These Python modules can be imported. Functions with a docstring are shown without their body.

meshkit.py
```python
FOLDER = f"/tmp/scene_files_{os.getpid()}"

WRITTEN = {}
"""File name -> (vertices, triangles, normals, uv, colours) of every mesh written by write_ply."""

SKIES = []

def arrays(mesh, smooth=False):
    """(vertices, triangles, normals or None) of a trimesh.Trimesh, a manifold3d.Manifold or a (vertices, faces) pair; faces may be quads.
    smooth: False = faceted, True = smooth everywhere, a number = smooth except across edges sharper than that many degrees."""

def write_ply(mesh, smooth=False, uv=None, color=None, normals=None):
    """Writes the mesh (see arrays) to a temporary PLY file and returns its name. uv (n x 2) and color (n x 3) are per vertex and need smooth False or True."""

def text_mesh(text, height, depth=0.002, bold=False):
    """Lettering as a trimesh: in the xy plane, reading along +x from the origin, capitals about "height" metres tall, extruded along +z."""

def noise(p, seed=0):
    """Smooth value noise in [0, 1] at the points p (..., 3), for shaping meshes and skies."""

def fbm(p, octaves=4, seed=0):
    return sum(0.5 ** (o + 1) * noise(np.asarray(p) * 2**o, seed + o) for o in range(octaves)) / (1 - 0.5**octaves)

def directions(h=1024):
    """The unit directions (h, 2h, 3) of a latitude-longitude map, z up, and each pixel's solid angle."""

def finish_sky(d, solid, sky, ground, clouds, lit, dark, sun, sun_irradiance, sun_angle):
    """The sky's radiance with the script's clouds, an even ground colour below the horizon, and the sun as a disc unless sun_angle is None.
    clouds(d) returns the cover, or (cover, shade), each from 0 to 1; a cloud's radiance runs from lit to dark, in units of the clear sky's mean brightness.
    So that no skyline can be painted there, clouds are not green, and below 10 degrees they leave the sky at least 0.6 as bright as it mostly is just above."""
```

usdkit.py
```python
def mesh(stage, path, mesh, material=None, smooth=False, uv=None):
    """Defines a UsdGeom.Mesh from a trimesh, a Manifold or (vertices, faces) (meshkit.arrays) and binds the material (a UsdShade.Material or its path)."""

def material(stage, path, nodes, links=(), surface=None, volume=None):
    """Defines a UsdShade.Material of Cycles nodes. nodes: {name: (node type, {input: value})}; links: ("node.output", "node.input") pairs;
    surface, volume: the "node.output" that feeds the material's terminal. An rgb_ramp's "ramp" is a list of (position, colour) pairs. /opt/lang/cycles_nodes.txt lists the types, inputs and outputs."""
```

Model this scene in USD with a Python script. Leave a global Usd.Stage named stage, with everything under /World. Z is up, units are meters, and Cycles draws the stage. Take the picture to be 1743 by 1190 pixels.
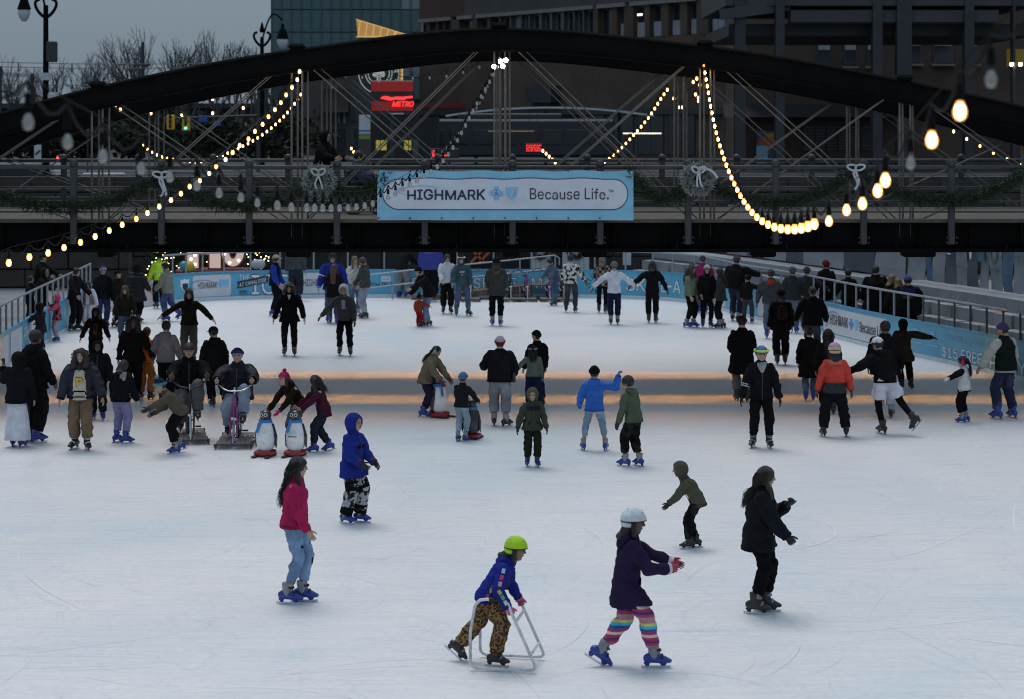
import math, random
import numpy as np, trimesh, usdkit, meshkit
import manifold3d as m3
from manifold3d import Manifold, OpType
from shapely.geometry import Polygon, LineString, Point, box as sbox
from shapely import affinity, unary_union
from pxr import Usd, UsdGeom, UsdLux, UsdShade, Gf, Sdf, Vt

random.seed(7); RNG = np.random.default_rng(7)
stage = Usd.Stage.CreateInMemory()
UsdGeom.SetStageUpAxis(stage, 'Z'); UsdGeom.SetStageMetersPerUnit(stage, 1.0)
UsdGeom.Xform.Define(stage, '/World'); UsdGeom.Scope.Define(stage, '/World/Looks')

# ------------------------------------------------------------------ camera, sky, sun, exposure
FPX, CAMH, V0, U0 = 3500.0, 5.7, 205.0, 871.5          # focal length in photo pixels, eye height, horizon row, centre column
cam = UsdGeom.Camera.Define(stage, '/World/camera')
AP = 36.0
cam.CreateHorizontalApertureAttr(AP); cam.CreateVerticalApertureAttr(AP * 1190 / 1743)
cam.CreateFocalLengthAttr(AP * FPX / 1743)
cam.CreateVerticalApertureOffsetAttr(-AP * (595 - V0) / 1743)
cam.CreateClippingRangeAttr(Gf.Vec2f(0.1, 3000))
cam.CreateFStopAttr(2.7); cam.CreateFocusDistanceAttr(30.0)
cam.AddTranslateOp().Set(Gf.Vec3d(0, 0, CAMH)); cam.AddRotateXOp().Set(90.0)
EXPOSURE = 0.62
cam.CreateExposureAttr(EXPOSURE)

SUN_AZ, SUN_EL = math.radians(340.0), math.radians(70.0)   # towards the brightest part of the overcast: high, a little beyond the bridge
SD = np.array([math.cos(SUN_EL) * math.sin(SUN_AZ), math.cos(SUN_EL) * math.cos(SUN_AZ), math.sin(SUN_EL)])
dome = UsdLux.DomeLight.Define(stage, '/World/sky')
dm = usdkit.material(stage, '/World/Looks/sky', {
    'tc': ('texture_coordinate', {}),
    'sky': ('sky_texture', {'sky_type': 'single_scattering', 'sun_disc': False, 'sun_elevation': SUN_EL, 'sun_rotation': SUN_AZ, 'aerosol_density': 2.5, 'ozone_density': 2.0}),
    'map': ('mapping', {'scale': (1.0, 1.0, 3.2)}),
    'no': ('noise_texture', {'scale': 2.2, 'detail': 5.0, 'roughness': 0.55}),
    'cl': ('rgb_ramp', {'ramp': [(0.3, (1.86, 2.44, 3.02)), (0.7, (2.14, 2.74, 3.32))]}),
    'mx': ('mix_color', {'fac': 0.93, 'use_clamp': False}),
    'sp': ('separate_xyz', {}), 'cz': ('math', {'math_type': 'multiply_add', 'value2': 1.55, 'value3': 1.0}), 'cm': ('math', {'math_type': 'maximum', 'value2': 1.0}), 'cg': ('mix_color', {'blend_type': 'multiply', 'fac': 1.0, 'use_clamp': False}),   # standard overcast sky: brighter towards the zenith
    'bg': ('background_shader', {'strength': 0.06})},
    [('tc.generated', 'map.vector'), ('map.vector', 'no.vector'), ('no.fac', 'cl.fac'), ('sky.color', 'mx.a'), ('tc.generated', 'sp.vector'), ('sp.z', 'cz.value1'), ('cz.value', 'cm.value1'), ('cl.color', 'cg.a'), ('cm.value', 'cg.b'), ('cg.result', 'mx.b'), ('mx.result', 'bg.color')], surface='bg.background')
UsdShade.MaterialBindingAPI.Apply(dome.GetPrim()).Bind(dm)
dome.GetPrim().SetCustomDataByKey('kind', 'structure'); dome.GetPrim().SetCustomDataByKey('label', 'dim blue grey overcast dusk sky')
sun = UsdLux.DistantLight.Define(stage, '/World/sun')
sun.CreateIntensityAttr(0.22); sun.CreateAngleAttr(28.0); sun.CreateNormalizeAttr(True); sun.CreateColorAttr(Gf.Vec3f(1.0, 0.97, 0.95))
_z = SD; _x = np.cross([0, 0, 1], _z); _x /= np.linalg.norm(_x); _y = np.cross(_z, _x)
sun.AddTransformOp().Set(Gf.Matrix4d(*_x, 0, *_y, 0, *_z, 0, 0, 0, 0, 1))

# ------------------------------------------------------------------ helpers
def gp(u, v, z=0.0):                       # a point on level z seen at photo pixel (u, v)
    y = FPX * (CAMH - z) / (v - V0); return np.array([(u - U0) * y / FPX, y, z])
def pt(u, v, y):                           # the point at depth y
    return np.array([(u - U0) * y / FPX, y, CAMH - (v - V0) * y / FPX])

_used = {}
def path_of(name, parent=None):
    base = parent or '/World'
    k = _used.setdefault(base, {}); n = k.get(name, 0); k[name] = n + 1
    return f'{base}/{name}' + (f'_{n:03d}' if n else '')
def tag(prim, label=None, cat=None, group=None, kind=None):
    for k, v in (('label', label), ('category', cat), ('group', group), ('kind', kind)):
        if v: prim.SetCustomDataByKey(k, v)
    return prim
def thing(name, loc, label, cat, group=None, rz=0.0, kind=None):
    p = path_of(name); x = UsdGeom.Xform.Define(stage, p)
    x.AddTranslateOp().Set(Gf.Vec3d(*map(float, loc)))
    if rz: x.AddRotateZOp().Set(float(rz))
    tag(x.GetPrim(), label, cat, group, kind); return p
def M2T(m):
    if isinstance(m, Manifold):
        q = m.to_mesh(); return trimesh.Trimesh(np.array(q.vert_properties[:, :3], float), np.array(q.tri_verts, int), process=False)
    return m
def obj(name, mesh, mat, parent=None, smooth=False, label=None, cat=None, group=None, kind=None, at=None):
    if isinstance(mesh, list): mesh = trimesh.util.concatenate([M2T(x) for x in mesh])
    if isinstance(mesh, Manifold): mesh = M2T(mesh)
    p = path_of(name, parent)
    if at is not None: mesh = mesh.copy(); mesh.apply_translation(-np.asarray(at, float))
    g = usdkit.mesh(stage, p, mesh, MAT[mat] if isinstance(mat, str) else mat, smooth=smooth)
    if at is not None: g.AddTranslateOp().Set(Gf.Vec3d(*map(float, at)))
    tag(g.GetPrim(), label, cat, group, kind); return p
def top(name, mesh, mat, label, cat, group=None, smooth=False, kind=None, at=None):
    return obj(name, mesh, mat, None, smooth, label, cat, group, kind, at)

def box(x0, x1, y0, y1, z0, z1):
    b = trimesh.creation.box(extents=(x1 - x0, y1 - y0, z1 - z0)); b.apply_translation(((x0 + x1) / 2, (y0 + y1) / 2, (z0 + z1) / 2)); return b
def bbox(x0, x1, y0, y1, z0, z1, c=0.01):   # chamfered box
    P = []
    for sx in (0, 1):
        for sy in (0, 1):
            for sz in (0, 1):
                p = np.array([(x0, x1)[sx], (y0, y1)[sy], (z0, z1)[sz]]); d = np.array([1 - 2 * sx, 1 - 2 * sy, 1 - 2 * sz]) * c
                for k in range(3):
                    q = p + d; q[k] = p[k]; P.append(q)
    return M2T(Manifold.hull_points(np.array(P)))
def bar(a, b, r, n=8, r2=None):
    a, b = np.asarray(a, float), np.asarray(b, float); r2 = r if r2 is None else r2
    d = b - a; L = np.linalg.norm(d); d = d / L
    h = np.array([0, 0, 1.]) if abs(d[2]) < .9 else np.array([1., 0, 0])
    e1 = np.cross(d, h); e1 /= np.linalg.norm(e1); e2 = np.cross(d, e1)
    t = np.arange(n) * 2 * np.pi / n
    ring = np.cos(t)[:, None] * e1 + np.sin(t)[:, None] * e2
    v = np.vstack([a + ring * r, b + ring * r2, [a], [b]])
    i = np.arange(n); j = (i + 1) % n
    f = np.vstack([np.c_[i, i + n, j], np.c_[j, i + n, j + n], np.c_[np.full(n, 2 * n), i, j], np.c_[np.full(n, 2 * n + 1), j + n, i + n]])
    return trimesh.Trimesh(v, f[:, ::-1] if False else f, process=False)
def flat_bar(a, b, w, h):                   # rectangular bar between two points, w horizontal, h vertical
    a, b = np.asarray(a, float), np.asarray(b, float); d = b - a; L = np.linalg.norm(d); d /= L
    up = np.array([0, 0, 1.]) if abs(d[2]) < .95 else np.array([0, 1., 0])
    s = np.cross(d, up); s /= np.linalg.norm(s); up = np.cross(s, d)
    P = [p + s * w / 2 * i + up * h / 2 * j for p in (a, b) for i in (-1, 1) for j in (-1, 1)]
    return M2T(Manifold.hull_points(np.array(P)))
def tube(pts, r, n=6):
    pts = np.asarray(pts, float); m = len(pts); r = np.broadcast_to(r, m)
    T = np.gradient(pts, axis=0); T /= np.linalg.norm(T, axis=1)[:, None] + 1e-12
    h = np.array([0, 0, 1.]); 
    if np.abs(T @ h).max() > .97: h = np.array([0.3, 1., 0.1]) / np.linalg.norm([0.3, 1., 0.1])
    e1 = np.cross(T, h); e1 /= np.linalg.norm(e1, axis=1)[:, None] + 1e-12; e2 = np.cross(T, e1)
    t = np.arange(n) * 2 * np.pi / n
    v = (pts[:, None] + r[:, None, None] * (np.cos(t)[None, :, None] * e1[:, None] + np.sin(t)[None, :, None] * e2[:, None])).reshape(-1, 3)
    f = []
    for k in range(m - 1):
        i = np.arange(n); j = (i + 1) % n; a = k * n; b = a + n
        f += [np.c_[a + i, b + i, a + j], np.c_[a + j, b + i, b + j]]
    v = np.vstack([v, pts[:1], pts[-1:]]); i = np.arange(n); j = (i + 1) % n
    f += [np.c_[np.full(n, m * n), i, j], np.c_[np.full(n, m * n + 1), (m - 1) * n + j, (m - 1) * n + i]]
    return trimesh.Trimesh(v, np.vstack(f), process=False)
def smooth_curve(P, n):
    P = np.asarray(P, float); from scipy.interpolate import CubicSpline
    d = np.r_[0, np.cumsum(np.linalg.norm(np.diff(P, axis=0), axis=1))]
    return CubicSpline(d, P)(np.linspace(0, d[-1], n))
def linear_curve(P, n):
    P = np.asarray(P, float); d = np.r_[0, np.cumsum(np.linalg.norm(np.diff(P, axis=0), axis=1))]
    t = np.linspace(0, d[-1], n); return np.stack([np.interp(t, d, P[:, k]) for k in range(P.shape[1])], 1)
_S = {}
def sph(c, r, k=1):
    if k not in _S: _S[k] = np.array(trimesh.creation.icosphere(subdivisions=k).vertices)
    return np.asarray(c, float) + _S[k] * np.asarray(r, float)
def hull(*pts): return Manifold.hull_points(np.ascontiguousarray(np.vstack(pts)))
def join(l): return Manifold.batch_boolean(list(l), OpType.Add)
def extrude(poly, d):
    g = [x for x in getattr(poly, 'geoms', [poly]) if x.area > 1e-9]
    return trimesh.util.concatenate([trimesh.creation.extrude_polygon(x, d, engine='earcut') for x in g])
def subdiv(mesh, l):
    v, f = trimesh.remesh.subdivide_to_size(mesh.vertices, mesh.faces, l, max_iter=12); return trimesh.Trimesh(v, f, process=False)

# ------------------------------------------------------------------ materials
MAT = {}
def mat(name, col, rough=0.6, var=0.15, scale=3.0, bump=0.0, bscale=60.0, metal=0.0, spec=0.5, dirt=None, coat=0.0, space='object'):
    c = np.array(col, float)
    src = 'tc.object' if space == 'object' else 'ge.position'
    n = {'tc': ('texture_coordinate', {}), 'ge': ('geometry', {}), 'n': ('noise_texture', {'scale': scale, 'detail': 6.0, 'roughness': 0.62}),
         'r': ('rgb_ramp', {'ramp': [(0.3, tuple(c * (1 - var))), (0.7, tuple(np.minimum(c * (1 + var), 1)))]}),
         'p': ('principled_bsdf', {'roughness': rough, 'metallic': metal, 'specular_ior_level': spec, 'coat_weight': coat})}
    l = [(src, 'n.vector'), ('n.fac', 'r.fac')]
    out = 'r.color'
    if dirt is not None:
        n['n2'] = ('noise_texture', {'scale': scale * .37, 'detail': 8.0, 'roughness': 0.7}); n['r2'] = ('rgb_ramp', {'ramp': [(0.5, (0, 0, 0)), (0.72, (1, 1, 1))]})
        n['mx'] = ('mix_color', {'b': tuple(dirt)}); l += [(src, 'n2.vector'), ('n2.fac', 'r2.fac'), ('r2.color', 'mx.fac'), (out, 'mx.a')]; out = 'mx.result'
    l.append((out, 'p.base_color'))
    if bump:
        n['nb'] = ('noise_texture', {'scale': bscale, 'detail': 3.0}); n['b'] = ('bump', {'strength': bump, 'distance': 0.01})
        l += [(src, 'nb.vector'), ('nb.fac', 'b.height'), ('b.normal', 'p.normal')]
    MAT[name] = usdkit.material(stage, '/World/Looks/' + name, n, l, surface='p.BSDF'); return MAT[name]
def emit(name, col, strength, rough=0.4):
    MAT[name] = usdkit.material(stage, '/World/Looks/' + name, {'p': ('principled_bsdf', {'base_color': tuple(min(1, c) * 0.06 for c in col), 'roughness': rough, 'emission_color': col, 'emission_strength': strength})}, [], surface='p.BSDF')
_fab = {}
def fab(col, kind='plain', var=0.2, col2=None):
    key = (tuple(col), kind, col2)
    if key in _fab: return _fab[key]
    c = np.array(col, float); c = c * (0.62 if c.max() < .032 else 1.0); name = f'fabric_{len(_fab):03d}'
    n = {'tc': ('texture_coordinate', {}), 'n': ('noise_texture', {'scale': 5.0, 'detail': 5.0, 'roughness': 0.6}),
         'r': ('rgb_ramp', {'ramp': [(0.3, tuple(c * (1 - var))), (0.72, tuple(np.minimum(c * (1 + var), 1)))]}),
         'nb': ('noise_texture', {'scale': 15.0, 'detail': 6.0, 'roughness': 0.62, 'distortion': 0.8}), 'b': ('bump', {'strength': 0.85, 'distance': 0.03}),
         'p': ('principled_bsdf', {'roughness': 0.86, 'specular_ior_level': 0.08, 'sheen_weight': 0.0, 'sheen_roughness': 0.5})}
    l = [('tc.object', 'n.vector'), ('n.fac', 'r.fac'), ('tc.object', 'nb.vector'), ('nb.fac', 'b.height'), ('b.normal', 'p.normal')]
    out = 'r.color'
    if kind == 'puffer':
        n['p'][1].update(roughness=0.55, specular_ior_level=0.22)
        n['w'] = ('wave_texture', {'bands_direction': 'z', 'scale': 2.6, 'distortion': 1.2, 'detail': 2.0}); n['b2'] = ('bump', {'strength': 0.8, 'distance': 0.025})
        l += [('tc.object', 'w.vector'), ('w.fac', 'b2.height'), ('b.normal', 'b2.normal')]; l = [x for x in l if x != ('b.normal', 'p.normal')] + [('b2.normal', 'p.normal')]
    elif kind == 'nylon': n['p'][1].update(roughness=0.5, specular_ior_level=0.4)
    elif kind == 'denim':
        n['n2'] = ('noise_texture', {'scale': 3.0, 'detail': 3.0}); n['r2'] = ('rgb_ramp', {'ramp': [(0.42, (0, 0, 0)), (0.7, (0.75,) * 3)]}); n['mx'] = ('mix_color', {'b': tuple(np.minimum(c * 2.0 + .03, 1))})
        l += [('tc.object', 'n2.vector'), ('n2.fac', 'r2.fac'), ('r2.color', 'mx.fac'), (out, 'mx.a')]; out = 'mx.result'
    elif kind in ('leopard', 'dots', 'camo', 'plaid', 'snowy'):
        c2 = tuple(col2 or (0.02, 0.02, 0.02))
        if kind == 'leopard':
            n['v'] = ('voronoi_texture', {'scale': 36.0, 'randomness': 1.0}); n['r2'] = ('rgb_ramp', {'ramp': [(0.0, (0.0,) * 3), (0.18, (0.25,) * 3), (0.26, (1,) * 3), (0.48, (1,) * 3), (0.55, (0,) * 3)]}); s = 'v.distance'
        elif kind == 'dots':
            n['v'] = ('voronoi_texture', {'scale': 22.0, 'randomness': 0.6}); n['r2'] = ('rgb_ramp', {'ramp': [(0.26, (1,) * 3), (0.3, (0,) * 3)]}); s = 'v.distance'
        elif kind == 'plaid':
            n['v'] = ('checker_texture', {'scale': 11.0, 'color1': (0, 0, 0), 'color2': (1, 1, 1)}); n['r2'] = ('rgb_ramp', {'ramp': [(0.0, (0,) * 3), (1, (1,) * 3)]}); s = 'v.fac'
        else:
            sc_, a = (9.5, .52) if kind == 'camo' else (9.0, .52)
            n['m'] = ('mapping', {'scale': (1, 1, 1.25 if kind == 'camo' else .7)}); n['v'] = ('noise_texture', {'scale': sc_, 'detail': 2.0 if kind == 'camo' else 7.0}); n['r2'] = ('rgb_ramp', {'ramp': [(a, (0,) * 3), (a + .03, (1,) * 3)]}); s = 'v.fac'
            l.append(('tc.object', 'm.vector'))
        n['mx'] = ('mix_color', {'b': c2}); l += [('m.vector' if 'm' in n else 'tc.object', 'v.vector'), (s, 'r2.fac'), ('r2.color', 'mx.fac'), (out, 'mx.a')]; out = 'mx.result'
    elif kind == 'stripes':
        n['sx'] = ('separate_xyz', {}); n['ml'] = ('math', {'math_type': 'multiply', 'value2': 3.3}); n['fr'] = ('math', {'math_type': 'fraction'})
        S = [(.45, .05, .10), (.62, .55, .55), (.42, .05, .12), (.03, .12, .35), (.08, .45, .70), (.60, .62, .12), (.55, .20, .30), (.35, .30, .33), (.50, .06, .13), (.10, .05, .20)]
        n['r2'] = ('rgb_ramp', {'ramp': [(i / len(S), S[i]) for i in range(len(S))], 'interpolate': False})
        l += [('tc.object', 'sx.vector'), ('sx.z', 'ml.value1'), ('ml.value', 'fr.value1'), ('fr.value', 'r2.fac')]; out = 'r2.color'
    elif kind == 'hair':
        n['p'][1].update(roughness=0.42, specular_ior_level=0.5, sheen_weight=0.0)
        n['m'] = ('mapping', {'scale': (90, 90, 5)}); n['nb'] = ('noise_texture', {'scale': 1.0, 'detail': 3.0}); n['b'][1]['strength'] = 0.9
        l = [x for x in l if x[1] != 'nb.vector'] + [('tc.object', 'm.vector'), ('m.vector', 'nb.vector')]
    elif kind == 'knit':
        n['nb'] = ('wave_texture', {'bands_direction': 'diagonal', 'scale': 26.0, 'distortion': 3.0})
    elif kind == 'skin':
        n['p'][1].update(roughness=0.5, specular_ior_level=0.4, sheen_weight=0.0, subsurface_weight=0.0)
    l.append((out, 'p.base_color'))
    _fab[key] = usdkit.material(stage, '/World/Looks/' + name, n, l, surface='p.BSDF'); return _fab[key]

mat('black_steel', (0.0045, 0.0045, 0.0045), rough=0.8, var=0.3, scale=2, bump=0.15, bscale=25, spec=0.06)
mat('rod_steel', (0.165, 0.145, 0.13), rough=0.45, metal=0.6, var=0.2, scale=8)
mat('ice_cut', (0.71, 0.74, 0.765), rough=0.5, var=0.1); mat('ice_shaving', (0.85, 0.835, 0.835), rough=0.7, var=0.05)
mat('grey_steel', (0.0382, 0.0398, 0.0415), rough=0.5, metal=0.3, var=0.25, scale=5)
mat('galvanised', (0.2736, 0.3024, 0.3384), rough=0.45, metal=0.5, var=0.15, scale=9)
mat('rail_dark', (0.09, 0.10, 0.11), rough=0.5, metal=0.3, var=0.2, scale=9)
mat('white_metal', (0.60, 0.62, 0.65), rough=0.42, var=0.12, scale=14, dirt=(0.16, 0.13, 0.11))
mat('blade_steel', (0.55, 0.57, 0.6), rough=0.25, metal=1.0, var=0.1)
mat('plank_wood', (0.075, 0.062, 0.05), rough=0.8, var=0.3, scale=4, bump=0.4, bscale=30, dirt=(0.06, 0.05, 0.045))
mat('plank_wood_worn', (0.092, 0.078, 0.064), rough=0.8, var=0.3, scale=5, bump=0.4, bscale=30, dirt=(0.07, 0.06, 0.055))
mat('ramp_wood', (0.10, 0.075, 0.05), rough=0.75, var=0.35, scale=5, bump=0.3, bscale=40)
mat('board_blue', (0.085, 0.34, 0.51), rough=0.38, var=0.07, scale=1.2, dirt=(0.16, 0.42, 0.58))
mat('board_cap', (0.0765, 0.272, 0.442), rough=0.35, var=0.08, scale=3)
mat('board_white', (0.5456, 0.572, 0.616), rough=0.4, var=0.06, scale=2)
mat('kick_white', (0.60, 0.66, 0.72), rough=0.6, var=0.15, scale=6, bump=0.3)
mat('ink_navy', (0.012, 0.022, 0.06), rough=0.5, var=0.1)
mat('ink_grey', (0.03, 0.035, 0.045), rough=0.5, var=0.1)
mat('ink_blue', (0.06, 0.24, 0.55), rough=0.5, var=0.1)
mat('ink_light_blue', (0.20, 0.46, 0.70), rough=0.5, var=0.1)
mat('ink_white', (0.68, 0.72, 0.76), rough=0.5, var=0.05)
mat('ink_yellow', (0.55, 0.36, 0.02), rough=0.6, var=0.1)
mat('concrete', (0.2475, 0.255, 0.27), rough=0.85, var=0.25, scale=1.6, bump=0.4, bscale=14, dirt=(0.22, 0.22, 0.23))
mat('concrete_pale', (0.2282, 0.243, 0.2629), rough=0.8, var=0.18, scale=2.5, bump=0.3, bscale=18, dirt=(0.28, 0.29, 0.31))
mat('stone_dark', (0.03, 0.0255, 0.0225), rough=0.9, var=0.35, scale=1.5, bump=0.5, bscale=9)
mat('stone_dark_brown', (0.0255, 0.021, 0.0174), rough=0.9, var=0.35, scale=1.9, bump=0.5, bscale=9)
mat('asphalt', (0.0315, 0.0322, 0.035), rough=0.85, var=0.3, scale=0.6, bump=0.3, bscale=30)
mat('pavement', (0.20, 0.20, 0.21), rough=0.85, var=0.25, scale=0.8, bump=0.3, bscale=14)
mat('earth', (0.06, 0.06, 0.055), rough=0.95, var=0.4, scale=0.2)
mat('glass_teal', (0.035, 0.084, 0.091), rough=0.16, var=0.12, scale=0.3, spec=0.7)
mat('glass_pale', (0.16, 0.20, 0.22), rough=0.2, var=0.15, scale=0.3, spec=0.7)
mat('glass_dark', (0.015, 0.018, 0.022), rough=0.15, var=0.3, scale=0.4, spec=0.6)
mat('blind_pale', (0.25, 0.28, 0.32), rough=0.6, var=0.1, scale=1.5)
mat('mullion', (0.054, 0.066, 0.072), rough=0.5, var=0.1)
mat('trim_pale', (0.168, 0.161, 0.161), rough=0.75, var=0.12, scale=1)
mat('dark_metal', (0.02, 0.022, 0.026), rough=0.5, var=0.2, scale=2)
mat('beam_grey', (0.036, 0.0384, 0.0422), rough=0.6, var=0.2, scale=1)
mat('dark_wall', (0.0168, 0.0156, 0.0156), rough=0.85, var=0.3, scale=0.7)
mat('grey_wall', (0.052, 0.047, 0.044), rough=0.8, var=0.15, scale=0.5)
mat('yellow_paint', (0.45, 0.25, 0.02), rough=0.5, var=0.1)
mat('sign_blue', (0.03, 0.06, 0.25), rough=0.4, var=0.1)
mat('sign_white', (0.45, 0.47, 0.5), rough=0.5, var=0.06)
mat('orange_paint', (0.45, 0.10, 0.02), rough=0.5); mat('green_paint', (0.12, 0.26, 0.06), rough=0.5)
mat('bark', (0.035, 0.03, 0.028), rough=0.95, var=0.3, scale=3); mat('twig', (0.085, 0.082, 0.088), rough=0.95, var=0.3, scale=3)
mat('conifer', (0.018, 0.032, 0.014), rough=0.9, var=0.5, scale=8); mat('conifer_dark', (0.012, 0.02, 0.010), rough=0.9, var=0.5, scale=8)
mat('frosted_leaf', (0.27, 0.29, 0.285), rough=0.8, var=0.35, scale=18); mat('ribbon_white', (0.40, 0.43, 0.47), rough=0.6, var=0.08); mat('ribbon_green', (0.30, 0.36, 0.33), rough=0.6, var=0.08)
mat('rubber', (0.012, 0.012, 0.012), rough=0.7, var=0.2); mat('socket_black', (0.006, 0.006, 0.006), rough=0.8, spec=0.1)
mat('plastic_blue', (0.018, 0.040, 0.23), rough=0.34, var=0.15, scale=12); mat('plastic_black', (0.012, 0.012, 0.013), rough=0.36, var=0.2, scale=12)
mat('cuff_grey', (0.20, 0.21, 0.23), rough=0.6, var=0.25, scale=18); mat('cuff_black', (0.015, 0.015, 0.017), rough=0.55, var=0.25, scale=18); mat('cuff_white', (0.5, 0.5, 0.52), rough=0.5, var=0.15)
mat('penguin_white', (0.66, 0.67, 0.68), rough=0.38, var=0.08, scale=7, coat=0.15, dirt=(0.42, 0.41, 0.40)); mat('penguin_black', (0.012, 0.012, 0.014), rough=0.3, coat=0.3); mat('penguin_red', (0.26, 0.012, 0.015), rough=0.4, var=0.3, scale=12); mat('scarf_blue', (0.03, 0.17, 0.45), rough=0.4)
mat('beak_maroon', (0.10, 0.012, 0.015), rough=0.4); mat('bike_magenta', (0.22, 0.03, 0.17), rough=0.32, coat=0.4); mat('bike_black', (0.015, 0.015, 0.017), rough=0.35)
mat('chrome', (0.6, 0.62, 0.65), rough=0.18, metal=1.0); mat('mesh_grey', (0.20, 0.175, 0.16), rough=0.6, var=0.3, scale=40, bump=0.5)
mat('van_white', (0.42, 0.44, 0.47), rough=0.4); mat('tarp_white', (0.22, 0.24, 0.265), rough=0.7, var=0.12, scale=1.5, bump=0.2, bscale=5)
mat('tarp_blue', (0.07, 0.13, 0.21), rough=0.7, var=0.12, scale=1.5); mat('tarp_dark', (0.075, 0.082, 0.10), rough=0.7, var=0.15, scale=1.5); mat('tarp_ink', (0.12, 0.14, 0.165), rough=0.7)
mat('bag_black', (0.01, 0.01, 0.011), rough=0.4); mat('eye_dark', (0.008, 0.007, 0.006), rough=0.2); mat('lip', (0.22, 0.07, 0.06), rough=0.5)
mat('red_paint', (0.16, 0.015, 0.015), rough=0.5); mat('teal_ball', (0.05, 0.25, 0.25), rough=0.3)
emit('filament', (1.0, 0.74, 0.38), 38.0); emit('bulb_white', (1.0, 0.93, 0.82), 14.0)
emit('led_orange', (1.0, 0.42, 0.03), 56.0); emit('led_orange_dim', (1.0, 0.42, 0.03), 22.0)
emit('neon_red', (1.0, 0.03, 0.03), 1.3); emit('neon_red_dim', (1.0, 0.05, 0.05), 0.09); emit('neon_white', (0.85, 0.95, 0.9), 0.20)
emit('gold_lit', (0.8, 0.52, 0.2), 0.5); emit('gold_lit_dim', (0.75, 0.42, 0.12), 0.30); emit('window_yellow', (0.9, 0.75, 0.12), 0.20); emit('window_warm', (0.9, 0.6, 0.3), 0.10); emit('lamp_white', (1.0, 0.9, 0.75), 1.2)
emit('marquee', (1.0, 0.78, 0.70), 0.30); emit('marquee_bulb', (1.0, 0.85, 0.6), 3.5); emit('fairy', (1.0, 0.75, 0.4), 4.0); emit('green_lamp', (0.1, 1.0, 0.5), 1.6); emit('red_lamp', (1.0, 0.05, 0.03), 3.0)
MAT['bulb_lit'] = usdkit.material(stage, '/World/Looks/bulb_lit', {'e': ('emission', {'color': (1.0, 0.42, 0.07), 'strength': 1.9}), 't': ('transparent_bsdf', {'color': (1.0, 0.9, 0.7)}), 'm': ('mix_closure', {'fac': 0.6})}, [('t.BSDF', 'm.closure1'), ('e.emission', 'm.closure2')], surface='m.closure')
# clear unlit glass bulb
MAT['bulb_clear'] = usdkit.material(stage, '/World/Looks/bulb_clear', {'f': ('fresnel', {'IOR': 1.7}), 't': ('transparent_bsdf', {'color': (0.86, 0.86, 0.84)}), 'd': ('diffuse_bsdf', {'color': (0.42, 0.40, 0.37)}), 'g': ('glossy_bsdf', {'roughness': 0.05, 'color': (1, 1, 1)}),
    'm0': ('mix_closure', {'fac': 0.45}), 'm': ('mix_closure', {})}, [('t.BSDF', 'm0.closure1'), ('d.BSDF', 'm0.closure2'), ('f.fac', 'm.fac'), ('m0.closure', 'm.closure1'), ('g.BSDF', 'm.closure2')], surface='m.closure')
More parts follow.
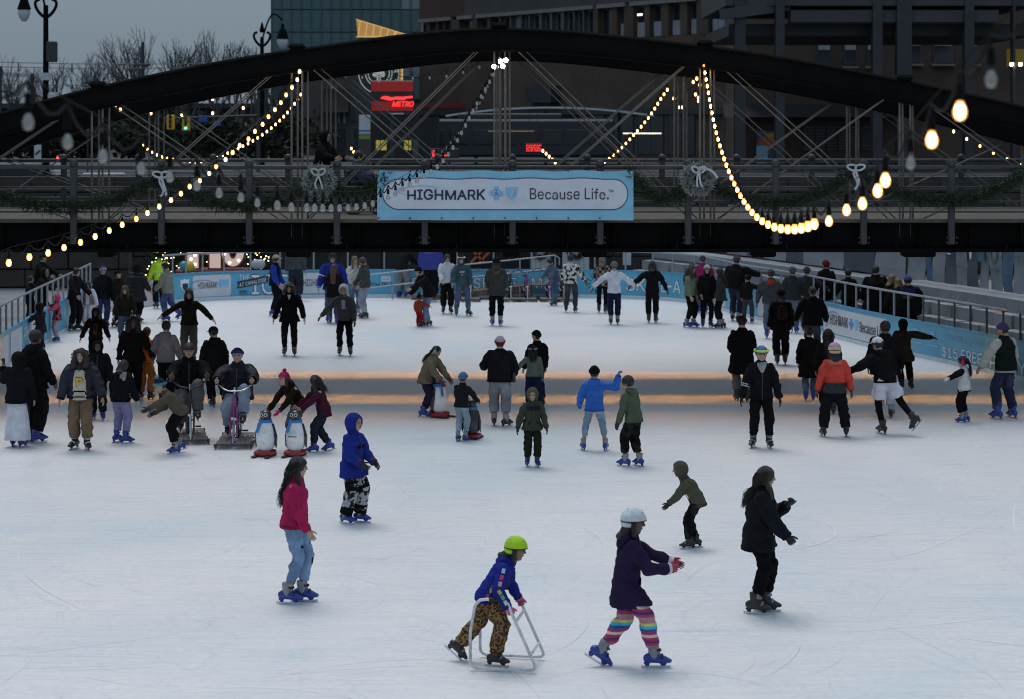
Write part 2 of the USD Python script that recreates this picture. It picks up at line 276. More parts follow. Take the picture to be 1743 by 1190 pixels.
# rink ice: cut by blades, frosted with shavings, faint blue and grey patches
MAT['ice'] = usdkit.material(stage, '/World/Looks/ice', {
    'ge': ('geometry', {}),
    'big': ('noise_texture', {'scale': 0.16, 'detail': 4.0, 'roughness': 0.6, 'distortion': 0.6}), 'bigr': ('rgb_ramp', {'ramp': [(0.30, (0.70, 0.755, 0.79)), (0.46, (0.805, 0.785, 0.785)), (0.66, (0.89, 0.825, 0.81))]}),
    'm1': ('mapping', {'rotation': (0, 0, 0.35), 'scale': (0.55, 7.0, 1)}), 's1': ('noise_texture', {'scale': 1.3, 'detail': 8.0, 'roughness': 0.75, 'distortion': 0.9}), 'r1': ('rgb_ramp', {'ramp': [(0.36, (0.80, 0.83, 0.86)), (0.52, (1, 1, 1)), (0.70, (1.0, 1.0, 1.0))]}),
    'm2': ('mapping', {'rotation': (0, 0, -0.6), 'scale': (0.7, 9.0, 1)}), 's2': ('noise_texture', {'scale': 1.9, 'detail': 7.0, 'roughness': 0.75, 'distortion': 1.2}), 'r2': ('rgb_ramp', {'ramp': [(0.34, (0.82, 0.85, 0.87)), (0.5, (1, 1, 1))]}),
    'v': ('noise_texture', {'scale': 11.0, 'detail': 6.0, 'roughness': 0.7}), 'rv': ('rgb_ramp', {'ramp': [(0.36, (0.84, 0.86, 0.885)), (0.58, (1, 1, 1))]}),
    'wv': ('noise_texture', {'scale': 0.35, 'detail': 3.0}), 'wa': ('vector_math', {'math_type': 'multiply_add', 'vector2': (5.0, 5.0, 0.0), 'vector3': (0, 0, 0)}),
    'vo': ('voronoi_texture', {'feature': 'distance_to_edge', 'scale': 0.55}), 'vr': ('rgb_ramp', {'ramp': [(0.0, (0.76, 0.82, 0.86)), (0.010, (1, 1, 1))]}),
    'vo2': ('voronoi_texture', {'feature': 'distance_to_edge', 'scale': 1.15}), 'vr2': ('rgb_ramp', {'ramp': [(0.0, (0.82, 0.87, 0.90)), (0.014, (1, 1, 1))]}),
    'ad': ('vector_math', {'math_type': 'add'}), 'x1': ('mix_color', {'blend_type': 'multiply', 'fac': 0.5}), 'x2': ('mix_color', {'blend_type': 'multiply', 'fac': 0.5}), 'x3': ('mix_color', {'blend_type': 'multiply', 'fac': 0.55}), 'x4': ('mix_color', {'blend_type': 'multiply', 'fac': 0.42}), 'x5': ('mix_color', {'blend_type': 'multiply', 'fac': 0.42}),
    'b': ('bump', {'strength': 0.2, 'distance': 0.01}), 'p': ('principled_bsdf', {'roughness': 0.36, 'specular_ior_level': 0.33})},
    [('ge.position', 'big.vector'), ('big.fac', 'bigr.fac'), ('ge.position', 'm1.vector'), ('m1.vector', 's1.vector'), ('s1.fac', 'r1.fac'), ('ge.position', 'm2.vector'), ('m2.vector', 's2.vector'), ('s2.fac', 'r2.fac'),
     ('ge.position', 'v.vector'), ('v.fac', 'rv.fac'), ('ge.position', 'wv.vector'), ('wv.color', 'wa.vector1'), ('wa.vector', 'ad.vector1'), ('ge.position', 'ad.vector2'), ('ad.vector', 'vo.vector'), ('vo.distance', 'vr.fac'), ('ad.vector', 'vo2.vector'), ('vo2.distance', 'vr2.fac'),
     ('bigr.color', 'x1.a'), ('r1.color', 'x1.b'), ('x1.result', 'x2.a'), ('r2.color', 'x2.b'), ('x2.result', 'x3.a'), ('rv.color', 'x3.b'), ('x3.result', 'x4.a'), ('vr.color', 'x4.b'), ('x4.result', 'x5.a'), ('vr2.color', 'x5.b'),
     ('s1.fac', 'b.height'), ('b.normal', 'p.normal'), ('x5.result', 'p.base_color')], surface='p.BSDF')
def brick_mat(name, c1, c2, mortar, s=1.0):
    MAT[name] = usdkit.material(stage, '/World/Looks/' + name, {'tc': ('geometry', {}), 'sp': ('separate_xyz', {}), 'cb': ('combine_xyz', {}),
        'b': ('brick_texture', {'color1': c1, 'color2': c2, 'mortar': mortar, 'scale': s, 'brick_width': 0.24, 'row_height': 0.08, 'mortar_size': 0.008}), 'n': ('noise_texture', {'scale': 0.35, 'detail': 5.0}),
        'r': ('rgb_ramp', {'ramp': [(0.3, (0.7,) * 3), (0.7, (1.15,) * 3)]}), 'x': ('mix_color', {'blend_type': 'multiply', 'fac': 1.0}), 'p': ('principled_bsdf', {'roughness': 0.9})},
        [('tc.position', 'sp.vector'), ('sp.x', 'cb.x'), ('sp.z', 'cb.y'), ('cb.vector', 'b.vector'), ('tc.position', 'n.vector'), ('n.fac', 'r.fac'), ('b.color', 'x.a'), ('r.color', 'x.b'), ('x.result', 'p.base_color')], surface='p.BSDF')
brick_mat('brick_brown', (0.088, 0.054, 0.038), (0.066, 0.042, 0.030), (0.07, 0.055, 0.048)); brick_mat('brick_red', (0.077, 0.033, 0.0275), (0.06, 0.026, 0.023), (0.055, 0.045, 0.042))
# ------------------------------------------------------------------ ground and rink
class Path:
    def __init__(s, P, n=400):
        P = np.asarray(P, float); s.P = smooth_curve(P, n) if len(P) > 2 else linear_curve(P, n)
        s.s = np.r_[0, np.cumsum(np.linalg.norm(np.diff(s.P, axis=0), axis=1))]; s.L = s.s[-1]
        T = np.gradient(s.P, axis=0); s.T = T / np.linalg.norm(T, axis=1)[:, None]
        s.u = U0 + s.P[:, 0] * FPX / s.P[:, 1]
    def at(s, d):
        x, y = np.interp(d, s.s, s.P[:, 0]), np.interp(d, s.s, s.P[:, 1]); tx, ty = np.interp(d, s.s, s.T[:, 0]), np.interp(d, s.s, s.T[:, 1])
        l = np.hypot(tx, ty); return x, y, tx / l, ty / l
    def pos(s, d, off, z):                    # off > 0 is into the rink
        x, y, tx, ty = s.at(d); return np.stack([x + ty * off, y - tx * off, np.broadcast_to(z, np.shape(x))], -1)
    def s_of_u(s, u): o = np.argsort(s.u); return float(np.interp(u, s.u[o], s.s[o]))
    def strip(s, a, b, z0, z1, o0, o1, step=0.35):
        n = max(2, int((b - a) / step) + 1); d = np.linspace(a, b, n)
        R = np.stack([s.pos(d, o0, z0), s.pos(d, o1, z0), s.pos(d, o1, z1), s.pos(d, o0, z1)], 1).reshape(-1, 3); f = []
        for k in range(n - 1):
            for q in range(4):
                i, j = k * 4 + q, k * 4 + (q + 1) % 4; f += [[i, j, i + 4], [j, j + 4, i + 4]]
        e = (n - 1) * 4; f += [[0, 2, 1], [0, 3, 2], [e, e + 1, e + 2], [e, e + 2, e + 3]]
        t = trimesh.Trimesh(R, np.array(f), process=False); t.fix_normals(); return t
    def wrap(s, mesh, off):                   # mesh in (distance, height, thickness)
        m = subdiv(mesh, 0.5); v = m.vertices; m.vertices = s.pos(v[:, 0], off + v[:, 2], v[:, 1]); return m
_b = [(-10.85, 63.3), (-10.45, 64.6), (-9.3, 65.5), (-7.5, 66.1), (-3, 66.5), (0, 66.5), (3.0, 66.2), (5.0, 65.2), (6.07, 62.9), (6.6, 60.3), (7.3, 58.1), (8.27, 54.7), (8.98, 51.8), (10.15, 48.1), (11.35, 44.2), (12.8, 39.5)]
BACK = Path(_b, 700)
LEFT = Path([(-10.6, 39.0), (-11.5, 46.2), (-12.1, 56.2), (-12.35, 60.5)], 200)

ice_poly = [(-13.5, 3), (13.5, 3), (13.9, 39.5)] + [tuple(p) for p in BACK.P[::-1][::12]] + [(-12.35, 60.5)] + [tuple(p) for p in LEFT.P[::-1][::20]] + [(-13.5, 36)]
_ice = extrude(Polygon(ice_poly).buffer(0), 0.02); _ice.apply_translation((0, 0, -.02))
top('rink_ice', _ice, 'ice', 'pale blue white skating ice scratched by blades', None, kind='structure')
def skate_marks(n, seed, wid, z, cross=True):
    r = np.random.default_rng(seed); V, Fc, D_ = [], [], []; o = 0; inside = Polygon(ice_poly).buffer(-.6)
    while n:
        y0 = 15 + 45 * r.random() ** 1.7; x0 = r.uniform(-13, 13) * min(1, (y0 + 8) / 40); rad = r.choice([1.5, 3, 6, 14]) * r.uniform(.7, 1.5) * r.choice([-1, 1]); a0 = r.normal(0, .55) + (0 if r.random() < .7 else 1.3); L = r.uniform(.8, 4.5)
        t = np.linspace(0, L, 16); a = a0 + t / rad; x = x0 + np.cumsum(np.cos(a)) * L / 16; y = y0 + np.cumsum(np.sin(a)) * L / 16
        if not inside.contains(LineString(np.c_[x, y])): continue
        if not cross:
            q = LineString(np.c_[x, y]).buffer(.05)
            if any(q.intersects(p_) for p_ in D_): continue
            D_.append(q)
        z += 1.4e-5
        w = wid * (np.sin(np.linspace(.12, 3.02, 16))) * r.uniform(.6, 1.3); nx, ny = -np.sin(a), np.cos(a)
        V += [np.stack([x + nx * w, y + ny * w, 0 * x + z], 1), np.stack([x - nx * w, y - ny * w, 0 * x + z], 1)]; i = np.arange(15) + o; Fc += [np.c_[i + 16, i + 1, i], np.c_[i + 16, i + 17, i + 1]]; o += 32; n -= 1
    return trimesh.Trimesh(np.vstack(V), np.vstack(Fc), process=False)
top('blade_cuts', skate_marks(560, 3, .0035, .002), 'ice_cut', 'fine curved blade cuts scratched across the rink ice', 'ice cuts', kind='stuff')
top('ice_shavings', skate_marks(70, 4, .006, .0112, False), 'ice_shaving', 'pale curved scrapings of shaved ice on the rink', 'ice shavings', kind='stuff')
g = trimesh.creation.box(extents=(2400, 2400, 0.04)); g.apply_translation((0, 600, -0.05)); top('ground', g, 'earth', None, None, kind='structure')
top('pavement', [box(-40, -10.0, 20, 74, -0.029, -0.0245), box(-9.99, 9, 62, 74, -0.029, -0.0245), box(9.01, 40, 20, 74, -0.029, -0.0245)], 'pavement', None, None, kind='structure')
STZ = 3.35
top('street', [box(-420, 420, 78.1, 1500, 0.0, STZ)], 'asphalt', None, None, kind='structure')
p = thing('quay_wall', (0, 77.5, 0), 'dark stone wall below the street behind the rink', None, kind='structure')
rr = random.Random(3)
for r in range(6):
    x = -40 - (r % 2) * .8
    while x < 24:
        w = rr.uniform(1.2, 2.2); obj('stone', bbox(x + .015, x + w - .015, -.25 - rr.uniform(0, .06), .6, r * .6 + .015, (r + 1) * .6 - .015, .03), rr.choice(['stone_dark', 'stone_dark_brown']), p); x += w
p = thing('canal_wall', (-15.5, 66, 0), 'brown stone canal wall in shade beyond the left end of the rink', None, kind='structure')
for r in range(5):
    x = -14 - (r % 2) * .8
    while x < 2.2:
        w = rr.uniform(1.0, 1.9); obj('stone', bbox(x + .015, min(x + w, 2.4) - .015, 4.3 - rr.uniform(0, .06), 5, r * .62 + .015, (r + 1) * .62 - .015, .03), rr.choice(['stone_dark', 'stone_dark_brown']), p); x += w

# ------------------------------------------------------------------ boards, lettering and railings
BH = 0.9
def fit_text(text, w, h, bold=False, outline=0, depth=0.004):
    m = meshkit.text_mesh(text, 0.3, depth, bold); b = m.bounds
    m.apply_translation(-b[0]); s = (b[1] - b[0]); m.apply_scale([w / s[0], h / s[1], 1]); return m
def path_text(P, text, u0, u1, z0, z1, mt, parent, off=0.012, tilt=0.0, bold=False, name='lettering'):
    a, b = P.s_of_u(u0), P.s_of_u(u1); m = fit_text(text, b - a, z1 - z0, bold); m.apply_translation((a, z0, 0))
    m.vertices[:, 1] += (m.vertices[:, 0] - (a + b) / 2) * tilt
    return obj(name, P.wrap(m, off), mt, parent)
def path_shape(P, poly, mt, parent, off, d=0.004, name='sign_panel'): return obj(name, P.wrap(extrude(poly, d), off), mt, parent)
def cross_poly(x, y, s): return unary_union([sbox(x - s * .17, y - s * .5, x + s * .17, y + s * .5), sbox(x - s * .5, y - s * .17, x + s * .5, y + s * .17)])
def shield_poly(x, y, s): return Polygon([(x - s * .42, y + s * .45), (x - s * .15, y + s * .42), (x, y + s * .5), (x + s * .15, y + s * .42), (x + s * .42, y + s * .45), (x + s * .40, y), (x + s * .26, y - s * .3), (x, y - s * .5), (x - s * .26, y - s * .3), (x - s * .40, y)])
def swoosh(x, y, w, h):
    a = np.linspace(.35, 4.2, 24); o = [(x + math.cos(t) * w, y + math.sin(t) * h) for t in a]; i = [(x + math.cos(t) * w * .94 + .01 * w, y + math.sin(t) * h * (.97 - .12 * math.sin((t - .35) / 3.85 * math.pi))) for t in a[::-1]]
    return Polygon(o + i).buffer(0)
def wall(name, P, posts, label, rail_z=1.5, dark_from=None, panel=2.4):
    w = thing(name, (0, 0, 0), label, 'rink boards'); n = max(1, round(P.L / panel)); e = np.linspace(0, P.L, n + 1)
    for i in range(n):
        obj('board_panel', P.strip(e[i] + .004, e[i + 1] - .004, 0.1, BH - .06, -0.05, 0.0), 'board_blue', w)
        obj('kick_plate', P.strip(e[i] + .004, e[i + 1] - .004, -0.015, .098, -0.05, 0.006), 'kick_white', w)
        obj('board_cap', P.strip(e[i] + .002, e[i + 1] - .002, BH - .058, BH, -0.09, 0.012), 'board_cap', w)
    d = np.linspace(0, P.L, max(12, int(P.L / .4)))
    obj('top_rail', tube(P.pos(d, -.05, rail_z), .028, 8), 'galvanised', w, smooth=True)
    for q in posts:
        c = P.pos(q, -.05, 0); dk = dark_from is not None and q > dark_from
        obj('rail_post', bar(c + [0, 0, BH - .02], c + [0, 0, rail_z], .027, 8), 'rail_dark' if dk else 'galvanised', w, label='dark railing post' if dk else None)
    return w
sR = BACK.s_of_u(1290)
back_posts = [BACK.s_of_u(u) for u in (296, 318, 346, 382, 427, 477, 534, 592, 654, 718, 778, 840, 905, 968, 1012, 1064, 1110, 1143, 1180, 1212, 1236, 1258)]
WB = wall('rink_boards', BACK, back_posts + list(np.arange(sR, BACK.L, .72)), 'long sky blue lettered boards curving round the back and right of the ice', dark_from=BACK.s_of_u(1560))
WL = wall('rink_boards', LEFT, list(np.arange(.2, LEFT.L, .82)), 'short sky blue boards with white posters along the left side of the ice')
def Z(v, P, u): y = float(P.at(P.s_of_u(u))[1]); return CAMH - (v - V0) * y / FPX
def S(u): return BACK.s_of_u(u)
# white sponsor panels, lettering
def rrect(a, b, z0, z1, r=.08): return sbox(a + r, z0 + r, b - r, z1 - r).buffer(r)
path_shape(BACK, rrect(S(328), S(393), .12, .80), 'board_white', WB, .002)
path_text(BACK, 'HIGHMARK', 337, 369, .38, .58, 'ink_grey', WB); path_shape(BACK, swoosh(S(343), .50, .42, .16), 'ink_blue', WB, .012, name='logo')
path_shape(BACK, cross_poly(S(375), .52, .26), 'ink_light_blue', WB, .012, name='logo'); path_shape(BACK, shield_poly(S(384), .52, .27), 'ink_light_blue', WB, .012, name='logo')
path_shape(BACK, shield_poly(S(314), .52, .42), 'ink_white', WB, .008, name='logo'); path_shape(BACK, affinity.translate(shield_poly(S(314) + .02, .46, .27), 0, 0), 'ink_navy', WB, .014, name='logo')
path_text(BACK, 'THE', 407, 425, .60, .78, 'ink_white', WB); path_text(BACK, 'ICE', 427, 492, .10, .80, 'ink_navy', WB, .004, bold=True); path_text(BACK, 'ICE', 428, 491, .13, .77, 'ink_white', WB, .010)
rb = Polygon([(S(403), .34), (S(457), .52), (S(455.5), .62), (S(457), .74), (S(403), .56), (S(405), .45)]); path_shape(BACK, rb, 'ink_navy', WB, .018, name='ribbon')
path_text(BACK, 'AT CANALSIDE', 407, 453, .47, .59, 'ink_white', WB, .026, tilt=.18)
path_shape(BACK, unary_union([sbox(S(407), .15, S(423), .165), sbox(S(407), .21, S(420), .23), sbox(S(408), .25, S(421), .268)]), 'ink_navy', WB, .010, name='rule')
path_shape(BACK, rrect(S(515), S(592), .14, .80), 'board_white', WB, .002); path_text(BACK, 'HIGHMARK', 516, 562, .37, .60, 'ink_grey', WB); path_shape(BACK, cross_poly(S(570), .5, .28), 'ink_light_blue', WB, .012, name='logo'); path_shape(BACK, shield_poly(S(580), .5, .29), 'ink_light_blue', WB, .012, name='logo')
path_shape(BACK, rrect(S(649), S(665), .50, .68, .03), 'board_white', WB, .004); path_shape(BACK, sbox(S(651), .57, S(663), .60), 'ink_light_blue', WB, .012, name='rule')
path_text(BACK, "I'M IN A", 632, 669, .33, .47, 'ink_grey', WB)
for t, a, b in (('V', 683, 699), ('E', 702, 714), ('R', 719, 732), ('Y', 738, 755), ('S', 806, 818), ('K', 822, 834), ('A', 836, 849), ('T', 850, 862), ('E', 865, 879), ('M', 905, 923)):
    path_text(BACK, t, a - .8, b + .8, .265, .635, 'ink_navy', WB, .004, bold=True); path_text(BACK, t, a, b, .28, .62, 'ink_white', WB, .010)
for t, a, b in (('S', 1066, 1081), ('K', 1084, 1099), ('A', 1101, 1113), ('T', 1115, 1124), ('E', 1126, 1134), ('A', 1146, 1159)):
    path_text(BACK, t, a - .8, b + .8, .235, .665, 'ink_navy', WB, .004, bold=True); path_text(BACK, t, a, b, .25, .65, 'ink_white', WB, .010)
path_shape(BACK, sbox(S(1137), .42, S(1143.5), .48), 'ink_white', WB, .010, name='lettering')
st = Point(S(1014), .45).buffer(.2); st = unary_union([affinity.rotate(Polygon([(S(1014) - .025, .45), (S(1014) + .025, .45), (S(1014), .86)]), k * 30, origin=(S(1014), .45)) for k in range(12)]).difference(Point(S(1014), .45).buffer(.17)); path_shape(BACK, st, 'ink_navy', WB, .010, name='starburst')
for u in (940, 1000, 1052): path_shape(BACK, Point(S(u), .6).buffer(.02, 6), 'ink_navy', WB, .01, name='spot')
path_shape(BACK, rrect(S(1212), S(1235), .14, .78), 'board_white', WB, .002); path_shape(BACK, rrect(S(1290), S(1340), .13, .80), 'board_white', WB, .002); path_shape(BACK, rrect(S(1350), S(1385), .13, .80), 'board_white', WB, .002)
path_shape(BACK, rrect(S(1402), S(1513), .13, .79, .12), 'board_white', WB, .002); path_text(BACK, 'HIGHMARK', 1414, 1444, .35, .62, 'ink_grey', WB); path_shape(BACK, swoosh(S(1420), .50, .5, .20), 'ink_blue', WB, .012, name='logo')
path_shape(BACK, cross_poly(S(1449.5), .48, .28), 'ink_blue', WB, .012, name='logo'); path_shape(BACK, shield_poly(S(1458), .48, .30), 'ink_light_blue', WB, .012, name='logo'); path_text(BACK, 'Because Life.', 1464, 1508, .33, .60, 'ink_grey', WB)
path_text(BACK, 'SHOW PROOF OF', 1608, 1690, .58, .72, 'ink_light_blue', WB); path_text(BACK, '$15 FREE', 1604, 1672, .12, .44, 'ink_white', WB, .010); path_text(BACK, '$15 FREE', 1602.5, 1673, .11, .45, 'ink_blue', WB, .004, bold=True); path_text(BACK, 'PLAY', 1686, 1748, .12, .44, 'ink_white', WB, .010)
for u in (1560, 1588): path_shape(BACK, shield_poly(S(u), .62, .22), 'ink_light_blue', WB, .010, name='logo'); path_shape(BACK, sbox(S(u) - .25, .36, S(u) + .25, .40), 'ink_light_blue', WB, .010, name='rule')
def SL(u): return LEFT.s_of_u(u)
for a, b in ((-12, 14), (18, 37), (53, 62)): path_shape(LEFT, rrect(SL(a), SL(b), .12, .80, .05), 'board_white', WL, .003)
path_text(LEFT, 'IAP', 40, 51, .52, .72, 'ink_white', WL); path_shape(LEFT, affinity.scale(Point(SL(45), .30).buffer(.2), 1, .5).difference(affinity.scale(Point(SL(45), .31).buffer(.16), 1, .5)), 'ink_navy', WL, .01, name='logo')
for u in (0, 27): path_shape(LEFT, unary_union([sbox(SL(u) - .5, .3 + k * .1, SL(u) + .45, .31 + k * .1) for k in range(4)]), 'ink_light_blue', WL, .01, name='rule')

# concrete ledge, seating blocks and banners to the right
led = Path([(4.7, 69.2), (6.5, 65.6), (8.6, 60.0), (11.3, 52.6), (13.6, 45.4), (15.4, 39.0)], 300)
L_ = thing('stone_ledge', (0, 0, 0), 'long pale concrete ledge with stepped blocks beyond the right railing', None, kind='structure')
k = 0.0
while k < led.L - .5:
    e = min(k + 1.9, led.L); obj('coping', led.strip(k + .008, e - .008, 1.10, 1.36, -.75, .0), 'concrete_pale', L_); k = e
obj('backing_wall', led.strip(0, led.L, -.01, 1.095, -.7, -.06), 'concrete', L_)
k = 0.0; rr = random.Random(5)
while k < led.L - .8:
    w = rr.uniform(.75, 1.05); e = min(k + w, led.L)
    for (z0, z1, o) in ((0.0, .36, 1.15), (.365, .72, .78), (.725, 1.03, .40)):
        obj('stone_block', led.strip(k + .02, e - .10, z0, z1, -.05, o + rr.uniform(-.05, .03), 1.0), rr.choice(['concrete_pale', 'concrete']), L_)
    k = e
ban_cols = ['tarp_white', 'tarp_white', 'tarp_blue', 'tarp_white', 'tarp_dark', 'tarp_white', 'tarp_dark', 'tarp_white', 'tarp_white', 'tarp_blue', 'tarp_white', 'tarp_white']
bu = [1240, 1275, 1300, 1340, 1372, 1398, 1440, 1492, 1545, 1578, 1592, 1613, 1632, 1650, 1669, 1687, 1711, 1730, 1748, 1765]
bc = ['tarp_white', 'tarp_dark', 'tarp_white', 'tarp_dark', 'tarp_white', 'tarp_white', 'tarp_dark', 'tarp_white', 'tarp_white', 'tarp_blue', 'tarp_white', 'tarp_dark', 'tarp_white', 'tarp_dark', 'tarp_white', 'tarp_white', 'tarp_blue', 'tarp_white', 'tarp_dark']
bl = [None, None, None, None, None, None, None, 'half hidden pale sponsor banner behind the man in the purple cap', 'pale grey sponsor banner right of the man in the purple cap', 'narrow blue sponsor banner nearest the middle of the ledge', 'pale sponsor banner between a blue and a dark one', 'dark grey sponsor banner left of a narrow white one', 'narrow white sponsor banner with a ring of marks between two dark ones', 'dark sponsor banner with a white upright mark', 'white sponsor banner with a square blue print', 'white sponsor banner with an oval dark emblem', 'wide blue sponsor banner near the right edge of the picture', 'pale sponsor banner at the right edge of the picture', 'dark sponsor banner at the very end of the row']
for i, (a, b) in enumerate(zip(bu[:-1], bu[1:])):
    P = Path(led.pos(np.linspace(0, led.L, 60), -.72, 0)[:, :2], 300); sa, sb = P.s_of_u(a), P.s_of_u(b) - .03
    nx, nz = 14, 8; xs = np.linspace(sa, sb, nx); zs = np.linspace(1.42, 3.0, nz); vv = []
    for z_ in zs: vv.append(P.pos(xs, .05 + .035 * np.sin((xs - sa) * 5 + z_ * 1.7 + i) + .03 * np.sin(z_ * 4 + i * 2), z_))
    for z_ in zs: vv.append(P.pos(xs, .04 + .035 * np.sin((xs - sa) * 5 + z_ * 1.7 + i) + .03 * np.sin(z_ * 4 + i * 2), z_))
    vv = np.vstack(vv); f = []
    for r in range(nz - 1):
        for c in range(nx - 1):
            q = r * nx + c; f += [[q, q + 1, q + nx], [q + 1, q + nx + 1, q + nx]]; q += nx * nz; f += [[q, q + nx, q + 1], [q + 1, q + nx, q + nx + 1]]
    bt = thing('sponsor_banner', P.pos((sa + sb) / 2, 0, 1.4), bl[i] or (f'{"dark" if bc[i] == "tarp_dark" else "pale"} far sponsor banner low behind the spectators, {["nearest the bridge bearing", "just right of the first pale one", "third along from the left", "fourth along from the left", "fifth along from the left", "sixth along from the left", "last dark one before the purple cap"][i]}'), 'banner', 'sponsor banners along the ledge')
    c0 = P.pos((sa + sb) / 2, 0, 1.4); m = trimesh.Trimesh(vv, np.array(f), process=False); obj('sheet', trimesh.Trimesh(vv - c0, np.array(f), process=False), bc[i], bt)
    mid, w = (sa + sb) / 2, (sb - sa)
    ink = 'ink_white' if bc[i] == 'tarp_dark' else 'tarp_ink'
    shp = {13: [affinity.scale(Point(mid, 2.45).buffer(.2, 8), .35, 1.6)], 14: [sbox(mid - w * .32, 2.1, mid + w * .32, 2.65)], 15: [affinity.scale(Point(mid, 2.35).buffer(.2, 12).difference(Point(mid, 2.35).buffer(.12, 12)), .9, 1.3), sbox(mid - w * .3, 1.9, mid + w * .3, 1.96)], 12: [Point(mid, 2.6 - q * .2).buffer(.09, 8).difference(Point(mid, 2.6 - q * .2).buffer(.07, 8)) for q in range(3)] + [sbox(mid - w * .25, 1.9, mid + w * .25, 1.93)]}.get(i, [sbox(mid - w * .28, 2.3, mid + w * .28, 2.36), sbox(mid - w * .2, 2.2, mid + w * .2, 2.23)])
    for sp in shp:
        mm = P.wrap(extrude(sp, .004), .125); mm.apply_translation(-c0); obj('print', mm, 'tarp_blue' if i == 14 else ink, bt)

# ------------------------------------------------------------------ the bridge
YN, YF = 40.5, 47.0
B = thing('truss_bridge', (0, 0, 0), 'dark arched iron truss footbridge spanning the rink', 'bridge')
cu = np.array([-520, -180, 165, 505, 850, 1200, 1540, 1885, 2225], float); cv = np.array([345, 245, 146, 82, 46, 76, 135, 215, 320], float)
CX, CZ = (cu - U0) * YN / FPX, CAMH - (cv - V0) * YN / FPX
from scipy.interpolate import PchipInterpolator
cz = PchipInterpolator(CX, CZ)
xs = np.linspace(CX[0], CX[-1], 66)
for y in (YN + .1, YF):
    zt = cz(xs); R = []
    for x, z in zip(xs, zt): R += [(x, y - .17, z - .47), (x, y + .17, z - .47), (x, y + .17, z - .03), (x, y + .13, z), (x, y - .13, z), (x, y - .17, z - .03)]
    f = []
    for k in range(len(xs) - 1):
        for q in range(6):
            i, j = k * 6 + q, k * 6 + (q + 1) % 6; f += [[i, j, i + 6], [j, j + 6, i + 6]]
    e = (len(xs) - 1) * 6; f += [[0, k + 1, k] for k in range(1, 5)] + [[e, e + k, e + k + 1] for k in range(1, 5)]
    t = trimesh.Trimesh(np.array(R), np.array(f), process=False); t.fix_normals()
    c = obj('top_chord', t, 'black_steel', B)
    fl = [tube(np.stack([xs, np.full_like(xs, y - .185), zt - d], 1), .016, 5) for d in (.05, .44)]
    obj('flange', fl, 'black_steel', c)
    for x in CX[1:-1]: obj('chord_cap', bbox(x - .16, x + .16, y - .2, y + .2, cz(x) - .02, cz(x) + .10, .05), 'black_steel', c)
DK = 3.72
for s_, y in ((1, YN + .1), (-1, YF)):
    for i, x in enumerate(CX):
        if abs(x) > 13.5: continue
        post = [bar((x + dx, y + dy, DK - .3), (x + dx, y + dy, cz(x + dx) - .46), .022, 6) for dx, dy in ((-.10, -.10), (.0, .1), (.11, -.10), (.2, .1))]
        obj('post', post, 'rod_steel', B)
    for i in range(len(CX) - 1):
        for a, b in ((i, i + 1), (i + 1, i)):
            if max(abs(CX[a]), abs(CX[b])) > 15: continue
            if cz(CX[a]) < 4.6: continue
            sgn = np.sign(CX[b] - CX[a]); a3 = np.array([CX[a] + sgn * .3, y, cz(CX[a]) - .34]); b3 = np.array([CX[b] - sgn * .1, y, DK - .1])
            for o in (-.06, .06):
                off = np.array([o * .9, s_ * o * .8, .05 * (o > 0)]); obj('diagonal_rod', bar(a3 + off, b3 + off, .015, 6), 'rod_steel', B)
    obj('girder', [bbox(-15.5, 15.5, y - .12, y + .12, 3.2, 3.66, .01), bbox(-15.5, 15.5, y - .2, y + .2, 3.66, 3.695, .008), bbox(-15.5, 15.5, y - .2, y + .2, 3.17, 3.198, .008)], 'black_steel', B)
for k in range(25):
    y = YN + .12 + k * .265; obj('deck_plank', bbox(-15.4, 15.4, y - .127, y + .127, 3.70, DK + (k * 37 % 7) * .0012, .006), 'plank_wood' if k % 3 else 'plank_wood_worn', B)
obj('deck_edge', bbox(-15.4, 15.4, YN - .14, YN - .02, 3.70, 3.775, .01), 'plank_wood_worn', B)
for k in range(16):
    x = -15 + k * 2.0; obj('floor_beam', bbox(x - .09, x + .09, YN + .26, YF - .16, 3.48, 3.66, .01), 'black_steel', B)
for u in (508, 870, 1012, 1300, 1565, 180):
    x, _, z = pt(u, 425, YN - .05); w = .16 + .08 * ((u * 7) % 3); obj('bearing', bbox(x - w, x + w, YN - .1, YN + .3, 3.02, 3.165, .03), 'black_steel', B)
for k in range(31):
    x = -15 + k * 1.0; obj('stiffener', [bbox(x - .012, x + .012, YN - .19, YN - .02, 3.202, 3.655, .003)], 'black_steel', B)
riv = [box(x - .014, x + .014, YN - .235, YN - .2, 3.66 + .006, 3.69) for x in np.arange(-12, 12, .22)] + [box(x - .014, x + .014, YN - .045, YN - .018, z - .014, z + .014) for x in np.arange(-12, 12, .25) for z in (3.25, 3.6)]
obj('rivets', riv, 'black_steel', B, kind='stuff')
obj('rivets', [box(x - .014, x + .014, YN - .095, YN - .068, cz(x) - d - .014, cz(x) - d + .014) for x in np.arange(-11.5, 11.5, .2) for d in (.10, .39)], 'black_steel', B, kind='stuff')
for y in (YN - .25, YF + .25):
    for z in (4.64, 4.52, 4.28, 4.20, 4.02): obj('cable', bar((-15.2, y, z), (15.2, y, z), .007, 5), 'grey_steel', B)
obj('service_pipe', bar((-15.3, YN - .28, 3.165), (15.3, YN - .28, 3.165), .035, 8), 'black_steel', B)
for k in range(14): obj('pipe_bracket', bbox(-14 + k * 2.15, -13.95 + k * 2.15, YN - .3, YN - .15, 3.15, 3.3, .005), 'black_steel', B)
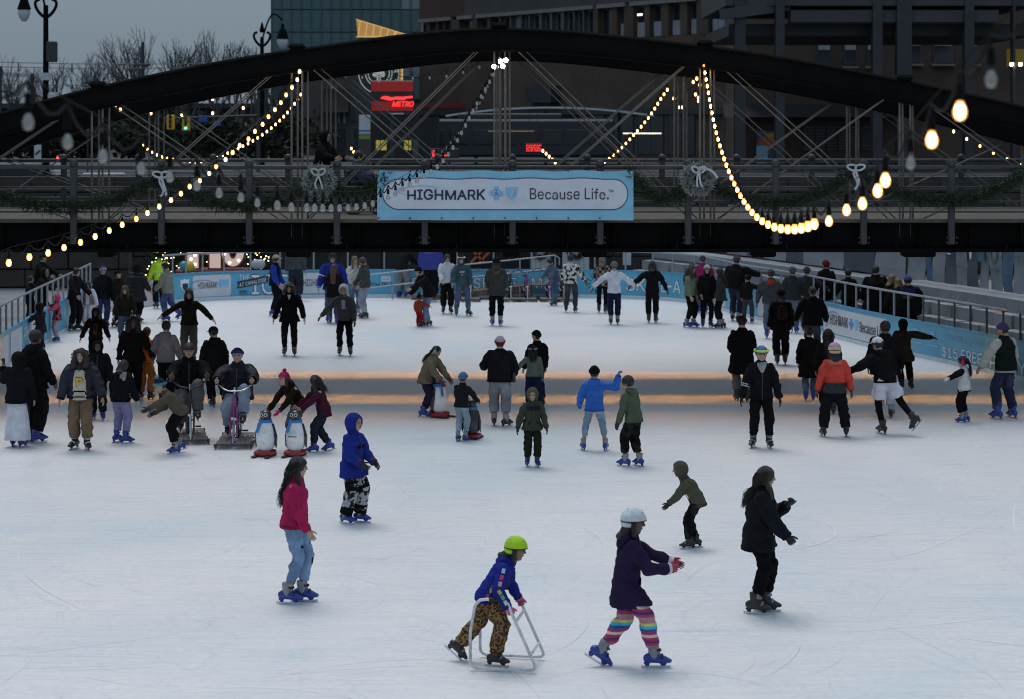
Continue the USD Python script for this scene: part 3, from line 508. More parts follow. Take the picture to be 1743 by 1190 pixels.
for y, off in ((YN - .25, -1), (YF + .25, 1)):
    w0 = 15.2
    for z, r in ((4.79, .042), (4.40, .018), (4.12, .02), (3.92, .018)): obj('handrail' if r > .03 else 'rail', bar((-w0, y, z), (w0, y, z), r, 8), 'grey_steel', B)
    for k in range(18):
        x = (130 - U0) * YN / FPX + (k - 3) * 1.718
        if abs(x) > 15: continue
        q = obj('railing_post', bbox(x - .065, x + .065, y - .05, y + .05, 3.28, 4.80, .015), 'grey_steel', B)
        obj('finial', trimesh.Trimesh(sph((x, y, 4.86), .085, 2), trimesh.creation.icosphere(subdivisions=2).faces), 'grey_steel', q, smooth=True)
        for dz in (3.32, 3.42): obj('bolt', [bar((x - .09, y - .07, dz), (x - .09, y - .02, dz), .018, 6), bar((x + .09, y - .07, dz), (x + .09, y - .02, dz), .018, 6)], 'grey_steel', q)
for sx in (-1, 1): top('bridge_abutment', [box(min(sx * 14.6, sx * 18), max(sx * 14.6, sx * 18), YN - .4, YF + .4, -.02, 3.16)], 'stone_dark', None, None, kind='structure')
# strip lamps slung under the deck between deep side plates, which throw the orange bands on the ice
def strip_lamp(y, z, tilt, half, deep, label):
    p = thing('strip_lamp', (0, y, z), label, 'lamp', 'strip lamps under the bridge deck'); ct, st_ = math.cos(tilt), math.sin(tilt)
    def rot(m): v = m.vertices.copy(); m.vertices = np.stack([v[:, 0], v[:, 1] * ct - v[:, 2] * st_, v[:, 1] * st_ + v[:, 2] * ct], 1); return m
    obj('housing', [rot(box(-14, 14, -half - .015, half + .015, .03, .05)), rot(box(-14, 14, -half - .015, -half, -deep, .03)), rot(box(-14, 14, half, half + .015, -deep, .03))], 'black_steel', p)
    obj('light_strip', rot(box(-13.9, 13.9, -.02, .02, .0, .02)), 'led_orange_dim' if tilt else 'led_orange', p)
strip_lamp(45.9, 3.42, 0, .045, .25, 'orange strip lamp under the far side of the bridge deck')
strip_lamp(41.95, 3.42, 0, .045, .25, 'orange strip lamp under the near side of the bridge deck')
strip_lamp(41.15, 3.40, math.radians(-28), .038, .21, 'dimmer orange strip lamp tilted out from the near edge of the bridge')
# big sponsor banner tied to the near railing
yb = YN - .43
bx0, bx1, bz0, bz1 = (642 - U0) * yb / FPX, (1078 - U0) * yb / FPX, CAMH - (374 - V0) * yb / FPX, CAMH - (289 - V0) * yb / FPX
def bwave(x, z): return .03 * np.sin(x * 2.1) + .02 * np.sin(x * 5.3 + z * 3) + .012 * np.sin(z * 9 + x)
def banner_map(m, off):
    m = subdiv(m, .16); v = m.vertices.copy(); sag = -.025 * np.sin((v[:, 0] - bx0) / (bx1 - bx0) * math.pi * 5) ** 2 * (v[:, 1] > (bz0 + bz1) / 2)
    m.vertices = np.stack([v[:, 0], yb + bwave(v[:, 0], v[:, 1]) - off - v[:, 2], v[:, 1] + sag], 1); return m
BN = thing('advertising_banner', (0, 0, 0), 'long pale blue banner with white oval lettered HIGHMARK tied to the bridge railing', 'banner')
mat('banner_blue', (0.20, 0.46, 0.62), rough=0.6, var=0.08, scale=2); mat('banner_white', (0.55, 0.59, 0.66), rough=0.6, var=0.05, scale=2)
def bobj(name, poly, mt, off, d=.004):
    m = banner_map(extrude(poly, d), off); m.invert(); obj(name, m, mt, BN)
bobj('sheet', sbox(bx0, bz0, bx1, bz1), 'banner_blue', 0)
bw, bh = bx1 - bx0, bz1 - bz0
def bu_(u): return (u - U0) * yb / FPX
def bv_(v): return CAMH - (v - V0) * yb / FPX
ov = sbox(bu_(652) + .3, bv_(356), bu_(1068) - .3, bv_(303)).buffer(.0); ov = sbox(bu_(680), bv_(355.5), bu_(1042), bv_(302.5)); ov = unary_union([ov, affinity.scale(Point(bu_(680), bv_(329)).buffer(1, 24), bu_(680) - bu_(652), (bv_(302.5) - bv_(355.5)) / 2), affinity.scale(Point(bu_(1042), bv_(329)).buffer(1, 24), bu_(1068) - bu_(1042), (bv_(302.5) - bv_(355.5)) / 2)])
bobj('outline', ov.buffer(.012).difference(ov.buffer(-.004)), 'ink_navy', .008); bobj('oval_panel', ov.buffer(-.003), 'banner_white', .006)
def btext(t, u0, u1, v0, v1, mt='ink_grey', bold=False):
    m = fit_text(t, bu_(u1) - bu_(u0), bv_(v0) - bv_(v1), bold); m.apply_translation((bu_(u0), bv_(v1), 0)); m = banner_map(m, .013); m.invert(); obj('lettering', m, mt, BN)
btext('HIGHMARK', 693, 826, 321, 339.5, 'ink_navy', True); btext('Because Life.', 902, 1036, 319, 339); btext('TM', 1036, 1044, 320, 324)
cr = cross_poly(bu_(845), bv_(327), .28); bobj('logo', cr.difference(Point(bu_(845), bv_(327)).buffer(.085)), 'ink_light_blue', .013)
fig = unary_union([Point(bu_(845), bv_(322.5)).buffer(.018), sbox(bu_(845) - .05, bv_(326), bu_(845) + .05, bv_(325)), Polygon([(bu_(845) - .012, bv_(325)), (bu_(845) + .012, bv_(325)), (bu_(845) + .045, bv_(332)), (bu_(845), bv_(329)), (bu_(845) - .045, bv_(332))])]); bobj('logo', fig, 'ink_blue', .013); bobj('logo', Point(bu_(845), bv_(327)).buffer(.085).difference(Point(bu_(845), bv_(327)).buffer(.075)), 'ink_blue', .013)
sh = shield_poly(bu_(871), bv_(327), .275); bobj('logo', sh.difference(sh.buffer(-.018)), 'ink_light_blue', .013); bobj('logo', sh.buffer(-.03).difference(LineString([(bu_(871), bv_(317)), (bu_(873), bv_(325)), (bu_(869), bv_(331)), (bu_(871), bv_(337))]).buffer(.014)), 'ink_light_blue', .013)
bobj('logo', swoosh(bu_(712), bv_(322), .42, .085), 'ink_light_blue', .012)
for k in range(9): obj('grommet', bar((bx0 + bw * (k + .04) / 8.1, yb - .06, bz0 + .04), (bx0 + bw * (k + .04) / 8.1, yb + .05, bz0 + .04), .016, 8), 'rubber', BN); obj('tie', bar((bx0 + bw * (k + .04) / 8.1, yb, bz1 - .03), (bx0 + bw * (k + .04) / 8.1, yb + .1, 4.8), .008, 5), 'rubber', BN)

# garlands, wreaths, bows
def needles(C, rad, n, ln, seed, wid=.012):
    r = np.random.default_rng(seed); i = r.integers(0, len(C), n); d = r.normal(size=(n, 3)); d /= np.linalg.norm(d, axis=1)[:, None]
    c = C[i] + d * (rad * r.random((n, 1)) ** .6); e = r.normal(size=(n, 3)) * .6 + d; e /= np.linalg.norm(e, axis=1)[:, None]; s = np.cross(e, r.normal(size=(n, 3))); s /= np.linalg.norm(s, axis=1)[:, None]
    l = ln * (.6 + .8 * r.random((n, 1))); a, b, t = c - s * wid, c + s * wid, c + e * l; v = np.stack([a, b, t], 1).reshape(-1, 3); return trimesh.Trimesh(v, np.arange(3 * n).reshape(-1, 3), process=False)
yg = YN - .36
gl = [((-60, 300), (275, 300), 352, 'dark green garland swag at the left end of the bridge railing'), ((275, 298), (545, 300), 350, 'dark green garland swag between the left bow and the left wreath'), ((545, 300), (655, 298), 330, 'short garland swag between the left wreath and the banner'),
      ((1070, 292), (1190, 296), 335, 'short garland swag between the banner and the right wreath'), ((1190, 298), (1455, 290), 345, 'dark green garland swag between the right wreath and the right bow'), ((1455, 290), (1745, 296), 340, 'dark green garland swag at the right end of the bridge railing')]
for k, (a, b, vm, lab) in enumerate(gl):
    t = np.linspace(0, 1, 60); u = a[0] + (b[0] - a[0]) * t; v = a[1] + (b[1] - a[1]) * t + (vm - (a[1] + b[1]) / 2) * 4 * t * (1 - t); C = np.array([pt(x, y, yg) for x, y in zip(u, v)]); L = np.linalg.norm(np.diff(C, axis=0), axis=1).sum()
    gp_ = thing('garland', (0, 0, 0), lab, 'garland', 'garlands along the bridge railing'); obj('wire', tube(C, .02, 5), 'conifer_dark', gp_); obj('foliage', needles(C, .13, int(L * 700), .13, 10 + k), 'conifer', gp_)
def ribbon(P0, W=.07, n=16, mt='ribbon_white', parent=None, name='ribbon'):
    P0 = np.asarray(P0, float); C = smooth_curve(P0, n); T = np.gradient(C, axis=0); T /= np.linalg.norm(T, axis=1)[:, None]; s = np.cross(T, [0, 1., 0.15]); s /= np.linalg.norm(s, axis=1)[:, None] + 1e-9
    v = np.vstack([C - s * W / 2, C + s * W / 2, C - s * W / 2 + [0, .008, 0], C + s * W / 2 + [0, .008, 0]]); f = []
    for k in range(n - 1): f += [[k, k + n, k + 1], [k + 1, k + n, k + n + 1], [k + 2 * n, k + 1 + 2 * n, k + 3 * n], [k + 1 + 2 * n, k + 1 + 3 * n, k + 3 * n]]
    return obj(name, trimesh.Trimesh(v, np.array(f), process=False), mt, parent)
for u, v, lab, sg in ((543, 308, 'frosted wreath with a pale green bow on the railing left of the banner', 1), (1188, 304, 'frosted wreath with trailing pale bow on the railing right of the banner', -1)):
    c = pt(u, v, yg - .12); w = thing('wreath', c, lab, 'wreath'); a = np.linspace(0, 2 * np.pi, 50, endpoint=False); C = np.stack([np.cos(a) * .21, 0 * a, np.sin(a) * .21], 1)
    obj('ring', tube(np.vstack([C, C[:1]]), .06, 6), 'conifer_dark', w); obj('foliage', [needles(C, .11, 2600, .09, u, .018)], 'frosted_leaf', w)
    rb = 'ribbon_green' if sg > 0 else 'ribbon_white'
    for q in (-1, 1): ribbon([(0, -.12, .17), (q * .05, -.16, .24), (q * .13, -.17, .235), (q * .11, -.16, .17), (0, -.13, .16)], .04, 16, rb, w); ribbon([(0, -.12, .17), (q * .02, -.16, .07), (q * (.06 if sg > 0 else .03), -.15, -.04), (q * .05 + .03, -.15, -.15)], .035, 16, rb, w)
    if sg < 0: ribbon([(0, -.12, .17), (.16, -.16, .2), (.30, -.15, .12), (.36, -.13, .02)], .045, 16, rb, w)
for u, v, lab in ((276, 300, 'white ribbon bow at the left on the bridge railing'), (1456, 288, 'white ribbon bow at the right on the bridge railing')):
    w = thing('bow', pt(u, v, yg - .1), lab, 'bow')
    for q in (-1, 1): ribbon([(0, -.05, .02), (q * .08, -.09, .1), (q * .17, -.1, .07), (q * .10, -.08, .0), (0, -.06, .01)], .04, 16, 'ribbon_white', w); ribbon([(0, -.05, .02), (q * .03, -.06, -.12), (q * .02 + .05, -.07, -.24), (q * .06 + .03, -.07, -.38)], .045, 16, 'ribbon_white', w)

# ------------------------------------------------------------------ strings of bulbs
_bp = [(0, .0), (.016, .003), (.027, .018), (.031, .036), (.028, .054), (.020, .072), (.014, .086), (.0, .088)]
_bulb = trimesh.creation.revolve(np.array(_bp), sections=12)
def light_string(pts, label, drop=.16, lit=True, start=None, end=None, sc=1.0, group=None):
    """pts: (u, v, depth, lit) of each bulb's middle."""
    P = np.array([pt(u, v, y) for u, v, y, *_ in pts]); L = [(q[3] if len(q) > 3 else lit) for q in pts]
    p = thing('light_string', (0, 0, 0), label, 'string lights', group)
    C = P + [0, 0, drop]
    ends = [np.asarray(start)] if start is not None else []
    line = np.array(ends + list(C) + ([np.asarray(end)] if end is not None else []))
    w = []
    for k in range(len(line) - 1):
        t = np.linspace(0, 1, 5)[:, None]; seg = line[k] * (1 - t) + line[k + 1] * t; seg[:, 2] -= (np.sin(t[:, 0] * np.pi)) * .10 * min(1, np.linalg.norm(line[k + 1] - line[k])); w.append(seg[:-1] if k < len(line) - 2 else seg)
    obj('cable', tube(np.vstack(w), .008, 5), 'socket_black', p); obj('support_wire', tube(line + [0, 0, .02], .004, 4), 'socket_black', p)
    for q, l in zip(P, L):
        s = obj('socket', [bar(q + [0, 0, .045], q + [0, 0, .11], .02, 8, .014), bar(q + [0, 0, .10], q + [0, 0, drop], .005, 5)], 'socket_black', p)
        b = _bulb.copy(); b.apply_scale(sc * ((1.15 if q[1] > 16 else .95) if l else (.95 if q[1] > 16 else .80))); b.apply_translation(q - [0, 0, .044]); k = obj('bulb', b, ('bulb_lit' if l == 1 or l is True else 'bulb_clear'), p, smooth=True)
        if l: e = trimesh.Trimesh(sph(q - [0, 0, .004], (.021 * sc, .021 * sc, .034 * sc), 1), trimesh.creation.icosphere(subdivisions=1).faces, process=False); obj('filament', e, 'filament', k)
def resample(P, n, power=1.0): return [tuple(x) for x in smooth_curve(np.array(P, float), n)]
S1 = [(1687, 130, 8.0, 0), (1634, 187, 8.5, 1), (1586, 236, 9.4, 1), (1550, 273, 10.4, 0), (1507, 305, 11.3, 1), (1494, 323, 12.1, 1), (1468, 345, 13.2, 1), (1441, 356, 14.4, 1), (1411, 375, 15.6, 1)]
S1 += [(u, v, y, 1) for u, v, y in resample([(1386, 381, 16.6), (1342, 390, 19.5), (1312, 384, 22.5), (1285, 366, 26), (1262, 335, 29.5), (1245, 301, 32.5), (1229, 258, 35.5), (1216, 210, 38.3), (1205, 150, 40.1), (1198, 112, 40.45)], 34)]
light_string(S1, 'lit string of bulbs swooping from the upper right foreground to the right bridge post', start=pt(1790, -40, 7.2))
S2 = [(48, 203, 8.4), (115, 237, 9.3), (175, 262, 10.3), (240, 283, 11.3), (289, 297, 12.2), (335, 312, 13), (373, 325, 13.9), (410, 333, 14.9), (438, 342, 16), (472, 348, 17.2), (496, 351, 18.4)] + resample([(522, 352, 19.6), (604, 351, 24), (650, 340, 26.8), (700, 312, 29.8), (745, 282, 32.5), (784, 228, 35.5), (815, 170, 38), (838, 130, 39.6), (851, 100, 40.4)], 33)
light_string([q + (0,) for q in S2], 'unlit string of clear bulbs crossing in front of the left half of the banner', start=pt(-60, 130, 7.6))
S3 = [(15, 447, 24), (50, 437, 25), (82, 430, 26), (109, 421, 27), (137, 412, 27.9), (162, 402, 28.8), (186, 392, 29.7), (208, 382, 30.5), (232, 372, 31.3), (251, 362, 32), (271, 351, 32.7), (291, 340, 33.3), (308, 329, 33.9), (323, 317, 34.5), (340, 307, 35), (356, 295, 35.6), (368, 283, 36.1), (384, 271, 36.6), (396, 259, 37.1), (408, 247, 37.6), (423, 236, 38.1), (434, 223, 38.5), (447, 211, 38.9), (457, 198, 39.3), (468, 186, 39.6), (478, 174, 39.9), (487, 161, 40.1), (497, 148, 40.25), (506, 135, 40.35), (510, 121, 40.4)]
light_string([q + (1,) for q in S3], 'lit string of bulbs rising from the left edge to the left bridge post', start=pt(-40, 452, 22))
S4 = resample([(244, 246, 56), (270, 264, 55), (305, 272, 54), (345, 274, 53), (385, 261, 52), (430, 239, 50.5), (463, 216, 49.2), (495, 184, 48.3), (512, 160, 47.7)], 34)
light_string([q + (1,) for q in S4], 'lit string of small bulbs swagging beyond the left half of the bridge', sc=.85)
S5 = resample([(1029, 275, 58), (1060, 249, 55), (1085, 222, 52.5), (1105, 198, 50.3), (1122, 172, 48.4), (1136, 152, 47.4)], 18)
light_string([q + (1,) for q in S5], 'lit string of small bulbs beyond the bridge right of centre', sc=.95)
light_string([q + (1,) for q in resample([(1556, 186, 47.3), (1572, 192, 48), (1612, 216, 50), (1655, 241, 52), (1705, 266, 54), (1738, 280, 55.5)], 9)], 'sparse lit string of small bulbs beyond the right end of the bridge')
light_string([q + (0,) for q in resample([(855, 88, 47.2), (838, 122, 48.5), (822, 165, 50), (795, 205, 52.5), (765, 245, 55), (735, 268, 57.5)], 22)], 'unlit string of small bulbs beyond the middle of the bridge', sc=.9)
light_string([q + (0,) for q in resample([(843, 104, 47.2), (800, 119, 49), (743, 131, 51), (690, 133, 53), (650, 138, 55), (600, 128, 57), (565, 148, 59)], 11)], 'unlit sparse string of bulbs passing the red sign')
light_string([q + (1,) for q in resample([(924, 256, 52), (934, 265, 53), (945, 276, 54)], 5)], 'short lit run of five bulbs above the banner')
light_string([q + (1,) for q in resample([(598, 252, 60), (602, 258, 61), (607, 263, 62)], 3)], 'three lit bulbs left of the striped post')
light_string([(197, 178, 46.5, 1), (205, 186, 46.8, 1), (257, 192, 47.3, 1), (278, 180, 47.5, 1), (309, 196, 48, 1), (362, 168, 48.5, 1), (362, 192, 49, 1), (414, 183, 49.5, 1), (442, 149, 48.2, 1)], 'scattered lit bulbs hung along the underside of the left chord', drop=.12)
light_string([(1180, 139, 46.6, 1), (1186, 133, 46.4, 1), (1191, 144, 46.7, 1), (1147, 167, 47.5, 1), (1155, 182, 48, 1), (1162, 182, 48.2, 1), (1184, 160, 47.2, 1), (1189, 166, 47.4, 1), (1189, 171, 47.6, 1)], 'cluster of lit bulbs left of the right bridge post', drop=.12)
fl = thing('floodlight', pt(852, 104, YN - .1), 'cluster of four white floodlights at the top of the middle bridge post', 'floodlight')
for du, dv in ((0, 0), (9, -2), (-11, 9), (4, 8)):
    c = np.array([du, 0, -dv]) * YN / FPX; obj('lamp_head', hull(sph(c + [0, -.03, 0], .05), sph(c + [0, .05, .01], .035)), 'black_steel', fl); b = trimesh.creation.icosphere(subdivisions=2, radius=.045); b.apply_scale([1, .5, 1.1]); b.apply_translation(c + [0, -.075, 0]); obj('bulb', b, 'bulb_white', fl, smooth=True)
# ------------------------------------------------------------------ terrace, street and buildings beyond
def X(u, y): return (u - U0) * y / FPX
def Zv(v, y): return CAMH - (v - V0) * y / FPX
hx = np.linspace(-160, 10, 60); hz = 5.2 + 3.2 * meshkit.fbm(np.stack([hx * .06, 0 * hx, 0 * hx], 1), 4, 3)
V = np.vstack([np.stack([hx, 0 * hx + 230, hz], 1), np.stack([hx, 0 * hx + 215, 0 * hx + 3.3], 1), np.stack([hx, 0 * hx + 260, hz * .9], 1)]); n_ = len(hx); f = []
for k in range(n_ - 1): f += [[k, k + n_, k + 1], [k + 1, k + n_, k + n_ + 1], [k, k + 1, k + 2 * n_], [k + 1, k + 2 * n_ + 1, k + 2 * n_]]
top('hills', trimesh.Trimesh(V, np.array(f), process=False), 'earth', None, None, kind='structure')

def place_facade(A, Bp):
    A, Bp = np.array(A, float), np.array(Bp, float); d = (Bp - A); L = np.linalg.norm(d); d /= L; n = np.array([d[1], -d[0]])
    def blk(t0, t1, z0, z1, o0, o1, c=0.0):
        P = [np.r_[A + d * t + n * o, z] for t in (t0, t1) for o in (o0, o1) for z in (z0, z1)]; return M2T(Manifold.hull_points(np.array(P)))
    return blk, L, lambda u: float(np.clip(_isect(A, d, u), -200, 400))
def _isect(A, d, u):      # distance along the facade where the sight line of column u meets it
    k = (u - U0) / FPX; return (k * A[1] - A[0]) / (d[0] - k * d[1])

# glass tower
G = thing('glass_building', (X(462, 160), 160, STZ), 'dark teal glass tower behind the left half of the bridge', 'building'); x1 = X(716, 160) - X(462, 160)
obj('core', box(.3, x1 - .1, .3, 18, 0, 26), 'dark_metal', G)
for i in range(15):
    for j in range(12):
        w = x1 / 15; a, z = i * w, 4 + j * 1.75
        obj('glass_panel', bbox(a + .03, a + w - .03, 0, .15, z + .03, z + 1.72, .015), 'glass_pale' if i >= 13 and j % 3 else 'glass_teal', G)
for i in range(0, 16): obj('mullion', box(i * x1 / 15 - .04, i * x1 / 15 + .04, -.08, .2, 3.9, 25.2), 'mullion', G)
obj('side_wall', box(-.05, .28, .25, 18, 0, 25.5), 'glass_teal', G)
GL = thing('lit_canopy', (X(607, 150), 150, 0), 'golden lit triangular canopy in front of the glass tower', 'canopy'); xr, zz = X(700, 150) - X(607, 150), (Zv(62, 150), Zv(33, 150))
tri = Polygon([(0, zz[1]), (.1, zz[0]), (xr, zz[0] - .05), (xr, zz[0] + .02)]); m = extrude(tri, .25); v = m.vertices; m.vertices = np.stack([v[:, 0], -v[:, 2], v[:, 1]], 1); m.invert(); obj('lit_face', m, 'gold_lit_dim', GL)
for k in range(6):
    a = xr * (.04 + .13 * k); obj('rib', flat_bar((a, -.3, zz[0] + .05), (a + .12, -.3, zz[1] - (zz[1] - zz[0]) * a / xr - .03), .05, .14), 'gold_lit', GL)
obj('edge', [flat_bar((-.02, -.28, zz[1] + .02), (xr, -.28, zz[0] + .05), .1, .06), flat_bar((0, -.28, zz[0]), (xr, -.28, zz[0]), .1, .08)], 'gold_lit', GL); obj('mast', box(.2, .45, 0, .4, STZ, zz[0]), 'dark_metal', GL)
# pale podium with windows
PD = thing('pale_building', (X(515, 140), 140, STZ), 'pale grey low building with windows seen through the left truss panel', 'building'); w = X(648, 140) - X(515, 140)
obj('wall', box(0, w, 0, 8, 0, Zv(100, 140) - STZ), 'grey_wall', PD)
for a, b, v0, v1, mt in ((549, 556, 170, 242, 'glass_dark'), (558, 570, 170, 210, 'glass_dark'), (574, 580, 170, 210, 'blind_pale'), (583, 590, 170, 210, 'blind_pale'), (560, 592, 216, 265, 'glass_dark'), (600, 612, 215, 265, 'glass_dark'), (597, 609, 172, 205, 'glass_dark')):
    q = obj('window', box(X(a, 140) - X(515, 140), X(b, 140) - X(515, 140), -.06, .02, Zv(v1, 140) - STZ, Zv(v0, 140) - STZ), 'mullion', PD); obj('pane', box(X(a, 140) - X(515, 140) + .08, X(b, 140) - X(515, 140) - .08, -.09, -.061, Zv(v1, 140) - STZ + .08, Zv(v0, 140) - STZ - .08), mt, q)
obj('awning', [hull(np.array([(1.4, -1.2, Zv(168, 140) - STZ - .9), (3.2, -1.2, Zv(168, 140) - STZ - .9), (1.5, -.05, Zv(150, 140) - STZ), (3.1, -.05, Zv(150, 140) - STZ), (1.4, -.05, Zv(168, 140) - STZ - .9), (3.2, -.05, Zv(168, 140) - STZ - .9)]))], 'dark_wall', PD)
m = fit_text('AN', X(595, 140) - X(573, 140), Zv(117, 140) - Zv(131, 140)); v = m.vertices; m.vertices = np.stack([v[:, 0] + X(573, 140) - X(515, 140), -.05 - v[:, 2], v[:, 1] + Zv(131, 140) - STZ], 1); m.invert(); obj('lettering', m, 'sign_white', PD)

# long brick building, its front running obliquely
blk, FL, tu = place_facade((X(714, 150), 150), (X(1262, 119), 119))
K = thing('brick_building', (0, 0, 0), 'long brown brick building with a row of windows behind the middle of the bridge', 'building')
ZL, ZW = 12.85, 10.85
tm = tu(792)
obj('upper_wall', blk(0, tm - .02, ZL + .25, 24, -6, 0), 'brick_red', K); obj('upper_wall', blk(tm, FL, ZL + .25, 24, -6, .05), 'grey_wall', K)
obj('lower_wall', blk(0, FL, STZ, ZW, -6, 0), 'brick_brown', K); obj('back_wall', blk(0, FL, ZW, ZL + .24, -6, -.6), 'dark_wall', K)
bays = [(714, 726), (732, 742), (746, 755), (757, 767), (782, 804), (812, 832), (834, 850), (852, 868), (870, 884), (888, 900), (902, 918), (922, 936), (940, 955), (960, 976), (978, 992), (994, 1010), (1018, 1042), (1050, 1062), (1078, 1098), (1106, 1126), (1138, 1158), (1170, 1186), (1206, 1240)]
last = 0.0
for i, (a, b) in enumerate(bays):
    ta, tb = tu(a), tu(b)
    if ta - last > .05: obj('pier', blk(last, ta, ZW + .003, ZL, -.58, .02), 'brick_red' if b < 800 else ('mullion' if 834 < a < 1012 else 'brick_brown'), K)
    q = obj('window', blk(ta + .005, tb - .005, ZW + .01, ZL - .004, -.5, -.42), 'glass_dark', K); mid = (ta + tb) / 2
    obj('frame', [blk(ta + .01, ta + .09, ZW + .02, ZL - .01, -.41, -.3), blk(tb - .09, tb - .01, ZW + .02, ZL - .01, -.41, -.3), blk(ta + .1, tb - .1, ZL - .12, ZL - .01, -.41, -.32)], 'trim_pale' if 834 < a < 1012 else 'mullion', q)
    if a > 1040: obj('balcony_panel', [blk(ta + .12 + k * (tb - ta - .24) / 3, ta + .08 + (k + 1) * (tb - ta - .24) / 3, ZW + .05, ZW + .95, -.28, -.22) for k in range(3)], 'blind_pale', q)
    elif i in (3, 4, 5, 8): obj('blind', blk(ta + .12, tb - .12, ZW + .1, ZW + (.9 if i != 8 else 1.9), -.41, -.38), 'blind_pale', q)
    last = tb
obj('pier', blk(last, FL, ZW + .003, ZL, -.58, .02), 'brick_brown', K)
for a, b in ((714, 768), (780, 806), (812, 1012), (1018, 1066), (1074, 1188), (1202, 1262)): obj('lintel', blk(tu(a), tu(b), ZL + .003, ZL + .247, -.5, .16), 'trim_pale', K)
obj('sill', blk(tu(1204), tu(1254), 9.6, 9.85, 0.003, .2), 'trim_pale', K)
obj('light', [M2T(blk(tu(1089), tu(1096), 12.2, 12.33, .1, .2))], 'lamp_white', K); obj('light', blk(tu(1155), tu(1157), 11.7, 11.82, -.3, -.2), 'lamp_white', K)
for k in range(10): t0 = 2 + k * 3.1; q = obj('shopfront', blk(t0, t0 + 2.7, STZ + .3, STZ + 2.7, .003, .06), 'glass_dark', K); obj('frame', [blk(t0, t0 + .08, STZ + .3, STZ + 2.7, .061, .1), blk(t0 + 1.3, t0 + 1.38, STZ + .3, STZ + 2.7, .061, .1)], 'mullion', q)
for k in range(2): obj('awning', blk(tu(905) + k * 1.9, tu(905) + 1.6 + k * 1.9, 6.9, 8.0, .05, .5 + .3 * k), 'dark_metal', K)
obj('cornice_band', blk(0, FL, 6.1, 6.5, .003, .25), 'dark_metal', K); obj('orange_stripe', blk(tu(690), tu(790), 6.6, 6.95, .01, .05), 'red_paint', K)

# elevated steel structure and brick block on the right
R_ = thing('brick_block', (X(1262, 112), 112, 0), 'dark brick block with half blinded windows behind the steel columns on the right', 'building'); y0 = 112; ox = X(1262, 112)
obj('wall', box(0, 24, 0, 14, 0, 26), 'brick_brown', R_)
for a, b, v0, v1 in ((1391, 1414, 57, 112), (1436, 1458, 57, 112), (1475, 1492, 57, 112), (1538, 1568, 47, 108), (1588, 1622, 47, 108), (1640, 1665, 47, 108)):
    xa, xb, z0, z1 = X(a, y0) - ox, X(b, y0) - ox, Zv(v1, y0), Zv(v0, y0)
    q = obj('window', bbox(xa, xb, -.08, .02, z0, z1, .01), 'mullion', R_); obj('pane', box(xa + .06, xb - .06, -.11, -.081, z0 + .06, (z0 + z1) / 2), 'glass_dark', q); obj('blind', box(xa + .06, xb - .06, -.12, -.081, (z0 + z1) / 2 + .01, z1 - .06), 'blind_pale', q); obj('sill', bbox(xa - .1, xb + .1, -.2, -.0801, z0 - .12, z0 - .005, .01), 'trim_pale', q)
obj('awning', hull(np.array([(-1, -1.2, 5.9), (9, -1.2, 5.9), (-1, -.02, 6.6), (9, -.02, 6.6), (-1, -.02, 5.9), (9, -.02, 5.9)])), 'dark_wall', R_)
for k in range(7): obj('louver_panel', [bbox(X(1368, y0) - ox + k * .62, X(1368, y0) - ox + k * .62 + .56, -.12, -.003, 4.1 + j * .17, 4.22 + j * .17, .005) for j in range(8)], 'mullion', R_)
mu = obj('mural', box(X(1288, y0) - ox, X(1327, y0) - ox, -.14, -.003, Zv(278, y0), Zv(222, y0)), 'tarp_blue', R_)
for poly, mt in ((affinity.scale(Point(X(1305, y0) - ox, Zv(240, y0)).buffer(.35), 1.3, .9), 'orange_paint'), (affinity.scale(Point(X(1314, y0) - ox, Zv(232, y0)).buffer(.3), 1.2, .7), 'ink_yellow'), (sbox(X(1290, y0) - ox, Zv(274, y0), X(1303, y0) - ox, Zv(250, y0)).buffer(.1), 'ink_light_blue'), (sbox(X(1312, y0) - ox, Zv(276, y0), X(1324, y0) - ox, Zv(248, y0)), 'tarp_dark')):
    m = extrude(poly, .015); v = m.vertices; m.vertices = np.stack([v[:, 0], -.141 - v[:, 2] - .004 * len(mt) % .03, v[:, 1]], 1); m.invert(); obj('patch', m, mt, mu)
E = thing('elevated_structure', (0, 96, 0), 'dark steel columns and deck of an elevated structure at the right', 'structure')
for a, b in ((1250, 1268), (1319, 1334), (1484, 1500), (1525, 1550), (1640, 1656), (1722, 1726)):
    xa, xb = X(a, 96), X(b, 96); obj('column', [box(xa, xb, -.3, -.24, STZ, 18), box(xa, xb, .24, .3, STZ, 18), box((xa + xb) / 2 - .04, (xa + xb) / 2 + .04, -.239, .239, STZ, 18)], 'dark_metal', E)
obj('deck_beam', bbox(X(1345, 96), X(1700, 96), -.1, .9, Zv(38, 96), Zv(16, 96), .03), 'beam_grey', E); obj('deck', bbox(X(1240, 97), X(1760, 97), .95, 12, Zv(60, 96), Zv(38, 96) - .01, .03), 'dark_metal', E); obj('upper_deck', bbox(X(1230, 97), X(1760, 97), -.2, 12, Zv(10, 96), Zv(-30, 96), .03), 'beam_grey', E)
obj('stringer', flat_bar((X(1225, 96), -.5, Zv(25, 96)), (X(1345, 96), .2, Zv(8, 96)), .3, .5), 'beam_grey', E)
obj('panel', box(X(1718, 96), X(1760, 96), .5, .6, Zv(112, 96), Zv(82, 96)), 'yellow_paint', E)
LP = thing('lamp_post', (X(1726, 80), 80, 0), 'slim post with two bright white lamps at the right edge', 'lamp'); obj('pole', bar((0, 0, 1.5), (0, 0, Zv(105, 80)), .05, 8), 'dark_metal', LP); obj('arm', bar((-.15, -.05, Zv(108, 80)), (.3, -.05, Zv(110, 80)), .02, 6), 'dark_metal', LP)
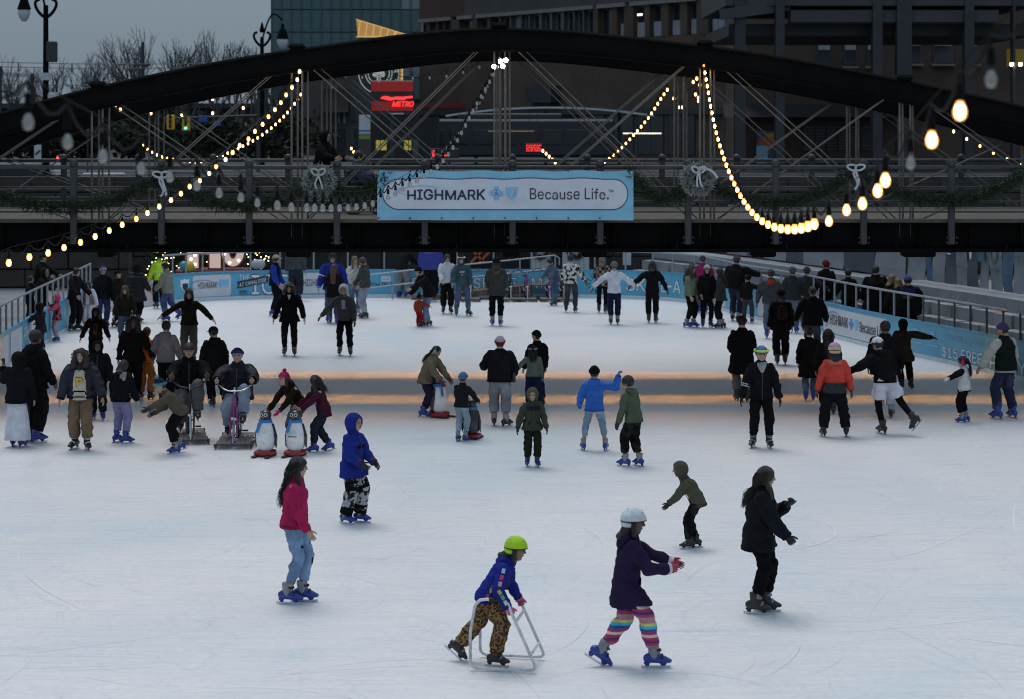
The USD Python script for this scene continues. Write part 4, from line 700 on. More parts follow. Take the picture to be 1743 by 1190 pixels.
for dx in (-.12, .22): b = trimesh.creation.icosphere(subdivisions=2, radius=.075); b.apply_translation((dx, -.12, Zv(108, 80) - .02)); obj('lamp', b, 'bulb_white', LP, smooth=True)

# station canopy, tram, red sign, totem, round emblem sign
C_ = thing('station_canopy', (X(935, 112), 112, STZ), 'thin curved white roof of a tram stop seen through the middle of the bridge', 'canopy'); w = X(1112, 112) - X(762, 112)
a = np.linspace(-1, 1, 30); R = []
for t in a: z = Zv(181, 112) - STZ - .45 * t * t; R += [(t * w / 2, -1.4, z - .1), (t * w / 2, 1.8, z - .1), (t * w / 2, 1.8, z), (t * w / 2, -1.4, z)]
f = []
for k in range(29):
    for q in range(4): i, j = k * 4 + q, k * 4 + (q + 1) % 4; f += [[i, j, i + 4], [j, j + 4, i + 4]]
f += [[0, 2, 1], [0, 3, 2], [116, 117, 118], [116, 118, 119]]; t = trimesh.Trimesh(np.array(R), np.array(f), process=False); t.fix_normals(); obj('roof', t, 'sign_white', C_)
for x in (-4, -.2, 3.8): obj('column', bar((x, 0, 0), (x, 0, Zv(186, 112) - STZ - .1), .09, 8), 'dark_metal', C_)
obj('light_bar', bbox(X(1058, 112) - X(935, 112), X(1122, 112) - X(935, 112), -1.6, -1.5, Zv(227, 112) - STZ, Zv(225, 112) - STZ, .01), 'lamp_white', C_)
mat('navy_paint', (0.016, 0.018, 0.028), rough=0.5, var=0.2, scale=1)
T_ = thing('tram', (X(860, 108), 108, STZ), 'dark navy tram standing at the stop beyond the bridge', 'tram'); w = 11.5
obj('body', bbox(-w / 2, w / 2, 0, 2.6, .45, 2.45, .12), 'navy_paint', T_); obj('roof_gear', bbox(-2.5, 3, .4, 2.2, 2.46, 2.75, .06), 'dark_metal', T_)
for k in range(9): obj('window', bbox(-w / 2 + .4 + k * 1.22, -w / 2 + 1.45 + k * 1.22, -.03, .01, 1.1, 1.9, .03), 'glass_dark', T_)
for x in (-4.2, -3.1, 3.0, 4.1): obj('wheel', bar((x, .1, .32), (x, .25, .32), .32, 14), 'rubber', T_)
obj('interior_glow', bbox(-.9, 1.5, -.05, -.031, 1.78, 1.84, .004), 'window_warm', T_)
dsp = thing('display_board', (X(908, 104), 104, 0), 'small red dotted departure display hanging beyond the middle posts', 'display'); obj('case', bbox(X(894, 104) - X(908, 104), X(922, 104) - X(908, 104), 0, .2, Zv(259, 104), Zv(243, 104), .02), 'dark_metal', dsp)
for j in range(4):
    rr = random.Random(j); x = -.36
    while x < .34: w = rr.uniform(.03, .12); obj('led_text', box(x, x + w, -.02, -.003, Zv(246.5 + j * 3.1, 104) - .03, Zv(246.5 + j * 3.1, 104) + .02), 'neon_red', dsp); x += w + rr.uniform(.03, .06)
obj('hanger', [bar((-.2, .1, Zv(243, 104)), (-.2, .1, 6.2), .02, 6), bar((.2, .1, Zv(243, 104)), (.2, .1, 6.2), .02, 6)], 'dark_metal', dsp)
ds2 = thing('display_board', (X(757, 100), 100, 0), 'red lit display low behind the unlit bulbs left of the middle posts', 'display'); obj('case', bbox(-.7, .7, 0, .2, Zv(276, 100), Zv(252, 100), .02), 'dark_metal', ds2)
for j, (a, b, c, d) in enumerate(((-.64, -.5, 255, 266), (-.40, -.3, 261, 263), (-.2, .15, 263, 265), (.25, .5, 270, 272), (-.64, -.5, 270, 274), (-.35, -.05, 270, 274), (.05, .2, 271, 274))): obj('led_text', box(a, b, -.02, -.003, Zv(d, 100), Zv(c, 100)), 'neon_red', ds2)
obj('post', bar((0, .1, STZ), (0, .1, Zv(276, 100)), .04, 6), 'dark_metal', ds2)
MS = thing('metro_sign', (X(668, 100), 100, 0), 'square dark sign lit red with a running dog shape and the word METRO', 'sign'); hw = X(705, 100) - X(668, 100); zt, zb = Zv(136, 100), Zv(196, 100)
obj('case', bbox(-hw, hw, 0, .35, zb, zt, .04), 'dark_metal', MS); obj('top_panel', bbox(-hw + .04, hw - .04, -.03, -.003, Zv(155, 100), zt - .04, .008), 'neon_red_dim', MS); obj('lower_panel', bbox(-hw + .04, hw - .04, -.03, -.003, Zv(188, 100), Zv(172, 100), .008), 'neon_red_dim', MS)
m = meshkit.text_mesh('METRO', .3, .02, True); b = m.bounds; m.apply_translation(-b[0]); s = b[1] - b[0]; m.apply_scale([1.02 / s[0], .27 / s[1], 1]); v = m.vertices; m.vertices = np.stack([v[:, 0] - .02 + v[:, 1] * .25, -.032 - v[:, 2], v[:, 1] + Zv(181, 100)], 1); m.invert(); obj('lettering', m, 'neon_red', MS)
dog = Polygon([(-.55, .04), (-.45, .12), (-.25, .13), (-.05, .06), (.2, .10), (.5, .09), (.95, .14), (.97, .08), (.7, .05), (.55, -.02), (.35, -.02), (.15, .0), (-.1, -.05), (-.3, -.02), (-.42, .02)]).buffer(.02); m = extrude(dog, .02); v = m.vertices; m.vertices = np.stack([v[:, 0], -.032 - v[:, 2], v[:, 1] + Zv(168, 100)], 1); m.invert(); obj('emblem', m, 'neon_red', MS)
obj('pole', bar((0, .2, STZ), (0, .2, zb), .12, 10), 'dark_metal', MS); obj('white_plate', bbox(-.15, .55, -.03, -.003, Zv(194, 100), Zv(191.5, 100), .004), 'sign_white', MS)
TO = thing('striped_post', (X(620.5, 96), 96, STZ), 'white post sign with blue, orange and green bands', 'sign'); zb = STZ; hw = .26
obj('post', bbox(-hw, hw, 0, .2, 0, Zv(236, 96) - zb - .003, .01), 'grey_wall', TO); obj('panel', bbox(-hw, hw, 0, .2, Zv(221, 96) - zb, Zv(195, 96) - zb, .01), 'sign_white', TO)
for (a, b, mt) in ((221, 223, 'sign_blue'), (223.2, 227, 'ink_light_blue'), (227.2, 230, 'orange_paint'), (230.2, 236, 'green_paint')): obj('band', bbox(-hw, hw, -.002, .2, Zv(b, 96) - zb, Zv(a, 96) - zb, .004), mt, TO)
EM = thing('round_sign', (X(645, 108), 108, 0), 'round black sign with white rings and letters beside a golden panel', 'sign')
def flat(poly, d=.02, off=0.0): m = extrude(poly, d); v = m.vertices; m.vertices = np.stack([v[:, 0], -off - v[:, 2], v[:, 1] + Zv(124, 108)], 1); m.invert(); return m
obj('disc', flat(Point(0, 0).buffer(1.12, 32), .1), 'dark_metal', EM)
for r in (1.08, .72, .58): obj('ring', flat(Point(0, 0).buffer(r, 32).difference(Point(0, 0).buffer(r - .05, 32)), .02, .103), 'neon_white', EM)
obj('emblem', flat(unary_union([Point(0, .12).buffer(.2), Point(-.16, -.05).buffer(.17), Point(.16, -.05).buffer(.17), Polygon([(-.05, 0), (.05, 0), (.12, -.4), (-.12, -.4)])]), .02, .103), 'neon_white', EM)
for ch, ang in (('I', 52), ('E', 30), ('R', 8)):
    m = meshkit.text_mesh(ch, .24, .02, True); b = m.bounds; m.apply_translation(-(b[0] + b[1]) / 2); th = math.radians(ang); rt = trimesh.transformations.rotation_matrix(th - math.pi / 2, (0, 0, 1)); m.apply_transform(rt); v = m.vertices; m.vertices = np.stack([v[:, 0] + .9 * math.cos(th), -.103 - v[:, 2], v[:, 1] + .9 * math.sin(th) + Zv(124, 108)], 1); m.invert(); obj('lettering', m, 'neon_white', EM)
for k in range(5): obj('golden_slat', bbox(1.02 + k * .09 - .2, 1.09 + k * .09 - .2, .12, .2, Zv(138, 108), Zv(104, 108), .01), 'gold_lit_dim' if k % 2 else 'gold_lit', EM)
obj('mount', box(-.1, .1, .1, .3, STZ, Zv(150, 108)), 'dark_metal', EM)
KI = thing('ticket_hall', (X(672, 104), 104, STZ), 'dark ticket hall with yellow lit windows under the red sign', 'building'); w = X(745, 104) - X(632, 104)
obj('wall', box(-1.2, w - 1.2, 0, 3, 0, 2.55), 'dark_wall', KI)
for a, b in ((640, 658), (688, 700)): q = obj('window', bbox(X(a, 104) - X(672, 104), X(b, 104) - X(672, 104), -.04, .0, Zv(255, 104) - STZ, Zv(238, 104) - STZ, .02), 'window_yellow', KI); obj('frame', [box(X(a, 104) - X(672, 104) + .2, X(a, 104) - X(672, 104) + .24, -.07, -.041, Zv(255, 104) - STZ, Zv(238, 104) - STZ), box(X(a, 104) - X(672, 104), X(b, 104) - X(672, 104), -.07, -.041, Zv(247, 104) - STZ, Zv(246, 104) - STZ)], 'dark_metal', q)
obj('shutter', bbox(.9, 1.2, -.03, .0, .3, 1.4, .02), 'mullion', KI)

# traffic signals
mat('signal_yellow', (0.62, 0.36, 0.02), rough=0.5)
SG = thing('traffic_signal', (0, 95, 0), 'mast arm carrying two yellow traffic lights, one showing green', 'traffic light'); xm = X(440, 95)
obj('pole', bar((xm, 0, STZ), (xm, 0, Zv(150, 95)), .1, 10, .07), 'dark_metal', SG); obj('mast_arm', bar((xm, 0, Zv(196, 95)), (X(280, 95), 0, Zv(201, 95)), .06, 8, .04), 'dark_metal', SG)
for u, v in ((292, 207), (318, 209)):
    h = obj('signal_head', bbox(X(u - 6.5, 95), X(u + 6.5, 95), -.35, -.1, Zv(v + 13, 95), Zv(v - 12, 95), .03), 'signal_yellow', SG)
    for k in range(3): z = Zv(v + (k - 1) * 8, 95); obj('lens', bar((X(u, 95), -.37, z), (X(u, 95), -.35, z), .07, 10), 'green_lamp' if k == 2 and u == 318 else 'rubber', h); obj('visor', bar((X(u, 95), -.5, z + .09), (X(u, 95), -.35, z + .09), .05, 6), 'rubber', h)
obj('street_sign', bbox(X(338, 95), X(353, 95), -.1, -.05, Zv(207, 95), Zv(196, 95), .01), 'sign_blue', SG); obj('street_sign', bbox(X(363, 95), X(376, 95), -.1, -.05, Zv(214, 95), Zv(205, 95), .01), 'sign_blue', SG)
YS = thing('warning_sign', (X(149, 92), 92, 0), 'small yellow warning sign on a pole left of the bridge post', 'sign'); obj('plate', bar((0, -.03, Zv(214, 92)), (0, 0, Zv(214, 92)), .2, 4), 'yellow_paint', YS); obj('pole', bar((0, .03, 1.9), (0, .03, Zv(210, 92)), .035, 6), 'dark_metal', YS)
RS = thing('red_signal', (X(99, 90), 90, 0), 'small red lit signal on a dark post at the left', 'signal'); obj('post', bar((0, 0, 1.9), (0, 0, Zv(262, 90)), .04, 6), 'dark_metal', RS); obj('head', bbox(-.08, .08, -.1, .1, Zv(272, 90), Zv(264, 90), .02), 'dark_metal', RS); obj('lamp', bar((0, -.13, Zv(268, 90)), (0, -.1, Zv(268, 90)), .05, 10), 'red_lamp', RS)
BL = thing('hanging_plate', (X(64, 93), 93, 0), 'narrow pale plate sign with dark marks at the left edge of the bridge', 'sign'); obj('plate', bbox(-.16, .16, 0, .05, Zv(278, 93), Zv(246, 93), .01), 'sign_white', BL); obj('mark', [flat_bar((-.1, -.02, Zv(262, 93)), (.12, -.02, Zv(255, 93)), .02, .06), box(-.11, .11, -.02, -.003, Zv(275, 93), Zv(271, 93))], 'rubber', BL); obj('pole', bar((0, .08, 1.9), (0, .08, Zv(244, 93)), .03, 6), 'dark_metal', BL)

# old fashioned street lamps, poles and wires
def lantern(p, c, s, up=True):
    prof = np.array([(0, .52), (.05, .50), (.06, .36), (.12, .30), (.20, .05), (.22, .0), (.2, -.03), (0, -.03)]) * s; m = trimesh.creation.revolve(prof, sections=14); m.apply_translation(c); k = obj('lantern', m, 'black_steel', p, smooth=25)
    m = trimesh.creation.revolve(np.array([(0, -.03), (.19, -.035), (.20, -.15), (.15, -.3), (.07, -.4), (0, -.41)])[::-1] * s, sections=14); m.apply_translation(c); obj('globe', m, 'sign_white', k, smooth=True)
def street_lamp(u, y, vt, side, lu, lv, s, label, extra=False):
    x, zt = X(u, y), Zv(vt, y); p = thing('street_lamp', (x, y, 1.9), label, 'street lamp'); zt -= 1.9
    obj('pole', [bar((0, 0, 0), (0, 0, zt), .16, 10, .10), bar((0, 0, 0), (0, 0, 1.2), .26, 10, .2)], 'black_steel', p)
    lx, lz = X(lu, y) - x, Zv(lv, y) - 1.9
    t = np.linspace(0, 1, 14); A = np.stack([lx * t, 0 * t, zt - .2 + (lz + .62 * s - zt + .2) * t + 1.0 * np.sin(t * np.pi) * (1 - .3 * t)], 1); obj('arm', tube(A, .05, 6), 'black_steel', p); lantern(p, (lx, 0, lz), s)
    for q in (-1, 1): obj('scroll', tube(smooth_curve([(0, 0, zt - .5), (q * .35, 0, zt - .2), (q * .42, 0, zt + .15), (q * .25, 0, zt + .25)], 10), .07, 6), 'black_steel', p)
    obj('finial', hull(sph((0, 0, zt + .35), .14), sph((0, 0, zt + .75), .04)), 'black_steel', p)
    if extra:
        obj('control_box', [bbox(.05, .45, -.2, .2, zt - 2.35, zt - 1.5, .03)], 'grey_steel', p); obj('camera_housing', [bbox(.1, .5, -.2, .2, zt - 4.6, zt - 3.6, .08)], 'sign_white', p); obj('band', bar((0, 0, zt - 3.1), (0, 0, zt - 2.8), .2, 10), 'sign_white', p)
street_lamp(78, 85, 8, -1, 41, 14, 1.3, 'tall black street lamp with hanging lantern at the upper left, boxes on its pole', True)
street_lamp(446, 110, 62, 1, 481, 64, 1.5, 'black street lamp with a bent arm and lantern left of the glass tower')
for u, vt, y, lab in ((243, 71, 130, 'dark square utility pole among the bare trees'), (55, 124, 130, 'short dark utility pole at the far left'), (0, 112, 118, 'dark utility pole at the left border'), (452, 120, 120, 'slim dark pole under the left chord')): p = thing('utility_pole', (X(u, y), y, STZ), lab, 'pole'); obj('pole', bar((0, 0, 0), (0, 0, Zv(vt, y) - STZ), .14, 8, .11), 'dark_metal', p); obj('crossarm', bbox(-.5, .5, -.06, .06, Zv(vt, y) - STZ - 1.5, Zv(vt, y) - STZ - 1.38, .01), 'dark_metal', p)
for k, (va, vb, lab) in enumerate(((103, 107, 'upper overhead wire across the left sky'), (111, 114, 'lower overhead wire across the left sky'), (142, 140, 'faint lowest overhead wire across the left sky'))):
    t = np.linspace(0, 1, 24); P = np.array([pt(-60 + 420 * a, va + (vb - va) * a + 3 * math.sin(a * math.pi), 125 - k) for a in t]); p = thing('overhead_wire', (0, 0, 0), lab, 'wire'); obj('wire', tube(P, .022, 4), 'dark_metal', p)
    for a in (.25, .47): i = int(a * 23); obj('dropper', bar(P[i], P[i] - [0, 0, .25], .04, 5), 'dark_metal', p)

# bare trees
def bare_tree(x, y, h, seed, label, z0=STZ, spread=.42):
    r = np.random.default_rng(seed); segs = []
    def grow(a, d, L, rad, lev):
        n = 2 if lev else 3; p_ = a
        for k in range(n): d = d + r.normal(size=3) * .10 + [0, 0, .05]; d /= np.linalg.norm(d); q = p_ + d * L / n; segs.append((p_, q, rad * (1 - .25 * k / n), rad * (1 - .25 * (k + 1) / n), lev)); p_ = q
        if lev < 5:
            for k in range(4 if lev == 1 else (3 if lev < 4 else 2)):
                ph = r.uniform(0, 2 * np.pi); s = r.uniform(.25, 1) * (spread + .15 * lev / 4); e = d + np.array([math.cos(ph) * s, math.sin(ph) * s * .7, .1]); e /= np.linalg.norm(e); grow(p_ if k < 2 else a + d * L * r.uniform(.35, .9), e, L * r.uniform(.66, .9), rad * .6, lev + 1)
    grow(np.zeros(3), np.array([0, 0, 1.]), h * .26, h * .022, 0)
    p = thing('bare_tree', (x, y, z0), label, 'tree', 'bare trees behind the bridge'); mx = max(s[1][2] for s in segs); k = h / mx
    obj('trunk', [bar(a * k, b * k, r1, 7, r2) for a, b, r1, r2, l in segs if l == 0], 'bark', p); obj('crown', [bar(a * k, b * k, max(r1, .017), 3, max(r2, .011)) for a, b, r1, r2, l in segs if l > 0], 'twig', p)
tl = [(-8, 120, 'at the left border'), (24, 108, 'left of the tall street lamp'), (64, 128, 'behind the tall street lamp'), (104, 112, 'just right of the tall street lamp'), (140, 118, 'above the leftmost chord cap'), (172, 104, 'second right of the tall lamp'), (212, 96, 'left of the square utility pole'), (256, 62, 'tallest, behind the square utility pole'), (292, 74, 'right of the utility pole'), (328, 72, 'above the left third of the chord'), (366, 70, 'upright one midway to the bent lamp'), (402, 84, 'near the bent street lamp'), (432, 88, 'just left of the bent street lamp'), (468, 96, 'in front of the glass tower')]
for k, (u, v, w) in enumerate(tl):
    y = 142 + (k * 37 % 19); bare_tree(X(u, y), y, (Zv(v, y) - STZ) * 1.12, 40 + k, 'bare winter tree ' + w)
for k, (u, v, y, w) in enumerate(((70, 205, 118, 'dark evergreen shrub behind the left end of the bridge'), (150, 196, 120, 'dark evergreen shrub left of the warning sign'), (235, 190, 122, 'dark rounded evergreen behind the traffic lights'), (330, 205, 124, 'low dark evergreen under the mast arm'), (400, 196, 120, 'dark evergreen right of the traffic lights'), (480, 200, 126, 'dark evergreen before the pale building'))):
    p = thing('evergreen_shrub', (X(u, y), y, STZ), w, 'shrub'); h = Zv(v, y) - STZ; C = RNG.normal(size=(40, 3)) * [1.3, .7, h * .22] + [0, 0, h * .5]; C[:, 2] = np.clip(C[:, 2], .2, h * .85); obj('trunk', bar((0, 0, 0), (0, 0, h * .6), .09, 6, .04), 'bark', p); obj('foliage', needles(C, .75, 1500, .4, 90 + k, .12), 'conifer_dark', p)
LR = thing('low_building', (X(60, 170), 170, STZ), 'long low dark building beyond the bare trees', 'building'); obj('wall', box(-30, 26, 0, 8, 0, 3.4), 'dark_wall', LR); obj('roof', box(-30.4, 26.4, -.4, 8.4, 3.403, 3.8), 'dark_metal', LR)
for k in range(18): obj('window', bbox(-28 + k * 3, -26.6 + k * 3, -.05, 0, 1.0, 2.2, .02), 'glass_dark' if k % 5 else 'window_warm', LR)

# terrace below the street with parked cars
top('terrace', [box(-60, 40, 78.1, 100, -.02, 1.9)], 'asphalt', None, None, kind='structure')
def car(u, y, label, mt, van=False, rz=0):
    p = thing('parked_car', (X(u, y), y, 1.9), label, 'van' if van else 'car', None, rz); L, W, H = (5.0, 1.9, 2.1) if van else (4.4, 1.8, 1.45)
    pr = Polygon([(-L / 2, .3), (L / 2, .3), (L / 2, .75), (L / 2 - .9, .95), (L / 2 - 1.5, H), (-L / 2 + .15, H), (-L / 2, .9)]) if van else Polygon([(-L / 2, .3), (L / 2, .3), (L / 2, .7), (L / 2 - 1.1, .88), (L / 2 - 1.7, H), (-L / 2 + 1.0, H), (-L / 2 + .3, .92), (-L / 2, .85)])
    m = extrude(pr.buffer(.06), W); v = m.vertices; m.vertices = np.stack([v[:, 0], W / 2 - v[:, 2], v[:, 1]], 1); m.fix_normals(); obj('body', m, mt, p)
    wp = affinity.scale(pr, .78, .36, origin=(-.1, H * .92)); m = extrude(wp, W + .02); v = m.vertices; m.vertices = np.stack([v[:, 0], (W + .02) / 2 - v[:, 2], v[:, 1]], 1); m.fix_normals(); obj('window', m, 'glass_dark', p)
    for sx in (-1, 1):
        for sy in (-1, 1): obj('wheel', bar((sx * L * .31, sy * W / 2 - .1, .33), (sx * L * .31, sy * W / 2 + .1, .33), .33, 14), 'rubber', p)
    for sy in (-1, 1): obj('headlight', bbox(L / 2 - .02, L / 2 + .08, sy * .6 - .2, sy * .6 + .2, .55, .72, .02), 'sign_white', p)
car(50, 86, 'white van parked behind the left end of the bridge railing', 'van_white', True); car(190, 90, 'pale car parked left of the left bow', 'van_white', False, 10); car(335, 92, 'dark car parked behind the garland left of the wreath', 'tarp_dark', False, 5)
LW = thing('low_wall', (0, 94, 1.9), 'low pale wall along the terrace behind the left wreath', 'wall'); k = X(340, 94)
while k < X(478, 94): obj('coping', bbox(k + .01, k + .98, 0, .4, .62, .75, .01), 'concrete_pale', LW); obj('block', bbox(k + .01, k + .98, .04, .36, .0, .617, .01), 'stone_dark', LW); k += 1.0
# festive letters, fir trees and huts behind the rink
def big_letter(u0, u1, v0, v1, y, poly, label):
    xa, xb, za, zb = X(u0, y), X(u1, y), Zv(v1, y), Zv(v0, y); p = thing('marquee_letter', ((xa + xb) / 2, y, za), label, 'letter'); w, h = xb - xa, zb - za; P = affinity.translate(affinity.scale(poly, w, h, origin=(0, 0)), -w / 2, 0)
    def f(m): v = m.vertices; m.vertices = np.stack([v[:, 0], -v[:, 2], v[:, 1]], 1); m.invert(); return m
    obj('face', f(extrude(P, .12)), 'marquee', p); e = f(extrude(P.buffer(.045).difference(P.buffer(.003)), .3)); e.apply_translation((0, .08, 0)); obj('return', e, 'red_paint', p)
    L = P.buffer(-w * .11); L = max(getattr(L, 'geoms', [L]), key=lambda q: q.length); n = 7
    for k in range(n): c = L.exterior.interpolate(k / n, normalized=True); b = trimesh.creation.icosphere(subdivisions=1, radius=.05); b.apply_translation((c.x, -.15, c.y)); obj('bulb', b, 'marquee_bulb', p, smooth=True)
Hp = unary_union([sbox(0, 0, .34, 1), sbox(.66, 0, 1, 1), sbox(.3, .40, .7, .60)]); Op = Point(.5, .5).buffer(.5, 24).difference(affinity.scale(Point(.5, .5).buffer(.17, 16), 1, 1.6))
big_letter(320, 377, 396, 455, 70.5, Hp, 'big white marquee letter H with a red edge behind the rink'); big_letter(378, 417, 396, 452, 70.4, Op, 'big white round marquee letter O with light bulbs behind the rink')
top('red_plinth', bbox(X(303, 70.8), X(425, 70.8), 70.1, 71.3, -.02, Zv(457, 70.5), .05), 'red_paint', 'red plinth under the marquee letters', 'plinth')
for k, (u, y, h, r, lab) in enumerate(((300, 71.8, 1.9, .6, 'lit fir tree left of the letter H'), (350, 72.2, 2.1, .6, 'lit fir tree between the letter strokes'), (432, 71.8, 1.8, .5, 'lit fir tree right of the letter O'), (272, 72.0, 1.7, .5, 'lit fir tree behind the worker in yellow'), (447, 72.6, 1.6, .45, 'small lit fir tree beside two white balls'))):
    p = thing('fir_tree', (X(u, y), y, -.02), lab, 'fir tree', 'lit fir trees'); obj('trunk', bar((0, 0, 0), (0, 0, h), .06, 6, .015), 'bark', p); rr = np.random.default_rng(60 + k); zz = rr.random(500) ** .7; C = np.stack([(1 - zz) * r * rr.normal(size=500) * .55, (1 - zz) * r * rr.normal(size=500) * .55, .2 + zz * (h - .2)], 1); obj('foliage', needles(C, .1, 1800, .16, k, .02), 'conifer_dark', p)
    a = rr.uniform(0, 2 * np.pi, 34); z = rr.random(34) ** .8; q = []
    for t, s in zip(a, z): b = trimesh.creation.icosphere(subdivisions=0, radius=.022); b.apply_translation((math.cos(t) * (1 - s) * r * 1.05, -abs(math.sin(t)) * (1 - s) * r * 1.05 - .05, .25 + s * (h - .3))); q.append(b)
    obj('fairy_lights', q, 'fairy', p, kind='stuff')
for u, v, mt, lab in ((436, 449, 'ribbon_white', 'left white ball ornament behind the boards'), (443, 449, 'ribbon_white', 'right white ball ornament behind the boards'), (313, 452, 'teal_ball', 'teal ball ornament beside the letter H'), (323, 453, 'ink_yellow', 'yellow ball ornament beside the letter H')):
    c = pt(u, v, 69.7); b = trimesh.creation.icosphere(subdivisions=3, radius=.17); s = bar((0, 0, -c[2]), (0, 0, -.15), .03, 6); p = thing('ball_ornament', c, lab, 'ornament'); obj('ball', b, mt, p, smooth=True); obj('stand', s, 'dark_metal', p)
for u0, u1, lab in ((903, 937, 'white hut with a dark wreath, left one behind the boards'), (957, 1003, 'white hut with a dark wreath, right one behind the boards')):
    y = 71.5; p = thing('wooden_hut', (X(u0, y), y, -.02), lab, 'hut'); w = X(u1, y) - X(u0, y); n = max(3, int(w / .16))
    for k in range(n): obj('board', bbox(k * w / n + .004, (k + 1) * w / n - .004, 0, .05, .0, 2.3, .006), 'van_white', p)
    obj('frame', box(0, w, .06, 1.5, 0, 2.28), 'dark_wall', p); obj('roof', hull(np.array([(-.2, -.3, 2.3), (w + .2, -.3, 2.3), (-.2, .9, 2.9), (w + .2, .9, 2.9), (-.2, 1.9, 2.3), (w + .2, 1.9, 2.3)])), 'dark_metal', p)
    a = np.linspace(0, 2 * np.pi, 30); C = np.stack([np.cos(a) * .25 + w * .5, 0 * a - .06, np.sin(a) * .25 + Zv(424, y)], 1); obj('wreath', needles(C, .09, 700, .08, u0, .015), 'conifer_dark', p)
FE = thing('picket_fence', (0, 70.6, 0), 'dark picket railing with a white cloth behind the right of the boards', 'fence')
for k in range(16): x = X(1045, 70.6) + k * .12; obj('picket', bar((x, 0, 0), (x, 0, 1.62), .014, 5), 'dark_metal', FE)
obj('rail', [bar((X(1040, 70.6), 0, z), (X(1092, 70.6), 0, z), .02, 6) for z in (.15, 1.6)], 'dark_metal', FE); obj('cloth', bbox(X(1060, 70.6), X(1074, 70.6), -.08, -.03, .75, 1.5, .01), 'ribbon_white', FE)
DB = thing('dark_shelter', (X(470, 74), 74, -.02), 'dark shelter wall behind the middle of the boards', 'shelter'); w = X(900, 74) - X(470, 74)
for k in range(12): obj('panel', bbox(k * w / 12 + .01, (k + 1) * w / 12 - .01, 0, .1, 0, 2.1, .01), 'dark_wall', DB)
obj('roof', box(-.2, w + .2, -.4, 1.2, 2.11, 2.25), 'dark_metal', DB)
for a, b in ((800, 822), (815, 836), (824, 803)): obj('orange_prop', flat_bar((X(a, 73) - X(470, 74), -.35, Zv(448, 73)), (X(b, 73) - X(470, 74), -.35, Zv(425, 73)), .05, .08), 'orange_paint', DB)
# ------------------------------------------------------------------ people
def nrm(v): v = np.asarray(v, float); return v / (np.linalg.norm(v) + 1e-12)
def ell(c, A, a, d=None, b=None, n=14):
    t = np.arange(n) * 2 * np.pi / n; return np.asarray(c) + np.cos(t)[:, None] * np.asarray(A) * a + np.sin(t)[:, None] * np.asarray(d) * b
def disc(c, ax, r, n=12):
    ax = nrm(ax); h = np.array([1., 0, 0]) if abs(ax[0]) < .8 else np.array([0, 1., 0]); e = nrm(np.cross(ax, h)); return ell(c, e, r, np.cross(ax, e), r, n)
def xf(man, R, c, s=1.0): return man.transform(np.hstack([np.asarray(R, float) * s, np.asarray(c, float)[:, None]]))
def soft(man, res, it=6, fold=0.0, freq=9.0, seed=0, stretch=(1, 1, 1)):
    if isinstance(man, Manifold): man = man.refine_to_length(res)
    m = M2T(man); trimesh.smoothing.filter_taubin(m, iterations=it)
    if fold:
        n = m.vertex_normals; p = m.vertices * np.array(stretch) * freq; f = meshkit.fbm(p + seed * 7.3, 3, seed) - .5; m.vertices = m.vertices + n * (f * 2 * fold)[:, None]
    return m
# hand: fingers along +x, thumb towards +y, palm facing -z, unit length
def make_hand(curl):
    parts = [hull(sph((.05, 0, 0), (.14, .15, .10)), sph((.42, .16, 0), (.09, .09, .085)), sph((.44, -.17, 0), (.09, .09, .08)))]
    for y, L, r in ((.17, .44, .062), (.055, .49, .064), (-.06, .46, .062), (-.17, .36, .055)):
        p = np.array([.46, y, 0.]); a = 0.0
        for k, f in enumerate((.45, .31, .24)): a += curl * (1.0 if k else .8); q = p + L * f * np.array([math.cos(a), y * .18, -math.sin(a)]); parts.append(hull(sph(p, r * (1 - .1 * k), 1), sph(q, r * (.9 - .1 * k), 1))); p = q
    p = np.array([.12, .12, -.02]); 
    for d, L, r in (((.6, .75, -.25), .2, .085), ((.8, .45, -.35), .2, .07), ((.9, .15, -.4), .15, .06)): q = p + nrm(d) * L; parts.append(hull(sph(p, r), sph(q, r * .85))); p = q
    return join(parts)
HAND = {'relax': make_hand(.30), 'grip': make_hand(1.15), 'flat': make_hand(.08)}
MIT = {k: hull(sph((.05, 0, 0), (.16, .18, .13)), sph((.5, 0, -.02), (.22, .24, .12))) + hull(sph((.62, 0, -.06), (.2, .22, .11)), sph((.82, 0, -.16 if k != 'flat' else -.05), (.12, .17, .1))) + hull(sph((.15, .12, -.02), .1), sph((.36, .30, -.1), .075)) for k in HAND}
# head: face towards +x, chin at -0.5, crown at +0.5
def make_head():
    h = hull(sph((-.03, 0, .11), (.42, .345, .385), 2), sph((.06, 0, -.12), (.31, .27, .24), 2), sph((.20, 0, -.39), (.10, .10, .085), 1), sph((.05, .15, -.27), .12), sph((.05, -.15, -.27), .12))
    h = M2T(h.refine_to_length(.11)); trimesh.smoothing.filter_taubin(h, iterations=4); h = Manifold(m3.Mesh(np.asarray(h.vertices, np.float32), np.asarray(h.faces, np.uint32)))
    for s in (-1, 1): h = h - hull(sph((.41, s * .135, .035), (.085, .09, .06), 1)); h = h + hull(sph((-.02, s * .335, -.02), (.085, .035, .12), 1))
    nose = hull(sph((.36, 0, .07), .035), sph((.43, 0, -.075), .05), sph((.38, .055, -.095), .03), sph((.38, -.055, -.095), .03)); brow = hull(sph((.355, .15, .115), (.04, .07, .025)), sph((.355, -.15, .115), (.04, .07, .025)))
    return join([h, nose, brow, hull(sph((.345, 0, -.215), (.035, .09, .025)))])
HEAD = make_head(); HEADLO = hull(sph((-.03, 0, .11), (.42, .345, .385), 1), sph((.06, 0, -.12), (.31, .27, .24), 1), sph((.20, 0, -.39), .1)) + hull(sph((.36, 0, .07), .035), sph((.43, 0, -.08), .055))
